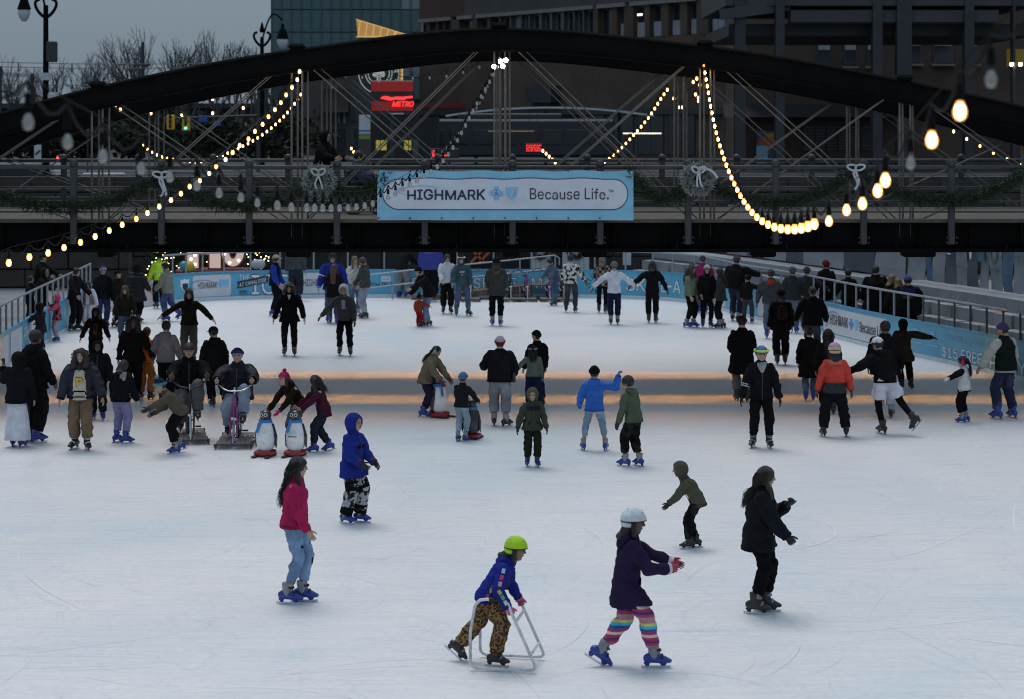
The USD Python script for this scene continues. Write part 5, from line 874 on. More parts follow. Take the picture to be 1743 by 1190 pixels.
# skate in units of body height: ankle joint at the origin, toe along +x, blade edge at z = -0.085
SK_SHELL = M2T(join([hull(sph((-.040, 0, -.022), (.030, .027, .030)), sph((.055, 0, -.034), (.034, .030, .021)), sph((.098, 0, -.040), (.020, .024, .014)), sph((.0, 0, -.005), (.034, .028, .03)))]).refine_to_length(.02)); trimesh.smoothing.filter_taubin(SK_SHELL, iterations=4)
SK_POSTS = join([hull(sph((-.045, 0, -.050), (.022, .012, .008)), sph((-.042, 0, -.070), (.012, .005, .004))), hull(sph((.060, 0, -.054), (.026, .012, .008)), sph((.062, 0, -.070), (.014, .005, .004)))])
SK_CUFF = M2T(join([hull(disc((.0, 0, -.022), (0, 0, 1), .031), disc((-.004, 0, .066), (-.06, 0, 1), .036)), hull(sph((.028, 0, -.005), (.016, .018, .02)), sph((.012, 0, .055), (.022, .018, .012)))]).refine_to_length(.02)); trimesh.smoothing.filter_taubin(SK_CUFF, iterations=2)
SK_BLADE = M2T(hull(np.array([(x, y, z) for y in (-.0030, .0030) for x, z in ((-.082, -.070), (-.078, -.0845), (.098, -.0845), (.112, -.076), (.110, -.070))])))
SK_STRAP = M2T(join([hull(disc((.020, 0, .028), (.15, 0, 1), .030), disc((.020, 0, .040), (.15, 0, 1), .030)), hull(sph((.05, .026, -.012), .008), sph((.05, -.026, -.012), .008), sph((.052, 0, -.002), .010))]))
SK_SHELL = trimesh.util.concatenate([SK_SHELL, M2T(SK_POSTS)])
SKIN = [(.42, .27, .20), (.36, .22, .16), (.22, .125, .085), (.12, .068, .045), (.46, .31, .25)]
HAIRC = {'black': (.010, .008, .008), 'brown': (.030, .017, .010), 'dbrown': (.016, .010, .007), 'blond': (.16, .10, .045), 'auburn': (.07, .03, .015)}
BLK, NVY, CHR, DGY, GRY = (.010, .010, .011), (.012, .016, .034), (.028, .029, .032), (.055, .058, .063), (.17, .175, .185)
DEN, LDEN, DDEN = (.075, .115, .20), (.20, .28, .38), (.022, .033, .065)
SHOES = {'blue': ('plastic_blue', 'cuff_grey', 'rubber'), 'black': ('plastic_black', 'cuff_black', 'cuff_grey'), 'bgrey': ('plastic_black', 'cuff_grey', 'rubber'), 'white': ('cuff_white', 'cuff_white', 'cuff_grey'), 'bblue': ('plastic_blue', 'plastic_blue', 'rubber'), 'hockey': ('plastic_black', 'cuff_black', 'cuff_white')}
_pc = [0]
def person(u, vf, vt, yaw, label, lean=4, side=0, crouch=0.0, twist=0, head=(0, 0), aL=(8, 12, 18), aR=(8, 12, 18), lL=(.02, .06, 0, 0, 12), lR=(-.02, .06, 0, 0, 12), top_=BLK, tk='plain', kind='jacket', bulk=.013, hem=None, sl=None, slk=None,
           pants=BLK, pk='plain', pw=.010, phem=.115, shoe='black', hair=('short', 'dbrown'), hat=None, hatc=BLK, hatk='plain', cuffc=None, pom=None, glove=None, mitten=False, skin=0, hs=1.0, hand='relax', fat=1.0, skirt=None, hoodd=False, base=0.0, h=None, group=None, extra=None, hip=None, footz=0.0, nofeet=False, gp_=None, y_=None, vis=True, collar=True, wide=1.0, flare=.03):
    seed = _pc[0]; _pc[0] += 1
    yw = math.radians(yaw); Fd = np.array([math.sin(yw), -math.cos(yw)])
    O = gp_ if gp_ is not None else (gp(u, vf, base) if y_ is None else np.array([X(u, y_), y_, base])); Y = O[1]
    lam = math.radians(lean); sd = math.radians(side); F0, L0, U3 = np.array([1., 0, 0]), np.array([0, 1., 0]), np.array([0, 0, 1.])
    S = nrm([math.sin(lam) * math.cos(sd), math.sin(sd), math.cos(lam) * math.cos(sd)]); D = nrm([math.sin(lam * .25), math.sin(sd) * .3, 1])
    tw = math.radians(twist); Lt = np.array([-math.sin(tw), math.cos(tw), 0]); Lt = nrm(Lt - S * (Lt @ S)); Ft = np.cross(Lt, S)
    P = np.array([0, 0, .57 - crouch]) if hip is None else np.array(hip, float)
    if hip is None:
        mx = (lL[0] + lR[0]) / 2 if (lL[2] < .02 and lR[2] < .02) else (lL[0] if lL[2] < lR[2] else lR[0]); P[0] = mx - math.sin(lam) * .10; my = (lL[1] - lR[1]) / 2; P[1] = my if (lL[2] < .02 and lR[2] < .02) else (lL[1] * .6 if lL[2] < lR[2] else -lR[1] * .6)
    N = P + S * .285
    hp, hy = math.radians(head[0]), math.radians(head[1]); hl = lam * .35
    hd = nrm([math.sin(lam * .7), math.sin(sd) * .6, math.cos(lam * .7)]); pitch = hp + hl
    Hx = np.array([math.cos(pitch) * math.cos(hy + tw), math.cos(pitch) * math.sin(hy + tw), -math.sin(pitch)]); Hy = np.array([-math.sin(hy + tw), math.cos(hy + tw), 0]); Hz = np.cross(Hx, Hy); HR = np.stack([Hx, Hy, Hz], 1)
    hh = .142 * hs; HC = N + hd * (.025 + hh * .46) + Hx * .012
    topz = HC + Hz * hh * (.5 + (.12 if hat in ('beanie', 'hood', 'helmet') else .03)) + (Hz * hh * .2 if pom else 0)
    if h is None:
        dyl = Fd[1] * topz[0]; h = (FPX * (CAMH - base) - (vt - V0) * Y) / ((vt - V0) * dyl + topz[2] * FPX)
    res = .017 if Y < 31 else (.024 if Y < 42 else .034)
    # arms
    arms = {}
    SW = .102 * wide
    for s_, a in ((1, aL), (-1, aR)):
        Sh = P + S * .243 + Lt * s_ * SW; l1, l2 = .165, .150
        if a[0] == 't':
            T = np.array([a[1], s_ * a[2], a[3]]); d = T - Sh; dist = np.linalg.norm(d); dist_ = min(dist, (l1 + l2) * .995); d = d / dist; T = Sh + d * dist_
            ca = np.clip((l1 ** 2 + dist_ ** 2 - l2 ** 2) / (2 * l1 * dist_), -1, 1); hint = np.array(a[4]) if len(a) > 4 else np.array([-.5, s_ * .5, -.8]); hint = nrm(hint - d * (hint @ d)); E = Sh + d * l1 * ca + hint * l1 * math.sqrt(max(0, 1 - ca * ca)); W = T
        else:
            sw, ab, el = map(math.radians, a[:3]); d1 = np.array([math.sin(sw) * math.cos(ab), s_ * math.sin(ab), -math.cos(sw) * math.cos(ab)]); hint = np.array(a[3], float) if len(a) > 3 else np.array([1., -s_ * .25, .12]); hint = nrm(hint - d1 * (hint @ d1)); E = Sh + d1 * l1; d2 = math.cos(el) * d1 + math.sin(el) * hint; W = E + d2 * l2
        arms[s_] = (Sh, E, W)
    legs = {}
    for s_, l in ((1, lL), (-1, lR)):
        Hj = P + L0 * s_ * .052 - D * .015; A = np.array([l[0], s_ * l[1], .085 + l[2] + footz]); d = A - Hj; dist = np.linalg.norm(d); lt, ls = .245, .245
        if dist > .4895: A = Hj + d / dist * .4895; d = A - Hj; dist = .4895
        d = d / dist; ca = (lt ** 2 + dist ** 2 - ls ** 2) / (2 * lt * dist); toe = math.radians(l[4]) * s_; hint = nrm([1, s_ * (.12 if len(l) < 6 else l[5]), .1]); hint = nrm(hint - d * (hint @ d)); K_ = Hj + d * lt * ca + hint * lt * math.sqrt(max(0, 1 - ca * ca)); legs[s_] = (Hj, K_, A, math.radians(l[3]), toe)
    def ring(s, a, b):
        ax = S if s >= 0 else D; c = P + (S * s if s >= 0 else D * s); w = np.clip(s / .25, 0, 1); L = nrm(L0 * (1 - w) + Lt * w); f = nrm(np.cross(L, ax)); return ell(c, L, a * wide, f, b, 16)
    p = thing('person', O, label, 'person', group, rz=math.degrees(math.atan2(Fd[1], Fd[0])))
    def put(name, m, mt, parent=p, smooth=True, lab=None):
        if isinstance(m, Manifold): m = M2T(m)
        m = m.copy(); m.apply_scale(h); return obj(name, m, mt, parent, smooth, label=lab)
    sk = fab(SKIN[skin], 'skin', .12)
    # body
    bp = [xf(HEAD if Y < 48 else HEADLO, HR, HC, hh), hull(sph(N - S * .03, .034), sph(HC - Hz * hh * .3 - Hx * hh * .12, .031)), hull(ring(.26, .085, .04), ring(.20, .088, .055), ring(.09, .07, .048)), hull(ring(.09, .07, .048), ring(-.03, .082, .058))]
    for s_ in (1, -1):
        Sh, E, W = arms[s_]; bp += [hull(sph(Sh, .030), sph(E, .025)), hull(sph(E, .025), sph(W, .018))]
        Hj, K_, A, *_ = legs[s_]; bp += [hull(sph(Hj, .048), sph(K_, .034)), hull(sph(K_, .034), sph(A, .024))]
        X_ = nrm(W - E); ref = np.array([1., 0, 0.2]) if abs(X_[0]) < .75 else np.array([0, 0, 1.]); Y_ = nrm(ref - X_ * (ref @ X_)); Z_ = np.cross(X_, Y_)
        if s_ > 0: Z_ = -Z_
        HM = np.stack([X_, Y_, Z_], 1); hk = hand if isinstance(hand, str) else hand[0 if s_ > 0 else 1]
        bp.append(xf(HAND[hk], HM, W - X_ * .004, .092))
        if glove is not None:
            gm = fab(glove, 'nylon') if not isinstance(glove, UsdShade.Material) else glove
            G_ = xf((MIT if mitten or Y > 48 else HAND)[hk], HM, W - X_ * .004, .105) if mitten or Y > 48 else xf(HAND[hk], HM, W - X_ * .006, .108)
            if not (mitten or Y > 48): G_ = G_ + xf(hull(sph((.05, 0, 0), (.17, .185, .14)), sph((.42, 0, -.01), (.16, .27, .12))), HM, W - X_ * .006, .108)
            G_ = G_ + hull(disc(W - X_ * .02, X_, .029), disc(W + X_ * .012, X_, .025)); put('glove', G_, gm)
    put('body', join(bp), sk)
    face = abs(((yaw - head[1] * -1 + 180) % 360) - 180) < 125
    if face and Y < 62:
        for s_ in (1, -1):
            e = xf(hull(sph((.372, s_ * .135, .035), (.032, .05, .03))), HR, HC, hh); put('eye', e, 'eye_dark')
            put('eyebrow', xf(hull(sph((.392, s_ * .08, .115), (.014, .02, .014)), sph((.365, s_ * .20, .12), (.014, .02, .012))), HR, HC, hh), fab(HAIRC[hair[1]] if hair else HAIRC['dbrown'], 'hair'))
        put('mouth', xf(hull(sph((.362, .05, -.215), (.02, .05, .014)), sph((.362, -.05, -.215), (.02, .05, .014))), HR, HC, hh), 'lip')
    # legs' clothing
    pm = fab(pants, pk) if pants is not None else None
    if pants is not None:
        q = [hull(ring(.045, .080 * fat, .060 * fat), ring(-.04, .088 * fat, .068 * fat), sph(P - D * .085, (.05, .055, .03)))]
        for s_ in (1, -1):
            Hj, K_, A, pit, toe = legs[s_]; dd = nrm(A - K_); Hm = A - dd * max(.0, phem - .085); 
            if phem > .25: Hm = K_ + (Hj - K_) * ((phem - .30) / .24)
            dd = nrm(Hm - K_) if phem <= .25 else nrm(K_ - Hj)
            if phem <= .25: q += [hull(sph(Hj - D * .01 - L0 * s_ * .006, .057 * fat + pw * .6, 2), sph(K_, .043 + pw)), hull(sph(K_, .043 + pw), sph(K_ + (Hm - K_) * .35 - F0 * .006, .043 + pw), disc(Hm, dd, .033 + pw * 1.25))]
            else: q += [hull(sph(Hj - D * .01, .060 * fat + pw * .6, 2), disc(Hm, dd, .052 + pw * 1.3))]
        put('trousers' if phem <= .25 else 'shorts', soft(join(q), res, 5, .017, 13, seed, (1, 1, 2.0)), pm)
    if phem > .25: q = [hull(sph(legs[s_][0], .05), sph(legs[s_][1], .040)) + hull(sph(legs[s_][1], .040), disc(legs[s_][2], legs[s_][2] - legs[s_][1], .028)) for s_ in (1, -1)]; put('leggings', soft(join(q), res, 3), fab(BLK))
    if skirt is not None:
        c2, zl, rb = skirt; zz = P[2] - zl; put('skirt', soft(join([hull(ring(.05, .078, .062), ring(-.05, .092, .078)), hull(ring(-.05, .092, .078), ell((P[0], P[1], zl), L0, rb, F0, rb * .85, 18))]), res, 3, .012, 9, seed, (2.5, 2.5, .25)), fab(c2))
    # skates
    st = SHOES[shoe]
    if not nofeet:
        for s_ in (1, -1):
            Hj, K_, A, pit, toe = legs[s_]; fx = np.array([math.cos(toe) * math.cos(pit), math.sin(toe) * math.cos(pit), -math.sin(pit)]); up = nrm((K_ - A) * .25 + U3) if pit == 0 else nrm(np.cross(fx, np.array([-math.sin(toe), math.cos(toe), 0]))); fy = nrm(np.cross(U3 if pit == 0 else up, fx)); fz = np.cross(fx, fy); FR = np.stack([fx, fy, fz], 1)
            def tm(m): w = m.copy(); w.vertices = w.vertices @ FR.T + A; return w
            k = put('skate', tm(SK_SHELL), st[0]); put('boot_cuff', tm(SK_CUFF), st[1], k); put('strap', tm(SK_STRAP), st[2], k, False); put('blade', tm(SK_BLADE), 'blade_steel', k, False)
    # upper clothing
    tm_ = fab(top_, tk); b = bulk; ha = max(.091 * fat + b * fat, .108 * fat + pw * .6 + .004); hb = max((.071 + b) * fat, .066 * fat + pw * .6 + .008)
    hm = {'jacket': -.055, 'coat': -.20, 'sweater': -.035, 'hoodie': -.045, 'crop': .0, 'vest': -.045, 'long': -.10}[kind] if hem is None else hem
    fl = flare if kind == 'coat' else .0
    q = [hull(ring(.292, .036 + b * .8, .038 + b * .8), ring(.255, .088 + b * .4, .044 + b * .7)), hull(ring(.255, .088 + b * .4, .044 + b * .7), ring(.20, .100 + b * .8, (.064 + b) * fat)), hull(ring(.20, .100 + b * .8, (.064 + b) * fat), ring(.09, (.084 + b) * fat, (.062 + b) * fat)), hull(ring(.09, (.084 + b) * fat, (.062 + b) * fat), ring(-.01, ha - .002, hb), ring(max(hm, -.06), ha, hb))]
    if hm < -.06: q.append(hull(ring(-.04, ha, hb), ring(hm, ha + .003 + fl, hb + .006 + fl)))
    if hm < -.08:
        fr = min(1, (-hm - .02) / .245)
        for s_ in (1, -1): Hj, K_ = legs[s_][0], legs[s_][1]; q.append(hull(ring(-.03, ha - .004, hb - .002), disc(Hj + (K_ - Hj) * fr, D, .076 + max(b * .8, pw + .006) + fl * .4, 14), sph(Hj, .070 + pw)))
    if collar: q.append(hull(ring(.285, .043 + b * .6, .043 + b * .6), disc(N + S * .012 + hd * .022, hd, .040 + b * .4)))
    sleeves = []
    for s_ in (1, -1):
        Sh, E, W = arms[s_]; dd = nrm(W - E); ab_ = b * .8
        sleeves += [hull(sph(Sh - Lt * s_ * .010 - S * .004, .034 + ab_ * .8, 2), sph(Sh + (E - Sh) * .45, .033 + ab_, 2)), hull(sph(Sh + (E - Sh) * .45, .033 + ab_, 2), sph(E, .0295 + ab_, 2)), hull(sph(E, .0295 + ab_, 2), disc(W - dd * .004, dd, .0225 + ab_ * .65))]
    if Y < 44:
        cm = fab(tuple(x * .7 for x in (sl or top_))) if kind != 'coat' else fab(sl or top_)
        for s_ in (1, -1): Sh, E, W = arms[s_]; dd = nrm(W - E); put('sleeve_cuff', soft(hull(disc(W - dd * .020, dd, .0245 + b * .6), disc(W + dd * .003, dd, .0235 + b * .5)), .02, 1), cm)
        if kind in ('jacket', 'hoodie', 'long', 'vest', 'sweater'): put('hem_band', hull(ring(max(hm, -.06) + .016, ha + .0045, hb + .0045), ring(max(hm, -.06) - .003, ha + .003, hb + .003)) if hm >= -.06 else hull(ring(hm + .016, ha + .008 + fl, hb + .010 + fl), ring(hm - .003, ha + .006 + fl, hb + .009 + fl)), cm, smooth=40)
        if kind in ('jacket', 'long', 'vest', 'coat') and abs(((yaw + 180) % 360) - 180) < 130:
            zz = np.linspace(.27, max(hm, -.09) + .004, 16); dep = np.interp(zz, [-.09, -.01, .09, .20, .255, .292], [hb + .004, hb, (.062 + b) * fat, (.064 + b) * fat, .044 + b * .7, .038 + b * .8]) + .0055
            pts = np.array([(P + S * z if z >= 0 else P + D * z) + Ft * q_ for z, q_ in zip(zz, dep)]); put('zip', tube(pts, .0042, 6), fab((.045, .045, .05), 'nylon'), smooth=False)
            for s_ in (1, -1): c_ = P + S * .02 + Lt * s_ * .05 + Ft * (hb - .010); put('pocket', hull(sph(c_ + Lt * s_ * .016 - S * .018, (.010, .007, .006)), sph(c_ - Lt * s_ * .004 + S * .022, (.010, .007, .006))), fab(tuple(x * .6 for x in top_)))
    sfold = .018 if tk != 'puffer' else .010
    if sl is None and kind != 'vest': q += sleeves
    put({'coat': 'coat', 'hoodie': 'hoodie', 'sweater': 'sweater', 'vest': 'vest'}.get(kind, 'jacket'), soft(join(q), res, 5, sfold, 12, seed + 1, (1, 1, 1.5)), tm_)
    if sl is not None or kind == 'vest':
        for k in (0, 3): put('sleeve', soft(join(sleeves[k:k + 3]), res, 4, .012, 14, seed + 2 + k, (1, 1, 1.6)), fab(sl or (.5, .5, .5), slk or 'plain'))
    if hoodd: put('hood', soft(hull(sph(N - Ft * .058 - S * .012, (.03, .05, .03)), sph(N - Ft * .035 + Lt * .05 + S * .005, .026), sph(N - Ft * .035 - Lt * .05 + S * .005, .026), sph(N - Ft * .07 - S * .05, (.02, .04, .03))), res, 4, .006, 14, seed), tm_)
    # hair and headgear
    hc = fab(HAIRC[hair[1]], 'hair', .35) if hair else None
    def hd_(m): return xf(m, HR, HC, hh)
    if hair:
        cap = hull(sph((-.035, 0, .115), (.465, .395, .445), 3)) - hull(sph((.56, 0, -.16), (.36, .31, .44), 3)) - hull(sph((.2, 0, -.55), (.5, .6, .3), 1))
        q = [hd_(cap)]
        if hat in ('beanie', 'hood', 'helmet'): q = [hd_(hull(sph((-.08, 0, .0), (.36, .34, .34), 2)) - hull(sph((.50, 0, -.12), (.36, .36, .5), 2)))]
        kind_h = hair[0]
        if kind_h in ('long', 'curly', 'pony', 'bob'):
            ln = hair[2] if len(hair) > 2 else {'long': .17, 'curly': .06, 'pony': .10, 'bob': .0}[kind_h]; wd = {'long': .052, 'curly': .078, 'pony': .020, 'bob': .055}[kind_h]
            a = HC - Hx * hh * .22 - Hz * hh * .05; nb = N - Ft * .050 + S * .01; e = N - Ft * (.066 + bulk + (.012 if kind_h != 'bob' else 0)) - S * ln
            if kind_h == 'pony': a = HC - Hx * hh * .46 + Hz * hh * .12; nb = a - Hx * .022 - U3 * .05; e = N - Ft * (.085 + bulk) - S * ln
            q += [hull(sph(a, (wd * .7, wd, wd * .8)), sph(nb, (wd * .55, wd, wd * .7))), hull(sph(nb, (wd * .55, wd, wd * .7)), sph(e, (wd * .3, wd * .75, .02)))]
            if kind_h in ('long', 'curly', 'bob'):
                for s_ in (1, -1):
                    a2 = HC + Hy * s_ * hh * .33 - Hx * hh * .02; e2 = N + Lt * s_ * (.06 if kind_h == 'curly' else .05) + Ft * (.03 + bulk) - S * (ln * .45 - .0) if kind_h != 'bob' else HC + Hy * s_ * hh * .36 - Hz * hh * .5; q.append(hull(sph(a2, (.02, .016, .03)), sph(e2, (.018, .018, .014))) if kind_h != 'curly' else hull(sph(a2, (.04, .03, .05)), sph(e2, (.038, .034, .03))))
        cl = {'curly': .016, 'long': .005}.get(kind_h, .004)
        put('hair', soft(join(q), .018 if kind_h == 'curly' else .024, 3, cl, 26 if kind_h == 'curly' else 16, seed, (1, 1, 1) if kind_h == 'curly' else (2.2, 2.2, .35)), hc)
    if hair and hair[0] in ('long', 'curly', 'pony') and Y < 44:
        r_ = np.random.default_rng(seed); ts = []
        for i in range(230 if Y < 31 else 110):
            th = r_.uniform(-1.9, 1.9); t0 = HC - Hx * hh * .30 * math.cos(th) * r_.uniform(.6, 1.2) + Hy * hh * .40 * math.sin(th) + Hz * hh * r_.uniform(-.1, .40); t0 = HC + nrm(t0 - HC) * hh * (.47 if hair[0] != 'pony' else .44)
            k0 = r_.uniform(-1, 1); mid_ = nb + Lt * k0 * wd * 1.08 - Ft * wd * .5 * r_.random() + S * r_.uniform(-.01, .02); en = e + Lt * k0 * wd * r_.uniform(.7, 1.35) - Ft * r_.uniform(-.01, .028) + S * r_.uniform(-.05, .06)
            cv_ = np.array([t0, t0 * .45 + mid_ * .55 + (t0 - HC) * .25, mid_, (mid_ + en) / 2 + r_.normal(size=3) * .006, en]); cv_ = smooth_curve(cv_, 11)
            if hair[0] == 'curly': a_ = np.linspace(0, 16, 11) + r_.uniform(0, 6); cv_ = cv_ + (np.cos(a_)[:, None] * Lt + np.sin(a_)[:, None] * Ft) * .010
            ts.append(tube(cv_, np.linspace(.0026, .0010, 11), 3))
        put('hair_strands', trimesh.util.concatenate(ts), fab(HAIRC[hair[1]], 'hair', .35))
    hm_ = fab(hatc, hatk) if not isinstance(hatc, UsdShade.Material) else hatc
    if hat == 'beanie':
        E_ = hull(sph((-.03, 0, .15), (.465, .405, .455), 2)); pl = nrm([-.30, 0, 1]); k = put('beanie', soft(hd_(E_.trim_by_plane(pl, .10)), .025, 3, .003, 30, seed), hm_)
        cf = hull(sph((-.03, 0, .13), (.50, .44, .47), 2)).trim_by_plane(pl, .085).trim_by_plane(-pl, -.25); put('cuff', hd_(cf), fab(cuffc, 'knit') if cuffc else hm_, k, smooth=30)
        if pom is not None: put('pompom', soft(hd_(hull(sph((-.06, 0, .68), .15, 3))), .02, 0, .008, 60, seed), fab(pom, 'knit'), k)
    elif hat == 'cap':
        E_ = hull(sph((-.03, 0, .15), (.465, .40, .43), 2)).trim_by_plane(nrm([-.12, 0, 1]), .15); k = put('cap', hd_(E_), hm_, smooth=30); s2 = -1 if pom == 'back' else 1
        put('brim', hd_(hull(sph((s2 * .30, 0, .19), (.12, .33, .03)), sph((s2 * .62, 0, .14), (.12, .22, .022)))), fab(cuffc) if cuffc else hm_, k, smooth=30)
    elif hat == 'helmet':
        E_ = hull(sph((-.03, 0, .13), (.54, .455, .50), 3)).trim_by_plane(nrm([-.10, 0, 1]), .09) + hull(sph((-.25, 0, -.05), (.30, .40, .22), 2)).trim_by_plane((-1, 0, 0), .05); k = put('helmet', hd_(E_), hm_, smooth=35)
        put('rim', hd_(hull(sph((-.03, 0, .12), (.55, .465, .49), 2)).trim_by_plane(nrm([-.10, 0, 1]), .075).trim_by_plane(-nrm([-.10, 0, 1]), -.125)), fab(cuffc) if cuffc else 'rubber', k, smooth=30)
        for yy in (-.2, 0, .2): put('vent', hd_(hull(sph((.22, yy, .53 - abs(yy) * .35), (.09, .03, .03)))), 'rubber', k); put('vent', hd_(hull(sph((-.25, yy, .55 - abs(yy) * .35), (.09, .03, .03)))), 'rubber', k)
        put('strap', hd_(join([hull(sph((.0, s_ * .35, .1), .025), sph((.12, s_ * .24, -.36), .02)) for s_ in (1, -1)] + [hull(sph((.12, .24, -.36), .02), sph((.16, 0, -.50), .02)), hull(sph((.12, -.24, -.36), .02), sph((.16, 0, -.50), .02))])), 'rubber', k)
    elif hat == 'hood':
        E_ = hull(sph((-.09, 0, .04), (.57, .49, .57), 3), sph((-.20, 0, -.42), (.30, .38, .2), 2)) - hull(sph((.46, 0, -.05), (.46, .34, .42), 2)); k = put('hood', soft(hd_(E_) + hull(sph(HC - Hz * hh * .5 - Hx * .02, (.045, .05, .02)), disc(N, hd, .058)), .025, 4, .004, 18, seed), hm_)
        if cuffc is not None: a = np.linspace(0, 2 * np.pi, 24); C = np.stack([.30 + 0 * a, np.cos(a) * .36, -.03 + np.sin(a) * .44], 1); put('fur_trim', soft((lambda t: (t.apply_transform(np.vstack([np.hstack([HR * hh, HC[:, None]]), [0, 0, 0, 1]])), t)[1])(tube(np.vstack([C, C[:1]]), .08, 7)), .02, 0, .006, 60, seed), fab(cuffc, 'knit'), k)
    elif hat == 'earmuff':
        a = np.linspace(-.1, np.pi + .1, 18); C = np.stack([0 * a, np.cos(a) * .40, .08 + np.sin(a) * .44], 1); t = tube(C, .035, 6); t.apply_transform(np.vstack([np.hstack([HR * hh, HC[:, None]]), [0, 0, 0, 1]])); k = put('headband', t, hm_)
        for s_ in (1, -1): put('ear_pad', soft(hd_(hull(sph((-.02, s_ * .40, -.03), (.18, .09, .19), 2))), .02, 0, .004, 50, seed), hm_, k)
    J = dict(p=p, put=put, P=P, N=N, S=S, D=D, Lt=Lt, Ft=Ft, arms=arms, legs=legs, HC=HC, HR=HR, hh=hh, h=h, ring=ring, b=b, hd=hd_, O=O, Fd=Fd)
    if extra: extra(J)
    return J
def chest_pt(J, s, y=0.0, off=.004):      # a point on the front (off>0) of the torso at height s, sideways y
    return J['P'] + J['S'] * s + J['Lt'] * y + J['Ft'] * (.066 + J['b'] + off)
def chest_text(J, text, s, w, hgt, mt, y=0.0, bold=True, back=False, name='lettering'):
    m = fit_text(text, w, hgt, bold, depth=.003); m.apply_translation((-w / 2, 0, 0)); v = m.vertices; sg = -1 if back else 1
    o = J['P'] + J['S'] * s + J['Lt'] * y + sg * J['Ft'] * (.066 + J['b'] + .006); m.vertices = o + v[:, :1] * J['Lt'] * sg + v[:, 1:2] * J['S'] + v[:, 2:3] * J['Ft'] * sg; J['put'](name, m, mt, smooth=False)
def patch(J, c, ax, bx, nx, w, hgt, mt, name='patch', t=.006): J['put'](name, hull(np.array([c + ax * i * w / 2 + bx * j * hgt / 2 + nx * k * t for i in (-1, 1) for j in (-1, 1) for k in (-1, 1)])), mt, smooth=False)
def band(J, A, B, t0, t1, r, mt, name='band'):
    a, b = A + (B - A) * t0, A + (B - A) * t1; J['put'](name, hull(disc(a, B - A, r, 16), disc(b, B - A, r, 16)), mt, smooth=30)
# ------------------------------------------------------------------ skating aids and ice bikes
def loc(O, yaw): a = math.radians(yaw); return math.degrees(math.atan2(-math.cos(a), math.sin(a)))
def penguin(u, v, yaw, label, H=.78, logo=False):
    O = gp(u, v); p = thing('penguin_skating_aid', O, label, 'skating aid', 'penguin skating aids', rz=loc(O, yaw)); k = H / .78
    prof = np.array([(0, .10), (.10, .10), (.145, .16), (.165, .30), (.155, .42), (.125, .53), (.095, .60), (0, .60)]) * k
    body = trimesh.creation.revolve(prof, sections=24); obj('belly', body, 'penguin_white', p, smooth=35)
    sh = Manifold(m3.Mesh(np.asarray(body.vertices, np.float32), np.asarray(body.faces, np.uint32))).scale((1.05, 1.05, 1.0)).trim_by_plane((-1, 0, 0), .015 * k); obj('back', sh, 'penguin_black', p, smooth=35)
    for s in (-1, 1): obj('flipper', hull(sph(np.array([-.01, s * .12, .53]) * k, .03 * k), sph(np.array([-.03, s * .175, .33]) * k, (.055 * k, .02 * k, .05 * k)), sph(np.array([-.03, s * .18, .16]) * k, (.025 * k, .012 * k, .02 * k))), 'penguin_black', p, smooth=40)
    h = obj('head', hull(sph(np.array([0, 0, .70]) * k, np.array([.105, .10, .085]) * k, 2), sph(np.array([.0, 0, .64]) * k, np.array([.09, .09, .05]) * k, 2)), 'penguin_black', p, smooth=True)
    obj('beak', hull(sph(np.array([.085, 0, .655]) * k, np.array([.05, .05, .028]) * k), sph(np.array([.13, 0, .645]) * k, .014 * k)), 'beak_maroon', h, smooth=True)
    for s in (-1, 1):
        t = trimesh.creation.torus(.026 * k, .006 * k, 14, 6); R = trimesh.transformations.rotation_matrix(math.pi / 2, (0, 1, 0)); t.apply_transform(R); t.apply_transform(trimesh.transformations.rotation_matrix(s * .35, (0, 0, 1))); t.apply_translation(np.array([.098, s * .037, .705]) * k); obj('eye_ring', t, 'penguin_white', h, smooth=True)
    sc = obj('scarf', M2T(hull(ell((0, 0, .575 * k), (1, 0, 0), .118 * k, (0, 1, 0), .118 * k, 20), ell((0, 0, .625 * k), (1, 0, 0), .108 * k, (0, 1, 0), .108 * k, 20))), 'scarf_blue', p, smooth=35)
    obj('tail', hull(np.array([(.10, -.07, .60), (.11, -.02, .60), (.165, -.13, .42), (.172, -.08, .41), (.09, -.07, .60), (.10, -.02, .60), (.15, -.13, .42), (.157, -.08, .41)]) * k), 'scarf_blue', sc)
    obj('foot_base', bbox(-.13 * k, .17 * k, -.16 * k, .16 * k, .02, .105 * k, .025), 'penguin_red', p, smooth=30)
    for s in (-1, 1): obj('runner', hull(sph((.27 * k, s * .12 * k, .022), (.05, .045, .016)), sph((-.15 * k, s * .12 * k, .018), (.03, .03, .014))), 'rubber', p, smooth=True)
    if logo:
        def wrap(poly): m = extrude(poly, .004); v = m.vertices; a = v[:, 0] / (.16 * k); r = .1635 * k + .003 + v[:, 2]; m.vertices = np.stack([r * np.cos(a), r * np.sin(a), v[:, 1]], 1); return m
        obj('logo', wrap(cross_poly(-.035, .42, .05)), 'ink_light_blue', p); obj('logo', wrap(shield_poly(.03, .42, .05)), 'ink_light_blue', p)
        m = fit_text('HIGHMARK', .15, .022, True); m.apply_translation((-.075, .34, 0)); v = m.vertices; a = v[:, 0] / (.16 * k); r = .1655 * k + .004 + v[:, 2]; m.vertices = np.stack([r * np.cos(a), r * np.sin(a), v[:, 1]], 1); obj('lettering', m, 'ink_grey', p)
    return p
penguin(452, 777, -14, 'white bellied penguin skating aid pushed by the girl in the pink beanie'); penguin(503, 777, -14, 'penguin skating aid with a small logo pushed by the curly haired girl', logo=True)
penguin(746, 711, 60, 'penguin skating aid with blue scarf held by the woman in the tan jacket', .80); penguin(803, 748, 165, 'dark backed penguin skating aid in front of the child with the blue hood', .72)
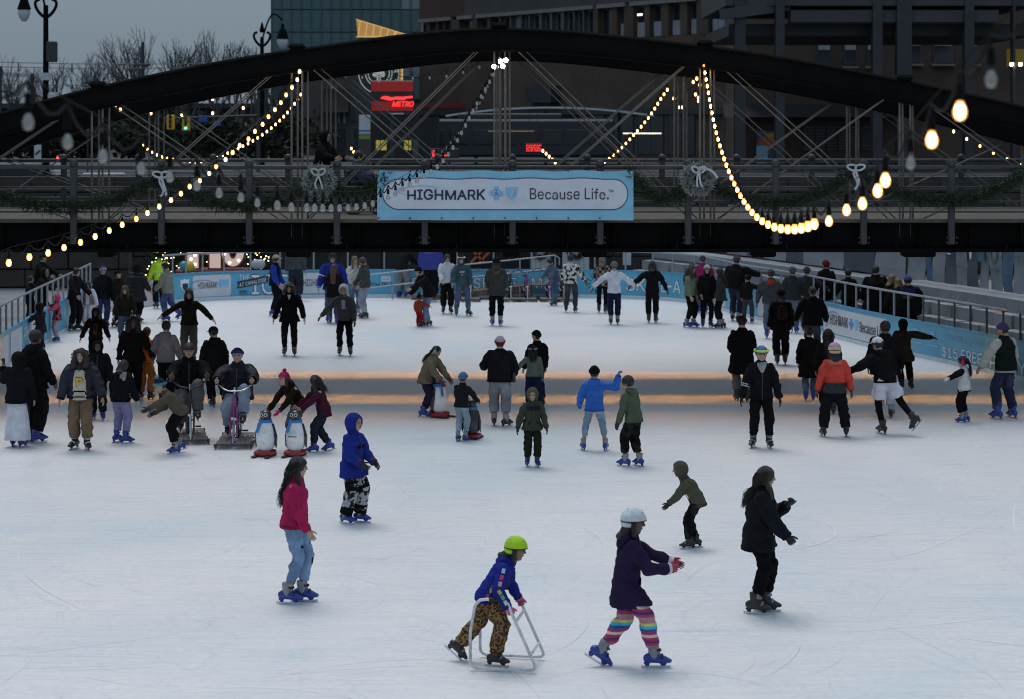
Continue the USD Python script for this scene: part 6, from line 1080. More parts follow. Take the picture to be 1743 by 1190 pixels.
def ice_bike(u, v, yaw, label, frame, bars, H=1.0):
    O = gp(u, v); p = thing('ice_bike', O, label, 'ice bike', 'ice bikes', rz=loc(O, yaw))
    def B_(n, a, b, r, m, par=p): return obj(n, bar(np.array(a) * H, np.array(b) * H, r * H, 8), m, par, smooth=40)
    for s in (-1, 1): obj('runner_frame', tube(smooth_curve(np.array([(-.75, s * .31, .09), (-.70, s * .31, .035), (-.2, s * .31, .03), (.40, s * .31, .03), (.58, s * .31, .04), (.64, s * .31, .10)]) * H, 24), .016 * H, 6), 'grey_steel', p, smooth=True)
    for x in (-.72, -.2, .3, .62): obj('crossbar', bar((x * H, -.31 * H, .085 * H), (x * H, .31 * H, .085 * H), .014 * H, 6), 'grey_steel', p)
    for s in (-1, 1):
        for k in range(3): obj('foot_plank', bbox(-.68 * H, .58 * H, (s * .08 + s * k * .085 - .038) * H, (s * .08 + s * k * .085 + .038) * H, .095 * H, .108 * H, .003), 'mesh_grey', p)
    B_('front_post', (.52, 0, .03), (.40, 0, .52), .022, 'chrome'); B_('post_cap', (.40, -.05, .50), (.40, .05, .50), .025, 'chrome')
    for s in (-1, 1): obj('fork', tube(smooth_curve(np.array([(.36, 0, .80), (.38, s * .04, .70), (.44, s * .06, .45), (.46, s * .06, .20)]) * H, 16), .017 * H, 7), frame, p, smooth=True)
    B_('head_tube', (.37, 0, .70), (.30, 0, .93), .027, frame); obj('down_tube', tube(smooth_curve(np.array([(.35, 0, .74), (.10, 0, .45), (-.10, 0, .34), (-.30, 0, .40)]) * H, 16), .024 * H, 8), frame, p, smooth=True); B_('seat_tube', (-.10, 0, .34), (-.26, 0, .78), .022, frame); B_('stay', (-.20, 0, .60), (-.55, 0, .33), .016, frame); B_('stem', (.30, 0, .93), (.27, 0, 1.03), .018, 'chrome')
    obj('handlebar', tube(smooth_curve(np.array([(.05, -.34, 1.07), (.14, -.30, 1.08), (.24, -.17, .99), (.29, -.06, .97), (.29, .06, .97), (.24, .17, .99), (.14, .30, 1.08), (.05, .34, 1.07)]) * H, 40), .014 * H, 7), bars, p, smooth=True)
    for s in (-1, 1): B_('grip', (.10, s * .31, 1.08), (-.02, s * .35, 1.065), .020, 'rubber')
    obj('saddle', hull(sph(np.array([-.34, 0, .82]) * H, np.array([.08, .11, .03]) * H, 2), sph(np.array([-.14, 0, .83]) * H, np.array([.06, .03, .022]) * H, 2)), 'rubber', p, smooth=True)
    w = trimesh.creation.torus(.28 * H, .028 * H, 28, 8); w.apply_transform(trimesh.transformations.rotation_matrix(math.pi / 2, (1, 0, 0))); w.apply_translation((-.55 * H, 0, .33 * H)); k = obj('wheel', w, 'rubber', p, smooth=True)
    for a in range(8): t = a * math.pi / 4; obj('spoke', bar(np.array([-.55, 0, .33]) * H, np.array([-.55 + .27 * math.cos(t), 0, .33 + .27 * math.sin(t)]) * H, .004, 4), 'chrome', k)
    B_('crank', (-.10, -.08, .34), (-.10, .08, .34), .018, 'chrome')
    for s in (-1, 1): B_('crank_arm', (-.10, s * .08, .34), (-.10 + s * .10, s * .10, .34 - s * .10), .011, 'chrome'); obj('pedal', bbox((-.15 + s * .10) * H, (-.05 + s * .10) * H, (s * .16 - .05) * H, (s * .16 + .05) * H, (.33 - s * .10) * H, (.35 - s * .10) * H, .005), 'rubber', p)
    return p
ice_bike(402, 757, 2, 'magenta ice bike with chrome handlebar ridden by the man in the blue headband', 'bike_magenta', 'chrome'); ice_bike(322, 750, 12, 'black ice bike ridden by the man in the black helmet', 'bike_black', 'bike_black')
for u, f, lab in ((800, 'bike_black', 'parked black ice bike behind the two men in hoodies'), (868, 'bike_black', 'parked ice bike half hidden right of the woman in the dark parka'), (896, 'bike_magenta', 'parked ice bike left of the letter M on the boards'), (934, 'bike_magenta', 'parked ice bike right of the letter M beside the leaning skater'), (958, 'bike_black', 'parked ice bike left of the man in the patterned white jacket')): ice_bike(u, 511, 4, lab, f, 'bike_black', .95)
# wooden ramp with rails before the boards
RA = thing('wooden_ramp', (0, 0, 0), 'wooden ramp with grey handrails against the back boards', 'ramp'); y0 = 65.6
xa, xb, xc = X(700, y0), X(905, y0), X(962, y0); zr = .42
for k in range(18): a, b = xa + (xb - xa) * k / 18, xa + (xb - xa) * (k + 1) / 18 - .012; za, zb = .06 + zr * k / 18, .06 + zr * (k + 1) / 18; obj('plank', hull(np.array([(x, y, z + d) for x, z in ((a, za), (b, zb)) for y in (y0 - .1, y0 + .75) for d in (-.035, 0)])), 'ramp_wood', RA)
obj('landing', bbox(xb, xc, y0 - .1, y0 + .75, .06 + zr - .035, .06 + zr, .006), 'ramp_wood', RA); obj('side_board', hull(np.array([(xa, y, z) for y in (y0 - .125, y0 - .102) for z in (.021, .06)] + [(xb, y, z) for y in (y0 - .125, y0 - .102) for z in (.2, .46)])), 'ramp_wood', RA)
for u in (760, 840, 905, 955): x = X(u, y0); z = .06 + zr * min(1, max(0, (x - xa) / (xb - xa))) - .04; obj('leg', box(x - .03, x + .03, y0 - .08, y0 - .02, .02, z), 'ramp_wood', RA)
for dz in (0, .42): obj('handrail', tube(np.array([pt(u, v + dz * 53, y0 - .2) for u, v in ((630, 467), (700, 459), (870, 442), (944, 434), (952, 438), (952, 450))]), .024, 8), 'galvanised', RA, smooth=True)
for u, vt in ((668, 463), (780, 451), (885, 441), (945, 435)): q = pt(u, vt, y0 - .2); obj('rail_post', bar((q[0], q[1], .02), q, .024, 8), 'galvanised', RA)
# walking frame
O = gp(857, 1133); WK = thing('skating_frame', O, 'white tubular skating frame pushed by the child in the lime helmet', 'skating aid', rz=loc(O, 80))
for s in (-1, 1):
    loop = np.array([(-.30, s * .27, .10), (-.30, s * .27, .40), (-.25, s * .27, .68), (-.20, s * .27, .735), (-.12, s * .27, .745), (.04, s * .27, .745), (.09, s * .27, .72), (.13, s * .27, .62), (.36, s * .27, .12), (.385, s * .27, .06), (.36, s * .27, .035), (.30, s * .27, .03), (-.24, s * .27, .03), (-.29, s * .27, .05), (-.30, s * .27, .10)])
    obj('side_frame', tube(linear_curve(loop, 70), .0165, 8), 'white_metal', WK, smooth=True); obj('handle_grip', bar((-.10, s * .27, .745), (.03, s * .27, .745), .021, 10), 'rubber', WK)
for x, z in ((.175, .52), (.33, .18)): obj('crossbar', bar((x, -.27, z), (x, .27, z), .0145, 8), 'white_metal', WK)

# ------------------------------------------------------------------ the skaters
GSK = 'people skating on the rink'
def PR(*a, **k): k.setdefault('group', GSK); return person(*a, **k)
# foreground
def x_magenta(J):
    Hj, K_, A, *_ = J['legs'][1]; 
    for s in (1, -1):
        Hj, K_, A, *_ = J['legs'][s]; d = nrm(K_ - Hj); f = nrm(np.array([1., 0, 0]) - d * d[0]); l = np.cross(d, f)
        for t, w, hgt in ((.62, .030, .038), (.40, .018, .010)): patch(J, Hj + (K_ - Hj) * t + f * (.047 - .012 * t), l, d, f, w, hgt, fab(BLK), 'rip')
        d2 = nrm(A - K_); f2 = nrm(np.array([1., 0, 0]) - d2 * d2[0]); patch(J, K_ + (A - K_) * .14 + f2 * .034, np.cross(d2, f2), d2, f2, .028, .05, fab(BLK), 'rip')
PR(500, 1027, 778, 82, 'young woman in a magenta sweater and ripped jeans with long dark hair', lean=3, head=(0, 6), aL=(2, 5, 14), aR=(12, 7, 22), lL=(.05, .04, 0, 0, 8), lR=(-.035, .04, 0, 0, 4), top_=(.36, .018, .085), tk='plain', kind='sweater', bulk=.012, pants=(.15, .235, .37), pk='denim', pw=-.001, phem=.150, fat=1.14, shoe='blue', hair=('long', 'black', .15), extra=x_magenta)
def x_f2(J):
    for s in (1, -1): Sh, E, W = J['arms'][s]; band(J, E, W, .58, 1.0, .038, fab((.10, .045, .02)), 'cuff')
    patch(J, chest_pt(J, .17, .0, .001), J['Lt'], J['S'], J['Ft'], .10, .03, fab(BLK), 'chest_panel', .004)
    for s in (1, -1):
        Hj, K_, A, *_ = J['legs'][s]; band(J, Hj, K_, .62, .99, .066, fab(BLK), 'knee_panel'); band(J, K_, A, .60, .93, .063, fab(BLK), 'shin_panel')
    patch(J, J['P'] + J['Lt'] * -.108 + J['S'] * .06, J['Ft'], J['S'], J['Lt'], .03, .17, fab(BLK), 'side_panel', .006)
PR(599, 891, 703, 58, 'boy in a hooded blue coat and black and white camouflage snow trousers', lean=3, hs=1.13, aL=(14, 8, 44), aR=(14, 8, 52), lL=(.05, .06, 0, 0, 14), lR=(-.03, .06, 0, 0, 4), top_=(.014, .028, .21), tk='plain', kind='long', hem=-.13, bulk=.028, pants=(.36, .36, .39), pk='camo', pw=.020, phem=.115, shoe='blue', hat='hood', hatc=(.014, .028, .21), hair=('short', 'dbrown'), glove=(.02, .016, .014), extra=x_f2)
def x_f3(J):
    cols = [(.30, .55, .70), (.50, .06, .12), (.55, .30, .42), (.45, .40, .10), (.14, .42, .30), (.6, .6, .62)]
    for s in (1, -1):
        Sh, E, W = J['arms'][s]
        for k in range(6):
            A_, B2, t = (Sh, E, .12 + k * .30) if k < 3 else (E, W, .05 + (k - 3) * .30)
            c = A_ + (B2 - A_) * t; d = nrm(B2 - A_); n = nrm(np.array([.25, s * 1.0, .35]) - d * (np.array([.25, s * 1.0, .35]) @ d)); patch(J, c + n * (.052 - .006 * (k > 2)), np.cross(d, n), d, n, .026, .036, fab(cols[k]), 'colour_patch', .004)
    for k in range(3): patch(J, J['P'] + J['S'] * (.01 + k * .045) + J['Lt'] * -.113 + J['Ft'] * .01, J['Ft'], J['S'], J['Lt'], .024, .038, fab(cols[(k * 2 + 1) % 6]), 'colour_patch', .004)
    for s in (1, -1): Sh, E, W = J['arms'][s]; band(J, E, W, .93, 1.12, .032, fab((.55, .14, .27)), 'glove_cuff')
PR(823, 1131, 912, 80, 'child in a lime green helmet, blue jacket and leopard print trousers', lean=34, crouch=.02, hs=1.16, head=(-4, 0), aL=('t', .24, .16, .47), aR=('t', .22, .18, .47), lL=(-.20, .06, .035, 40, 4), lR=(.10, .06, 0, 0, 6), top_=(.018, .026, .22), tk='plain', kind='jacket', bulk=.022, hem=-.06, hoodd=True, pants=(.27, .155, .065), pk='leopard', pw=.018, phem=.105, shoe='black', hat='helmet', hatc=(.36, .62, .01), hatk='nylon', hair=('bob', 'black'), glove=(.55, .15, .28), hand='grip', skin=2, extra=x_f3)
def x_f4(J):
    for s in (1, -1): Sh, E, W = J['arms'][s]; band(J, E, W, .90, 1.10, .036, fab((.55, .56, .6)), 'glove_cuff')
PR(1074, 1136, 865, 98, 'girl in a dark purple coat, rainbow striped trousers and white helmet', lean=7, hs=1.10, head=(2, -8), aL=('t', .27, .04, .66), aR=('t', .225, .08, .64), flare=.004, crouch=.022, lR=(.14, .045, 0, 0, 6), lL=(-.185, .05, .019, 34, 4), top_=(.022, .013, .045), tk='plain', kind='coat', hem=-.155, bulk=.018, hoodd=True, pants=(.5, .1, .2), pk='stripes', pw=.010, phem=.145, shoe='blue', hat='helmet', hatc=(.55, .60, .64), hatk='nylon', hair=('bob', 'black'), glove=(.42, .03, .08), skin=3, extra=x_f4)
PR(1296, 1044, 795, 78, 'woman all in black with long brown hair stretching one arm forward', lean=7, head=(2, 4), aL=('t', .17, .07, .74), aR=('t', .30, .15, .41), glove=BLK, lL=(.02, .05, 0, 0, 4), lR=(-.04, .045, 0, 0, 4), top_=(.014, .017, .022), tk='plain', kind='long', hem=-.125, bulk=.032, fat=1.06, wide=1.08, pants=(.008, .008, .009), pw=.008, phem=.15, shoe='black', hair=('long', 'brown', .10), hand='grip')
PR(1176, 934, 785, -92, 'child in a hooded olive jacket leaning forward with black gloves', lean=33, crouch=.015, hs=1.16, head=(-6, 0), aL=(34, 12, 14), aR=(10, 20, 40), lL=(.02, .05, 0, 0, 4), lR=(-.06, .05, 0, 0, 0), top_=(.075, .074, .052), tk='plain', kind='jacket', hem=-.075, bulk=.020, pants=(.009, .009, .010), pk='snowy', pw=.010, phem=.12, shoe='black', hat='hood', hatc=(.075, .074, .052), hair=('short', 'brown'), glove=BLK)
# middle
def x_m1(J): patch(J, chest_pt(J, .22, 0, -.002), J['Lt'], J['S'], J['Ft'], .17, .05, fab(NVY), 'shoulder_panel', .006)
PR(908, 795, 660, 8, 'boy in a dark green hooded jacket facing forward just right of centre', lean=5, hs=1.16, head=(6, -10), aL=(6, 16, 22), aR=(-4, 20, 18), lL=(.03, .045, 0, 0, 8), lR=(-.03, .075, 0, 0, 14), top_=(.046, .052, .036), tk='plain', kind='jacket', hem=-.085, bulk=.022, pants=(.024, .026, .018), pw=.012, phem=.14, shoe='bblue', hat='hood', hatc=(.075, .085, .05), hair=('short', 'dbrown'), glove=BLK, extra=x_m1)
PR(1013, 768, 622, 176, 'child in a bright blue quilted jacket seen from behind waving one arm', lean=3, hs=1.13, aR=(20, 78, 88, (0, 0, 1)), aL=(2, 22, 40), lL=(0, .145, 0, 0, 16), lR=(0, .125, 0, 0, 12), top_=(.022, .115, .46), tk='puffer', kind='jacket', hem=-.075, bulk=.026, hoodd=True, pants=(.21, .28, .36), pk='denim', pw=.002, phem=.19, shoe='blue', hat='beanie', hatc=BLK, hair=('short', 'black'), glove=(.022, .115, .46), hand='grip')
PR(1076, 795, 640, -132, 'boy in a green fleece jacket with short black hair turned left', lean=12, hs=1.13, head=(4, 10), aL=(4, 10, 16), aR=(10, 14, 20), lL=(.05, .06, 0, 0, 10), lR=(-.06, .06, 0, 0, 10), top_=(.075, .098, .066), tk='plain', kind='hoodie', hem=-.06, bulk=.018, hoodd=True, pants=(.010, .010, .011), pk='snowy', pw=.012, phem=.16, shoe='blue', hair=('short', 'black'), glove=BLK)
PR(786, 752, 633, 155, 'small child in a dark jacket with a blue hood pushing a dark penguin', lean=8, hs=1.20, aL=('t', .22, .10, .58), aR=('t', .24, .16, .60), lL=(-.02, .055, 0, 0, 6), lR=(.03, .05, 0, 0, 6), top_=(.020, .021, .026), tk='plain', kind='jacket', hem=-.045, bulk=.018, pants=(.24, .29, .35), pk='denim', pw=.008, phem=.15, shoe='blue', hat='beanie', hatc=(.07, .13, .26), hair=('short', 'brown'), glove=BLK, mitten=True)
PR(730, 711, 588, 66, 'woman in a tan jacket with long dark hair and ear muffs bending over a penguin', lean=26, crouch=.03, head=(-10, 0), aL=('t', .28, .10, .46), aR=('t', .26, .13, .46), lL=(.05, .05, 0, 0, 4), lR=(-.06, .05, 0, 0, 4), top_=(.155, .130, .088), tk='plain', kind='jacket', hem=-.09, bulk=.022, pants=(.022, .015, .038), pw=.014, phem=.15, shoe='bblue', hat='earmuff', hatc=(.36, .34, .36), hair=('pony', 'black', .12), glove=(.10, .02, .02), skin=1)
def x_m6(J):
    Sh, E, W = J['arms'][-1]; c = J['P'] + J['Lt'] * -.155 + J['S'] * .02; J['put']('handbag', hull(sph(c, (.04, .022, .03)), sph(c - np.array([0, 0, .075]), (.055, .026, .02))), 'bag_black'); J['put']('bag_strap', bar(c, J['P'] + J['S'] * .17 + J['Lt'] * -.12, .004, 5), 'bag_black')
PR(852, 727, 570, 178, 'man in a black jacket with a red and white beanie seen from behind', lean=4, aL=(18, 26, 70), aR=(8, 18, 52), lL=(.03, .075, 0, 0, 6), lR=(-.03, .06, 0, 0, 40), top_=(.013, .013, .016), kind='jacket', hem=-.06, bulk=.026, fat=1.1, wide=1.1, pants=(.17, .18, .20), pk='denim', pw=.016, phem=.16, shoe='bgrey', hat='beanie', hatc=(.56, .56, .60), hatk='knit', cuffc=(.34, .012, .03), hair=('short', 'dbrown'), extra=x_m6)
PR(915, 693, 560, -150, 'tall man in a black hoodie and black beanie looking left over his shoulder', lean=3, head=(0, 30), aL=(4, 14, 14), aR=(4, 12, 12), top_=(.011, .011, .013), kind='hoodie', bulk=.020, hem=-.06, pants=(.014, .022, .06), pk='denim', pw=.012, shoe='black', hat='beanie', hatc=BLK, hair=('short', 'black'), skin=1)
def x_m8(J): band(J, J['HC'] - J['HR'][:, 0] * 0, J['HC'] + J['HR'][:, 2] * J['hh'], .16, .24, J['hh'] * .475, fab((.55, .56, .6)), 'hat_stripe'); band(J, J['HC'], J['HC'] + J['HR'][:, 2] * J['hh'], .26, .32, J['hh'] * .455, fab((.35, .02, .04)), 'hat_stripe')
PR(907, 699, 586, 182, 'girl in a sage green sweater and navy striped beanie seen from behind', lean=2, hs=1.08, aL=(2, 42, 12), aR=(4, 10, 14), top_=(.115, .135, .115), kind='sweater', bulk=.014, pants=(.012, .016, .055), pw=.014, shoe='blue', hat='beanie', hatc=(.012, .018, .07), hair=('long', 'black', .06), extra=x_m8)
# riders and the children round them
RB = dict(lean=7, hip=(-.16, 0, .455), lL=(.10, .075, .20, 0, 4), lR=(-.05, .075, .08, 0, 4), aL=('t', .16, .17, .62), aR=('t', .16, .17, .62), hand='grip')
def seat(u, v, yaw, dx): O = gp(u, v); a = math.radians(yaw); return O + np.array([math.sin(a), -math.cos(a), 0]) * dx
PR(0, 0, 590, 2, 'man in a navy jacket, blue headband and dark hat riding the magenta ice bike', gp_=seat(402, 757, 2, -.02), top_=(.010, .012, .022), tk='puffer', kind='jacket', bulk=.034, hem=-.05, fat=1.08, wide=1.12, pants=(.18, .22, .29), pk='denim', pw=.014, phem=.10, shoe='bgrey', hat='beanie', hatc=(.012, .014, .03), cuffc=(.03, .035, .20), hair=('short', 'brown'), **RB)
PR(0, 0, 582, 10, 'man in a black hooded jacket and black helmet riding the black ice bike', gp_=seat(322, 750, 12, -.02), top_=(.010, .010, .012), kind='jacket', bulk=.030, hem=-.05, fat=1.05, wide=1.08, pants=(.12, .12, .12), pw=.016, phem=.10, shoe='black', hat='helmet', hatc=(.012, .012, .013), hatk='nylon', hair=('short', 'dbrown'), glove=(.10, .065, .04), **RB)
PR(303, 772, 640, -70, 'small child in an olive jacket and dotted hat bending before the black bike', lean=42, crouch=.03, hs=1.2, head=(10, 0), aL=(60, 20, 10), aR=(4, 14, 60), lL=(.04, .05, 0, 0, 8), lR=(-.03, .05, .02, 15, 4), top_=(.085, .072, .055), kind='jacket', hem=-.06, bulk=.022, pants=(.010, .010, .012), pw=.014, phem=.16, shoe='blue', hat='beanie', hatc=(.015, .02, .05), hatk='dots', cuffc=(.12, .42, .52), pom=(.10, .38, .50), hair=('short', 'dbrown'), glove=BLK)
def x_pk(J): patch(J, chest_pt(J, .14, .02, .002), J['Lt'], J['S'], J['Ft'], .006, .09, 'ribbon_white', 'drawstring', .003); patch(J, chest_pt(J, .14, -.02, .002), J['Lt'], J['S'], J['Ft'], .006, .08, 'ribbon_white', 'drawstring', .003); J['put']('shirt_hem', hull(J['ring'](.0, .112, .092), J['ring'](-.045, .113, .094)), fab((.36, .31, .30)), smooth=40)
PR(497, 766, 628, -42, 'girl in a pink beanie and brown hoodie leaning over her penguin aid', lean=40, crouch=.03, hs=1.10, head=(-14, -8), aL=('t', .30, .04, .42), aR=('t', .22, .22, .42), lL=(.02, .06, 0, 0, 6), lR=(-.12, .06, 0, 0, 6), top_=(.024, .017, .012), kind='hoodie', hem=-.02, bulk=.014, hoodd=True, pants=(.105, .105, .105), pw=.006, phem=.13, shoe='black', hat='beanie', hatc=(.42, .03, .14), hatk='knit', cuffc=(.42, .04, .16), pom=(.45, .03, .15), hair=('bob', 'dbrown'), glove=(.60, .02, .16), mitten=True, extra=x_pk)
PR(541, 770, 640, -72, 'girl with long curly dark hair and a maroon jacket pushing a penguin aid', lean=18, crouch=.03, hs=1.08, head=(4, -12), aL=('t', .30, .06, .52), aR=('t', .30, .14, .54), lL=(.06, .05, 0, 0, 4), lR=(-.16, .05, .0, 12, 4), top_=(.055, .010, .026), kind='jacket', hem=-.08, bulk=.016, pants=(.016, .020, .032), pw=.012, phem=.13, shoe='bblue', hair=('curly', 'dbrown', .05))
# left cluster
PR(30, 762, 598, 172, 'woman in a black jacket and long white skirt holding up a phone', lean=2, aL=(40, 30, 120, (0, 0, 1)), aR=(4, 10, 14), top_=(.012, .013, .018), kind='jacket', hem=-.09, bulk=.026, pants=(.03, .03, .04), phem=.14, shoe='bblue', hair=('short', 'black'), hat='hood', hatc=(.012, .012, .015), skirt=((.58, .60, .66), .085, .145), wide=1.08,
   extra=lambda J: patch(J, J['arms'][1][2] + np.array([.01, 0, .05]), np.array([0, 1., 0]), np.array([0, 0, 1.]), np.array([1., 0, 0]), .035, .07, 'bag_black', 'phone', .004))
PR(57, 754, 560, 145, 'tall man all in black with his back turned at the left edge', lean=4, aL=(10, 8, 20), aR=(10, 8, 26), top_=(.010, .010, .012), kind='hoodie', hem=-.09, bulk=.024, hoodd=True, pants=(.012, .012, .016), pw=.018, phem=.11, shoe='bblue', hair=('short', 'black'), skin=3)
def x_jersey(J):
    sg = J['Ft']; J['put']('jersey', soft(hull(J['ring'](.245, .062, .066 + J['b'] * .6), J['ring'](.20, .076, .086 + J['b']), J['ring'](.08, .080, .090 + J['b'])) + hull(J['ring'](.08, .080, .090 + J['b']), J['ring'](-.065, .086, .096 + J['b'])), .03, 3), fab((.50, .47, .38)))
    (J.update(b=J['b'] + .022), chest_text(J, 'P', .085, .075, .10, 'ink_navy', y=.008), J.update(b=J['b'] + .004), chest_text(J, 'P', .090, .064, .088, 'ink_yellow', y=.008)); J['put']('outline', hull(np.array([chest_pt(J, .035, y, .006) + J['S'] * z for y in (-.055, .055) for z in (0, .012)] + [chest_pt(J, .035, y, .012) + J['S'] * z for y in (-.055, .055) for z in (0, .012)])), fab(BLK), smooth=False); J['put']('outline', hull(np.array([chest_pt(J, -.02, y, .010) + J['S'] * z for y in (-.058, .058) for z in (0, .012)] + [chest_pt(J, -.02, y, .016) + J['S'] * z for y in (-.058, .058) for z in (0, .012)])), fab(BLK), smooth=False)
    band(J, J['N'] - J['S'] * .012, J['N'] + J['S'] * .030, 0, 1, .052, fab((.50, .075, .02)), 'neck_warmer')
PR(137, 766, 592, 2, 'teenager in an open navy puffer over a cream hockey jersey with a P', lean=7, head=(2, 4), aL=(6, 22, 12), aR=(2, 16, 8), lL=(.03, .07, 0, 0, 24), lR=(-.03, .06, 0, 0, 22), top_=(.018, .020, .032), tk='puffer', kind='jacket', hem=-.05, bulk=.034, wide=1.12, pants=(.16, .115, .075), pw=.018, phem=.135, shoe='hockey', hair=('curly', 'brown', .0), hs=1.05, extra=x_jersey)
PR(167, 716, 578, 4, 'person in black with a dark face mask behind the jersey wearer', lean=3, aL=(4, 14, 14), aR=(4, 14, 14), top_=(.011, .011, .013), kind='jacket', bulk=.024, hem=-.08, pants=(.012, .013, .02), pw=.012, shoe='bblue', hat='hood', hatc=(.012, .012, .014), hair=('short', 'black'), skin=3)
def x_l5(J): patch(J, J['N'] - J['Ft'] * .06 - J['S'] * .045 - J['Lt'] * .05, J['Lt'], J['S'], J['Ft'], .075, .11, fab((.5, .49, .47), 'knit'), 'scarf_end', .014)
PR(206, 755, 617, 158, 'girl in lavender trousers and a black jacket with a pale fringed scarf', lean=10, head=(52, 0), hs=1.0, aL=(2, 12, 16), aR=(10, 12, 14), lL=(.02, .075, 0, 0, -12), lR=(-.02, .075, 0, 0, 50), top_=(.013, .014, .018), kind='jacket', hem=-.06, bulk=.024, pants=(.24, .23, .42), pw=.010, phem=.14, shoe='bblue', hair=('bob', 'black'), extra=x_l5, glove=(.35, .42, .38))
PR(226, 686, 538, 10, 'tall man in a black shirt with a dark beard in front of the orange hoodie', lean=6, aL=(8, 24, 10), aR=(4, 14, 14), lR=(.05, .04, .0, 0, 5), lL=(-.1, .05, .0, 0, 5), top_=(.014, .011, .010), kind='sweater', hem=-.10, bulk=.018, pants=(.010, .010, .012), pw=.008, shoe='black', hair=('curly', 'black', .0), skin=3)
PR(247, 682, 556, 165, 'person in an orange hoodie and orange trousers beside the man in black', lean=8, aL=(6, 20, 20), aR=(6, 30, 20), lL=(.0, .07, 0, 0, 6), lR=(0, .08, 0, 0, 6), top_=(.46, .13, .03), kind='hoodie', hem=-.06, bulk=.022, pants=(.36, .15, .045), pw=.016, shoe='black', hair=('short', 'black'), skin=2, hoodd=True)
PR(282, 687, 545, 172, 'person in a mauve grey hoodie and black trousers seen from behind', lean=3, aL=(10, 20, 20), aR=(10, 14, 20), top_=(.19, .165, .17), kind='hoodie', hem=-.06, bulk=.022, hoodd=True, pants=(.010, .010, .012), pw=.012, shoe='black', hair=('short', 'dbrown'), hat=None)
PR(322, 618, 490, 4, 'young woman with long brown hair skating with both arms held out', lean=4, head=(2, 0), aL=(12, 46, 8), aR=(6, 58, 10), top_=(.022, .021, .015), kind='jacket', hem=-.05, bulk=.014, pants=(.075, .070, .068), pw=.012, shoe='blue', hair=('long', 'brown', .08))
PR(370, 694, 555, -158, 'man in black with a cap worn above a face covering behind the riders', lean=6, head=(4, 40), aL=(4, 12, 16), aR=(6, 14, 16), lL=(0, .06, 0, 0, 6), lR=(-.12, .07, .06, 35, 6), top_=(.010, .010, .011), kind='hoodie', hem=-.09, bulk=.022, hoodd=True, pants=(.010, .010, .011), pw=.014, shoe='black', hat='cap', hatc=BLK, hair=('short', 'black'))
PR(163, 628, 522, 6, 'woman in an open dark jacket and brown top with long dark hair', lean=5, aL=(4, 24, 12), aR=(2, 26, 10), top_=(.017, .015, .011), kind='jacket', hem=-.08, bulk=.020, pants=(.012, .014, .022), shoe='blue', hair=('long', 'black', .06), hat='hood', hatc=(.012, .011, .010), skin=3, extra=lambda J: patch(J, chest_pt(J, .10, 0, -.002), J['Lt'], J['S'], J['Ft'], .06, .20, fab((.10, .045, .03)), 'shirt', .006))
def x_vest(J): patch(J, chest_pt(J, .10, 0, -.002), J['Lt'], J['S'], J['Ft'], .07, .26, fab((.62, .65, .72)), 'shirt', .006)
PR(150, 560, 478, 2, 'man in a beige vest over a white shirt with white trousers', lean=2, aL=(4, 18, 10), aR=(4, 20, 12), top_=(.22, .18, .165), kind='vest', bulk=.024, sl=(.55, .60, .70), pants=(.55, .57, .62), pw=.022, shoe='black', hair=('bob', 'black'), skin=1, extra=x_vest)
PR(213, 592, 485, 4, 'girl in a dark brown jacket and jeans with long light brown hair', lean=4, aL=(8, 16, 30), aR=(8, 16, 30), top_=(.030, .024, .020), kind='jacket', hem=-.05, bulk=.018, pants=(.05, .065, .10), pk='denim', pw=.004, shoe='blue', hair=('long', 'auburn', .08))
PR(97, 580, 499, -60, 'small child in a pink snowsuit jacket holding the left boards', lean=3, hs=1.22, aL=(60, 10, 20), aR=(70, 6, 10), top_=(.48, .08, .14), tk='snowy', kind='jacket', hem=-.10, bulk=.022, pants=(.42, .30, .34), pw=.012, shoe='bblue', hat='hood', hatc=(.45, .07, .13), cuffc=(.6, .58, .58), hair=('short', 'brown'))
PR(69, 603, 513, -120, 'child in a dark padded jacket with a fur trimmed hood by the left boards', lean=6, hs=1.18, aL=(50, 10, 20), aR=(40, 10, 20), top_=(.026, .024, .034), kind='jacket', hem=-.13, bulk=.026, pants=(.03, .03, .04), pw=.012, shoe='blue', hat='hood', hatc=(.024, .022, .03), cuffc=(.5, .5, .52), hair=('short', 'brown'))
PR(127, 562, 455, 60, 'person in dark clothes reaching for the left railing behind the vest wearer', lean=8, aL=(30, 12, 20), aR=(30, 16, 20), top_=(.016, .016, .020), kind='jacket', bulk=.022, pants=(.014, .014, .018), shoe='black', hair=('short', 'black'))
PR(175, 556, 448, 20, 'person in a royal blue and white bobble hat and dark coat', lean=2, top_=(.016, .017, .022), kind='jacket', bulk=.024, hem=-.09, pants=(.03, .04, .11), shoe='black', hat='beanie', hatc=(.05, .045, .22), cuffc=(.45, .45, .55), pom=(.12, .03, .10), hair=('short', 'brown'))
PR(199, 556, 458, 70, 'person in a dark jacket with a yellow collar and dark beanie', lean=2, top_=(.014, .014, .016), kind='jacket', bulk=.024, hem=-.09, pants=(.012, .012, .014), shoe='black', hat='beanie', hatc=(.012, .012, .016), hair=('short', 'brown'), extra=lambda J: band(J, J['N'] - J['S'] * .015, J['N'] + J['S'] * .03, 0, 1, .056, fab((.50, .28, .02)), 'collar'))
GST = 'people standing around the rink'
def PS(*a, **k): k['group'] = GST; return person(*a, **k)
PS(232, 548, 446, 150, 'large person in a dark padded coat standing in the opening of the boards', lean=3, aL=(10, 24, 50), aR=(10, 20, 30), top_=(.013, .014, .017), tk='puffer', kind='coat', bulk=.036, wide=1.15, fat=1.12, pants=(.012, .012, .014), shoe='black', hat='hood', hatc=(.012, .013, .016), hair=('short', 'black'))
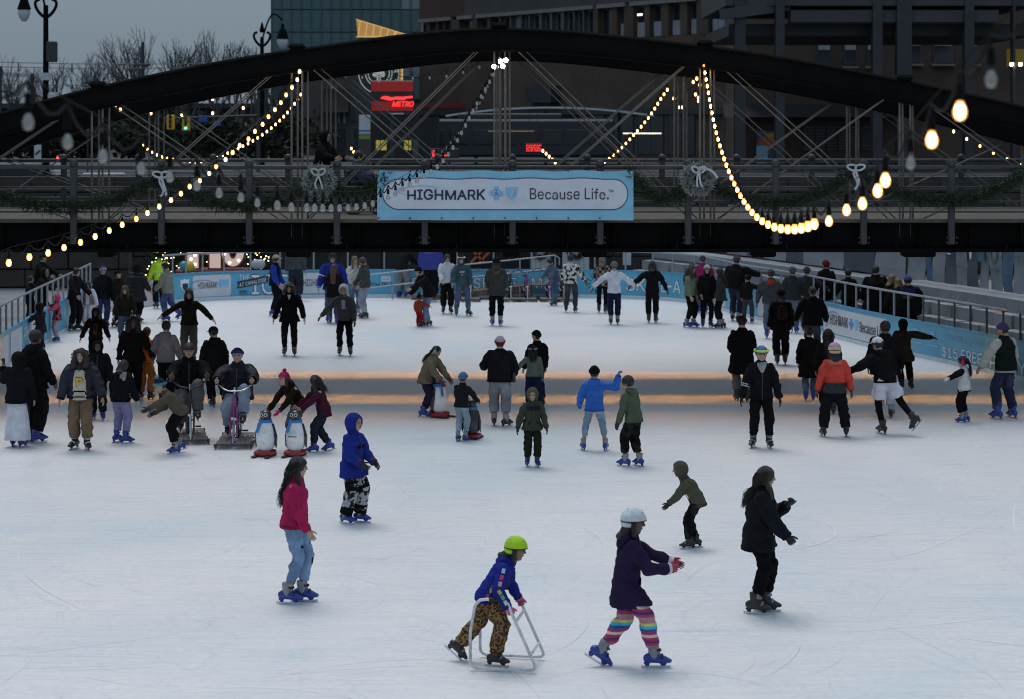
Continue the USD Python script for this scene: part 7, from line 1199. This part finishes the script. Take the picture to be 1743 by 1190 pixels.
def x_hv(J):
    J['put']('safety_vest', soft(hull(J['ring'](.262, .098, .062 + J['b']), J['ring'](.20, .112, .082 + J['b'])) + hull(J['ring'](.20, .112, .082 + J['b']), J['ring'](.0, .108, .086 + J['b'])), .03, 2), fab((.42, .72, .02), 'nylon')); band(J, J['P'] + J['S'] * .09, J['P'] + J['S'] * .11, 0, 1, .118, fab((.6, .62, .6)), 'reflective_band')
PS(272, 524, 428, -150, 'rink worker in a high visibility yellow jacket beyond the boards', lean=6, aL=(8, 14, 20), aR=(8, 14, 20), top_=(.32, .55, .02), kind='jacket', bulk=.022, hem=-.06, pants=(.012, .012, .014), pw=.016, shoe='black', hat='beanie', hatc=BLK, hair=('short', 'black'), extra=x_hv)
PR(291, 546, 445, -108, 'person in a pale sage jacket and jeans with a dark cap by the opening', lean=8, aL=(18, 10, 26), aR=(20, 12, 30), lL=(.05, .06, 0, 0, 6), lR=(-.14, .06, .05, 20, 6), top_=(.20, .21, .175), kind='jacket', bulk=.028, hem=-.08, fat=1.08, pants=(.05, .075, .17), pk='denim', pw=.012, shoe='bblue', hat='beanie', hatc=(.02, .022, .04), hair=('short', 'brown'), glove=BLK)
PS(66, 572, 432, 70, 'adult in dark clothes leaning on the left railing from outside', gp_=np.array([-14.0, 61, -.012]), h=1.75, lean=12, aL=(50, 10, 20), aR=(50, 10, 20), top_=(.014, .013, .013), kind='jacket', bulk=.026, pants=(.012, .012, .014), shoe='black', hair=('short', 'black'), hat='beanie', hatc=(.02, .018, .018))
PS(82, 560, 455, 80, 'person with a pale hooded top looking over the left railing', gp_=np.array([-12.95, 56.7, -.012]), h=1.62, lean=8, aL=(50, 10, 30), aR=(50, 10, 30), top_=(.02, .018, .018), kind='jacket', bulk=.024, pants=(.012, .012, .014), shoe='black', hair=('short', 'black'), hat='hood', hatc=(.02, .018, .018), cuffc=(.42, .40, .40))
PS(45, 575, 470, 60, 'child in dark clothes behind the left railing posts', gp_=np.array([-13.6, 58, -.012]), h=1.3, lean=5, hs=1.1, aL=(40, 10, 30), aR=(40, 10, 30), top_=(.018, .017, .018), kind='jacket', bulk=.024, pants=(.012, .012, .014), shoe='black', hair=('short', 'black'))
# back of the rink
PR(492, 606, 480, 2, 'young man in a black V necked sweater skating towards us', lean=3, head=(2, 0), aL=(6, 20, 14), aR=(6, 20, 14), lL=(.04, .075, 0, 0, 8), lR=(-.02, .06, 0, 0, 6), top_=(.008, .008, .009), kind='sweater', hem=-.10, bulk=.016, wide=1.05, pants=(.012, .012, .014), pw=.002, phem=.135, shoe='black', hair=('curly', 'dbrown', -.1), hs=.97, extra=lambda J: J['put']('shirt_collar', hull(np.array([chest_pt(J, .285, -.028, -.030), chest_pt(J, .285, .028, -.030), chest_pt(J, .215, 0, .002), chest_pt(J, .285, 0, -.012)])), fab((.5, .5, .54)), smooth=False))
PR(585, 606, 482, -4, 'young man in a grey jacket over a pale hood holding one arm out', lean=5, side=-3, head=(4, 0), aL=(8, 12, 10), aR=(14, 42, 10), lL=(.05, .10, 0, 0, 14), lR=(-.04, .06, 0, 0, 0), top_=(.055, .056, .060), kind='jacket', hem=-.055, bulk=.018, pants=(.010, .010, .012), pw=.004, phem=.145, shoe='black', hat='hood', hatc=(.34, .36, .38), hair=('short', 'dbrown'), glove=BLK, extra=lambda J: patch(J, chest_pt(J, .18, 0, -.001), J['Lt'], J['S'], J['Ft'], .05, .13, fab((.26, .27, .29)), 'hoodie_front', .006))
PR(468, 537, 433, 78, 'man in a tan cap and black vest with royal blue sleeves by the boards', lean=2, aL=(10, 8, 24), aR=(10, 8, 24), top_=(.012, .013, .022), kind='vest', bulk=.024, hem=-.06, sl=(.02, .05, .32), pants=(.010, .011, .018), pw=.010, shoe='bblue', hat='cap', hatc=(.34, .28, .19), hair=('short', 'dbrown'))
PS(503, 511, 428, 178, 'person in a grey sweatshirt and dark trousers, head hidden by the bridge', h=1.85, lean=2, aL=(4, 10, 8), aR=(4, 10, 8), top_=(.055, .060, .068), kind='sweater', bulk=.022, wide=1.1, fat=1.05, pants=(.020, .024, .036), pw=.026, shoe='black', hair=('short', 'dbrown'))
def x_bill(J):
    for s in (1, -1):
        Sh, E, W = J['arms'][s]; band(J, Sh, E, .72, .80, .052, fab((.62, .64, .7)), 'sleeve_band'); band(J, Sh, E, .86, .92, .050, fab((.45, .02, .04)), 'sleeve_band'); band(J, E, W, .22, 1.0, .036, fab((.16, .30, .50)), 'cuff')
PR(566, 548, 430, 6, 'man in a royal blue football jersey with white sleeve bands', lean=3, aL=(6, 18, 14), aR=(6, 18, 14), top_=(.016, .034, .24), kind='sweater', hem=-.09, bulk=.028, wide=1.15, pants=(.05, .08, .16), pk='denim', shoe='bblue', hat='cap', hatc=(.03, .03, .035), hair=('short', 'dbrown'), extra=x_bill)
PR(568, 551, 448, 178, 'woman with long auburn hair in black before the blue jersey', lean=2, aL=(20, 6, 70), aR=(20, 6, 70), top_=(.014, .012, .012), kind='long', hem=-.12, bulk=.016, pants=(.05, .055, .07), pk='denim', pw=.002, shoe='bblue', hair=('long', 'auburn', .16))
PR(603, 536, 435, 24, 'woman in a white fluffy sweater and blue jeans with long fair hair', lean=2, aL=(28, 6, 80), aR=(34, 6, 100), top_=(.42, .44, .42), kind='sweater', hem=-.03, bulk=.020, pants=(.075, .11, .17), pk='denim', pw=.006, shoe='white', hair=('long', 'blond', .06))
PR(621, 541, 438, -64, 'young man in a dark grey hooded jacket and pale jeans looking down', lean=6, head=(26, 0), aL=(14, 8, 30), aR=(14, 8, 30), top_=(.065, .066, .066), kind='hoodie', hem=-.06, bulk=.022, hoodd=True, pants=(.22, .25, .30), pk='denim', pw=.010, shoe='black', hair=('short', 'auburn'))
PS(686, 506, 424, 150, 'person in grey trousers bending at the rail before the boards', h=1.78, lean=30, aL=(50, 10, 20), aR=(40, 10, 30), top_=(.020, .020, .024), kind='jacket', bulk=.022, pants=(.20, .21, .23), pw=.016, shoe='bblue', hair=('short', 'black'), lL=(.0, .09, 0, 0, 8), lR=(0, .09, 0, 0, 8))
PR(726, 555, 453, -66, 'adult in a black jacket and jeans bending towards the toddler in red', lean=32, head=(4, 0), aL=(58, 16, 10), aR=(22, 10, 20), lL=(.04, .04, 0, 0, 4), lR=(-.05, .05, 0, 0, 4), top_=(.012, .012, .014), kind='jacket', hem=-.09, bulk=.024, pants=(.13, .18, .26), pk='denim', pw=.010, shoe='bgrey', hat='beanie', hatc=BLK, hair=('short', 'black'))
PR(713, 556, 497, 150, 'toddler in a red snowsuit holding an adult hand', lean=2, hs=1.35, aL=(10, 24, 20), aR=(50, 40, 10), top_=(.24, .040, .025), kind='jacket', hem=-.06, bulk=.030, pants=(.26, .012, .016), pw=.020, phem=.12, shoe='black', hat='beanie', hatc=BLK, pom=(.015, .015, .016), hair=('short', 'black'))
PS(733, 512, 420, 172, 'tall person in a royal blue padded jacket beyond the handrail', lean=2, aL=(10, 14, 30), aR=(10, 14, 30), top_=(.035, .045, .26), tk='puffer', kind='jacket', bulk=.040, wide=1.15, fat=1.1, pants=(.012, .012, .014), pw=.022, shoe='black', hair=('short', 'black'), h=1.95)
PR(761, 533, 432, 6, 'man in a white hoodie with hands clasped in front', lean=2, head=(4, 8), aL=(24, 4, 30), aR=(24, 4, 30), top_=(.56, .58, .64), kind='hoodie', hem=-.04, bulk=.022, pants=(.012, .012, .014), pw=.012, phem=.13, shoe='black', hair=('short', 'dbrown'))
PR(787, 537, 433, 6, 'man in a teal grey lettered hoodie and white headband', lean=6, side=-4, aL=(4, 12, 20), aR=(26, 14, 14), lL=(.0, .10, 0, 0, 30), lR=(0, .10, 0, 0, 4), top_=(.045, .085, .105), kind='hoodie', hem=-.05, bulk=.024, pants=(.055, .085, .14), pk='denim', pw=.008, phem=.13, shoe='black', hat='cap', hatc=(.02, .02, .022), cuffc=(.015, .015, .016), hair=('short', 'black'), extra=lambda J: (chest_text(J, 'COLLEGE', .17, .085, .022, 'ink_white'), chest_text(J, 'X', .125, .02, .018, 'ink_white'), band(J, J['HC'], J['HC'] + J['HR'][:, 2] * J['hh'], .17, .30, J['hh'] * .475, fab((.6, .62, .66)), 'headband')))
PS(769, 503, 423, 0, 'person in an orange hat half hidden behind the white hoodie', h=1.72, gp_=np.array([X(768, 68.5), 68.5, -.012]), top_=(.03, .02, .018), kind='jacket', pants=BLK, shoe='black', hat='beanie', hatc=(.5, .08, .015), hair=('short', 'dbrown'))
PS(751, 503, 428, 20, 'person with dark hair peering past the man in the white hoodie', h=1.66, gp_=np.array([X(752, 68.2), 68.2, -.012]), top_=(.02, .018, .018), kind='jacket', pants=BLK, shoe='black', hair=('short', 'black'))
PR(845, 554, 436, 180, 'woman in a long dark parka with a fur trimmed hood seen from behind', lean=1, aL=(14, 10, 40), aR=(14, 10, 40), top_=(.045, .044, .040), kind='coat', hem=-.11, bulk=.026, pants=(.009, .009, .010), pw=.006, phem=.15, shoe='blue', hair=('bob', 'black'), hat='beanie', hatc=(.012, .012, .013), extra=lambda J: J['put']('fur_hood', soft(hull(sph(J['N'] - J['Ft'] * .05 - J['S'] * .01, (.035, .075, .028)), sph(J['N'] - J['Ft'] * .08 - J['S'] * .06, (.025, .05, .03))), .02, 1, .010, 50, 3), fab((.14, .12, .09), 'knit')))
PR(943, 519, 440, -58, 'skater in a faded denim jacket bending over the parked bikes', lean=24, head=(24, 0), aL=(26, 8, 20), aR=(30, 8, 20), lL=(.03, .05, 0, 0, 4), lR=(-.05, .05, 0, 0, 4), top_=(.055, .075, .115), tk='denim', kind='jacket', hem=-.05, bulk=.018, pants=(.055, .085, .15), pk='denim', pw=.004, shoe='black', hair=('short', 'black'))
PR(971, 531, 433, 168, 'man in a white jacket with black camouflage marks and a dark cap', lean=2, aL=(10, 12, 40), aR=(4, 30, 16), lL=(0, .08, 0, 0, 8), lR=(0, .085, 0, 0, 8), top_=(.52, .53, .52), tk='camo', kind='jacket', hem=-.055, bulk=.028, wide=1.08, pants=(.055, .050, .055), pw=.008, phem=.12, shoe='black', hat='cap', hatc=(.045, .04, .03), hair=('short', 'dbrown'), glove=(.02, .025, .05))
PR(1025, 532, 432, 172, 'woman in a beige patterned puffer and grey beanie behind the white jacket', lean=2, aL=(20, 10, 70), aR=(20, 10, 60), top_=(.24, .19, .155), tk='plaid', kind='jacket', hem=-.08, bulk=.030, pants=(.010, .010, .012), pw=.000, shoe='black', hat='beanie', hatc=(.28, .28, .29), hatk='knit', pom=(.3, .3, .31), hair=('bob', 'blond'))
PR(1046, 552, 443, 178, 'woman in a white jacket and navy trousers holding a companion by the hand', lean=2, aL=(2, 50, 6), aR=(4, 52, 16), lL=(-.02, .06, 0, 0, 6), lR=(.02, .05, 0, 0, 8), top_=(.56, .59, .66), kind='jacket', hem=-.055, bulk=.018, pants=(.012, .016, .040), pw=.008, phem=.15, shoe='bgrey', hat='beanie', hatc=(.26, .24, .215), hatk='knit', hair=('short', 'brown'))
PR(1110, 549, 443, 178, 'person in a black jacket holding hands with the woman in white', lean=2, aL=(2, 50, 6), aR=(4, 28, 14), lL=(0, .055, 0, 0, 4), lR=(0, .06, 0, 0, 16), top_=(.011, .012, .016), kind='jacket', hem=-.06, bulk=.020, pants=(.012, .012, .016), pw=.008, phem=.15, shoe='black', hair=('bob', 'black'), glove=BLK)
PR(1174, 557, 450, 60, 'girl in a sage green sweatshirt with curly brown hair', lean=3, aL=(8, 8, 12), aR=(8, 8, 12), lL=(.04, .05, 0, 0, 6), lR=(-.03, .05, 0, 0, 6), top_=(.13, .165, .12), kind='sweater', hem=-.05, bulk=.022, pants=(.010, .010, .011), pw=.004, phem=.15, shoe='blue', hair=('curly', 'brown', .06))
PR(1203, 557, 449, 4, 'girl in a white beanie and black coat between two friends', lean=1, aL=(10, 6, 30), aR=(10, 6, 30), top_=(.012, .012, .014), kind='jacket', hem=-.10, bulk=.020, pants=(.010, .010, .011), pw=.002, phem=.14, shoe='bblue', hat='beanie', hatc=(.56, .58, .60), hatk='knit', hair=('long', 'black', .05), skin=1)
PR(1227, 558, 455, -100, 'girl in a charcoal coat with long dark hair next to the white beanie', lean=2, aL=(8, 8, 14), aR=(8, 8, 14), top_=(.030, .031, .035), kind='coat', hem=-.10, bulk=.018, pants=(.010, .010, .011), pw=.004, phem=.15, shoe='bgrey', hair=('long', 'dbrown', .12))
PR(1196, 532, 433, 176, 'person in a magenta padded jacket behind the girls by the boards', lean=4, aL=(20, 14, 40), aR=(40, 20, 30), top_=(.26, .020, .10), kind='jacket', bulk=.030, hem=-.06, pants=(.05, .07, .12), pk='denim', shoe='bblue', hat='beanie', hatc=(.06, .055, .05), hair=('short', 'dbrown'))
PR(1177, 528, 447, 160, 'person in a black coat half hidden behind the sage sweatshirt', lean=6, aL=(10, 14, 20), aR=(10, 10, 20), top_=(.012, .012, .014), kind='jacket', hem=-.10, bulk=.024, pants=(.012, .012, .014), shoe='bblue', hair=('short', 'black'))
PR(1252, 546, 433, 150, 'large man in a black jacket reaching over to the right railing', lean=8, aL=(10, 18, 30), aR=(60, 40, 20), top_=(.012, .012, .013), kind='jacket', hem=-.06, bulk=.034, wide=1.2, fat=1.12, pants=(.018, .024, .045), pk='denim', pw=.010, shoe='bgrey', hat='beanie', hatc=(.06, .06, .062), hair=('short', 'black'))
PR(1272, 549, 466, 160, 'child in a black jacket holding the right boards', lean=8, hs=1.1, aL=(10, 14, 20), aR=(30, 58, 10), lL=(0, .08, 0, 0, 8), lR=(0, .10, 0, 0, 8), top_=(.013, .013, .013), kind='jacket', hem=-.06, bulk=.022, pants=(.05, .05, .055), pw=.010, shoe='bgrey', hat='beanie', hatc=BLK, hair=('short', 'black'))
PR(1312, 576, 457, 168, 'man in a slate jacket with a red hood lying on his shoulders', lean=5, aL=(6, 20, 20), aR=(10, 14, 20), top_=(.045, .047, .056), kind='jacket', bulk=.026, hem=-.06, wide=1.1, pants=(.09, .12, .18), pk='denim', pw=.010, shoe='bblue', hair=('short', 'dbrown'), glove=BLK, extra=lambda J: J['put']('red_hood', soft(hull(sph(J['N'] - J['Ft'] * .05 - J['S'] * .01, (.03, .065, .024)), sph(J['N'] - J['Ft'] * .075 - J['S'] * .05, (.02, .045, .02))), .02, 2), fab((.26, .035, .02))))
PR(1349, 566, 452, 168, 'man in a charcoal jacket and grey beanie next to the red hood', lean=4, aL=(8, 14, 20), aR=(20, 14, 40), top_=(.028, .029, .032), kind='jacket', bulk=.026, hem=-.06, pants=(.09, .11, .15), pk='denim', shoe='bblue', hat='beanie', hatc=(.14, .135, .13), hatk='knit', hair=('short', 'dbrown'))
PR(1373, 562, 452, 165, 'man in a dark grey jacket and olive beanie gripping the right railing', lean=5, aL=(8, 20, 20), aR=(40, 46, 16), top_=(.032, .033, .034), kind='jacket', bulk=.026, hem=-.06, pants=(.04, .05, .08), pk='denim', shoe='bgrey', hat='beanie', hatc=(.09, .085, .07), hatk='knit', hair=('short', 'dbrown'))
# right cluster
PR(1330, 622, 490, 178, 'person all in black wearing a dark backpack seen from behind', lean=3, aL=(4, 10, 10), aR=(4, 10, 10), lL=(.0, .055, 0, 0, 4), lR=(.0, .05, 0, 0, 4), top_=(.010, .010, .011), kind='jacket', hem=-.09, bulk=.022, pants=(.010, .010, .011), pw=.014, phem=.12, shoe='black', hair=('bob', 'black'), hat='beanie', hatc=BLK, extra=lambda J: J['put']('backpack', soft(hull(sph(J['P'] + J['S'] * .20 - J['Ft'] * .105, (.035, .06, .05), 2), sph(J['P'] + J['S'] * .10 - J['Ft'] * .105, (.045, .066, .05), 2)), .03, 1), fab((.030, .028, .022))))
PR(1383, 612, 487, 170, 'man in a black jacket leaning with arms away from his sides', lean=6, aL=(6, 26, 10), aR=(10, 16, 20), top_=(.009, .009, .010), kind='jacket', hem=-.09, bulk=.028, wide=1.15, pants=(.03, .04, .07), pk='denim', shoe='black', hair=('short', 'black'))
PR(1263, 685, 535, 176, 'woman in a flared long black coat and grey trousers seen from behind', lean=1, head=(8, 0), aL=(12, 8, 50), aR=(12, 8, 50), top_=(.009, .009, .010), kind='coat', hem=-.24, bulk=.022, pants=(.13, .13, .14), pw=.008, phem=.14, shoe='black', hair=('short', 'dbrown'), hat='beanie', hatc=(.05, .048, .045), hatk='knit', wide=1.05)
PR(1378, 684, 556, 170, 'person in a knee length black coat and jeans skating away', lean=3, aL=(6, 10, 12), aR=(8, 10, 20), lL=(-.03, .05, 0, 0, 4), lR=(.04, .05, 0, 0, 4), top_=(.010, .010, .011), kind='coat', hem=-.24, bulk=.022, wide=1.05, pants=(.10, .13, .18), pk='denim', pw=.006, shoe='bblue', hair=('short', 'black'))
PR(1410, 706, 559, 176, 'woman with long black hair in a black coat behind the coral jacket', lean=2, aL=(8, 8, 12), aR=(8, 8, 12), top_=(.010, .010, .011), kind='jacket', hem=-.10, bulk=.020, pants=(.010, .010, .011), pw=.008, shoe='black', hair=('long', 'black', .10))
def x_coral(J):
    m = fab((.09, .10, .11), 'plain'); rg = J['ring']; b = J['b']
    J['put']('grey_panel', hull(rg(.03, .098 + b, .078 + b), rg(-.05, .106 + b, .088 + b), rg(-.078, .108 + b, .09 + b)), fab((.034, .036, .042))); band(J, J['N'] - J['S'] * .05, J['N'] - J['S'] * .005, 0, 1, .085, fab((.50, .16, .12)), 'yoke')
    for y in (-.10, .10): J['put']('helmet_eye', J['hd'](hull(sph((-.555 + abs(y) * .1, y, .21), (.02, .03, .035)))), 'eye_dark')
    J['put']('helmet_nose', J['hd'](hull(sph((-.575, 0, .14), (.02, .04, .025)))), 'eye_dark'); J['put']('helmet_top', J['hd'](hull(sph((-.03, 0, .13), (.552, .467, .512), 3)).trim_by_plane(nrm([.25, 0, 1]), .27)), fab((.42, .22, .42), 'nylon'))
PR(1421, 745, 582, 179, 'child in a coral jacket, black trousers and a pink helmet with a bear face', lean=2, hs=1.12, aL=(4, 15, 8), aR=(4, 17, 12), lL=(0, .125, 0, 0, 10), lR=(0, .125, 0, 0, 8), top_=(.52, .060, .045), kind='jacket', hem=-.07, bulk=.024, pants=(.013, .014, .016), pw=.018, phem=.105, shoe='black', hat='helmet', hatc=(.55, .40, .24), hatk='nylon', hair=('bob', 'black'), glove=BLK, mitten=True, extra=x_coral)
def x_r8(J):
    band(J, J['HC'] - J['HR'][:, 0] * 0, J['HC'] + J['HR'][:, 2] * J['hh'], .22, .36, J['hh'] * .535, fab((.45, .62, .05), 'nylon'), 'helmet_stripe'); J['put']('neck_scarf', soft(hull(sph(J['N'] + J['Ft'] * .02, (.05, .06, .025)), sph(J['P'] + J['S'] * .22 + J['Ft'] * .085, (.012, .02, .02))), .03, 2), fab((.28, .30, .32)))
    for s in (1, -1): Sh, E, W = J['arms'][s]; [band(J, E, W, t, t + .06, .045, 'ribbon_white', 'sleeve_stripe') for t in (.04, .18)]
PR(1296, 763, 588, 0, 'teenager in a blue helmet with a yellow stripe and a black tracksuit', lean=3, hs=1.06, head=(6, 0), aL=(2, 15, 6), aR=(2, 18, 4), lL=(.02, .075, 0, 0, 8), lR=(-.02, .08, 0, 0, 22), top_=(.011, .012, .016), kind='jacket', hem=-.07, bulk=.020, pants=(.009, .009, .010), pw=.008, phem=.14, shoe='black', hat='helmet', hatc=(.03, .09, .30), hatk='nylon', cuffc=(.025, .07, .24), hair=('short', 'black'), glove=BLK, extra=x_r8)
def x_r9(J): J['put']('cap_badge', J['hd'](hull(sph((.30, .0, .44), (.05, .10, .07)))), 'ink_yellow')
PR(1512, 740, 573, -160, 'skater in a black hoodie, white shorts and white cap kicking one leg back', lean=14, side=6, head=(4, 20), aL=(10, 58, 14), aR=(4, 16, 40), lL=(.03, .05, 0, 0, 4), lR=(-.22, .17, .10, 45, -18), top_=(.010, .010, .012), kind='hoodie', hem=-.03, bulk=.024, hoodd=True, pants=(.56, .56, .64), pw=.022, phem=.36, shoe='black', hat='cap', hatc=(.56, .58, .6), pom=None, hair=('short', 'black'), glove=(.03, .035, .06), extra=x_r9)
PR(1507, 712, 545, 172, 'person in a black coat and white trousers behind the white shorts', lean=3, aL=(6, 12, 14), aR=(6, 12, 20), top_=(.010, .010, .011), kind='coat', hem=-.12, bulk=.026, wide=1.1, pants=(.42, .42, .47), pw=.014, phem=.13, shoe='bgrey', hair=('short', 'black'), skin=2)
PR(1541, 664, 541, 178, 'person in a dark camouflage jacket stretching one arm to the right', lean=4, aL=(4, 14, 20), aR=(8, 80, 6), lL=(.0, .05, 0, 0, 6), lR=(-.05, .07, .02, 20, 30), top_=(.035, .028, .018), tk='camo', kind='coat', hem=-.17, bulk=.022, pants=(.010, .010, .011), pw=.010, shoe='black', hat='hood', hatc=BLK, hair=('short', 'black'), glove=BLK)
PR(1641, 720, 607, -125, 'small girl in a white vest and pink ear muffs reaching out an arm', lean=2, hs=1.2, head=(0, 20), aL=(40, 70, 6), aR=(20, 50, 20), lL=(0, .085, 0, 0, 10), lR=(0, .085, 0, 0, 10), top_=(.55, .56, .56), kind='vest', hem=-.07, bulk=.028, sl=BLK, pants=(.010, .010, .012), pw=.010, phem=.17, shoe='blue', hat='earmuff', hatc=(.48, .015, .12), hair=('pony', 'black', .10), glove=(.56, .57, .6), mitten=True)
PR(1710, 714, 547, -150, 'man in a dark green vest with cream sleeves and a purple beanie', lean=5, head=(10, 26), aL=(14, 30, 6), aR=(6, 14, 14), lL=(.0, .10, 0, 0, 6), lR=(-.02, .10, 0, 0, 10), top_=(.013, .020, .018), kind='vest', hem=-.07, bulk=.026, sl=(.36, .35, .32), wide=1.08, pants=(.022, .028, .055), pk='denim', pw=.012, phem=.11, shoe='bblue', hat='beanie', hatc=(.085, .075, .19), hatk='knit', hair=('short', 'dbrown'), skin=1)
# spectators behind the right railing and on the bridge
def wp(u, o): s = BACK.s_of_u(u); q = BACK.pos(s, o, -.012); return q
PS(1367, 0, 418, -160, 'spectator in a red beanie and dark coat behind the right railing', gp_=wp(1345, -1.1), lean=3, aL=(14, 10, 30), aR=(14, 10, 30), top_=(.020, .013, .012), kind='jacket', bulk=.030, pants=(.012, .012, .013), shoe='black', hat='beanie', hatc=(.13, .012, .012), hair=('short', 'black'), h=1.80)
PS(1414, 0, 427, 170, 'spectator in a dark olive coat resting a hand on the right railing', gp_=wp(1385, -1.0), lean=5, aL=(20, 26, 20), aR=(10, 14, 30), top_=(.020, .019, .014), kind='jacket', bulk=.026, pants=(.030, .024, .018), shoe='black', hair=('short', 'black'), h=1.68)
PS(1451, 0, 420, 175, 'big spectator in a black coat behind the right railing', gp_=wp(1418, -1.2), lean=3, aL=(10, 12, 20), aR=(10, 12, 20), top_=(.012, .012, .012), kind='coat', bulk=.034, wide=1.2, fat=1.12, pants=(.012, .012, .013), shoe='black', hair=('short', 'black'), h=1.86)
PS(1476, 0, 430, 120, 'spectator with fair hair in a dark coat turned to the right', gp_=wp(1440, -1.25), lean=4, aL=(30, 10, 60), aR=(30, 10, 60), top_=(.014, .014, .014), kind='jacket', bulk=.026, pants=(.012, .012, .013), shoe='black', hair=('bob', 'blond'), h=1.68)
PS(1497, 0, 430, 160, 'spectator with long blond hair beside the man in the purple cap', gp_=wp(1461, -1.1), lean=3, aL=(10, 12, 40), aR=(10, 12, 40), top_=(.016, .016, .015), kind='jacket', bulk=.024, pants=(.012, .012, .013), shoe='black', hair=('long', 'blond', .04), h=1.66)
PS(1525, 0, 422, 168, 'heavy spectator in a purple and brown jacket and purple cap', gp_=wp(1487, -.95), lean=3, head=(6, 30), aL=(12, 14, 30), aR=(12, 14, 40), top_=(.018, .015, .013), kind='jacket', hem=-.10, bulk=.040, wide=1.25, fat=1.2, pants=(.014, .014, .02), pw=.018, shoe='black', hat='cap', hatc=(.075, .07, .20), cuffc=(.45, .45, .5), hair=('short', 'dbrown'), h=1.78, extra=lambda J: (band(J, J['N'] - J['S'] * .075, J['N'] - J['S'] * .01, 0, 1, .125, fab((.028, .026, .075)), 'yoke'), patch(J, J['P'] + J['S'] * .15 - J['Ft'] * .125, J['Lt'], J['S'], J['Ft'], .14, .04, fab((.075, .062, .04)), 'back_panel', .005)))
PS(548, 0, 222, 60, 'person in a black hooded coat leaning on the bridge railing', gp_=np.array([X(549, 44.6), 44.6, DK]), base=DK, lean=10, aL=(40, 10, 50), aR=(40, 10, 50), top_=(.012, .011, .010), kind='jacket', bulk=.032, hem=-.10, pants=BLK, shoe='black', hair=('short', 'black'), hat='hood', hatc=(.012, .011, .010), h=1.74)
PS(612, 0, 262, 100, 'person in a dusky blue jacket sitting in a wheelchair on the bridge', gp_=np.array([X(612, 43.6), 43.6, DK]), base=DK, lean=6, hip=(-.06, 0, .34), lL=(.24, .06, .06, 0, 4), lR=(.24, .06, .06, 0, 4), aL=('t', .16, .12, .48), aR=('t', .16, .12, .48), top_=(.045, .052, .09), kind='jacket', bulk=.034, wide=1.12, pants=BLK, shoe='black', hair=('short', 'black'), h=1.72)
O = np.array([X(612, 43.6), 43.6, DK]); WC = thing('wheelchair', O, 'dark wheelchair on the bridge deck behind the railing', 'wheelchair', rz=loc(O, 100))
for s in (-1, 1):
    w = trimesh.creation.torus(.29, .02, 28, 7); w.apply_transform(trimesh.transformations.rotation_matrix(math.pi / 2, (1, 0, 0))); w.apply_translation((-.16, s * .31, .31)); k = obj('wheel', w, 'rubber', WC, smooth=True)
    for a in range(9): t = a * 2 * math.pi / 9; obj('spoke', bar((-.16, s * .31, .31), (-.16 + .28 * math.cos(t), s * .31, .31 + .28 * math.sin(t)), .004, 4), 'chrome', k)
    w = trimesh.creation.torus(.08, .018, 16, 6); w.apply_transform(trimesh.transformations.rotation_matrix(math.pi / 2, (1, 0, 0))); w.apply_translation((.34, s * .26, .10)); obj('caster', w, 'rubber', WC, smooth=True)
    obj('frame', tube(linear_curve([(-.30, s * .26, .98), (-.26, s * .26, .50), (.22, s * .26, .48), (.36, s * .26, .20), (.46, s * .24, .10)], 20), .014, 6), 'bike_black', WC, smooth=True); obj('armrest', bbox(-.22, .12, s * .27 - .025, s * .27 + .025, .66, .69, .008), 'rubber', WC)
obj('seat', bbox(-.24, .20, -.24, .24, .44, .475, .012), 'bag_black', WC); obj('backrest', bbox(-.29, -.265, -.24, .24, .50, .92, .008), 'bag_black', WC); obj('footplate', bbox(.38, .52, -.2, .2, .06, .08, .005), 'bike_black', WC)
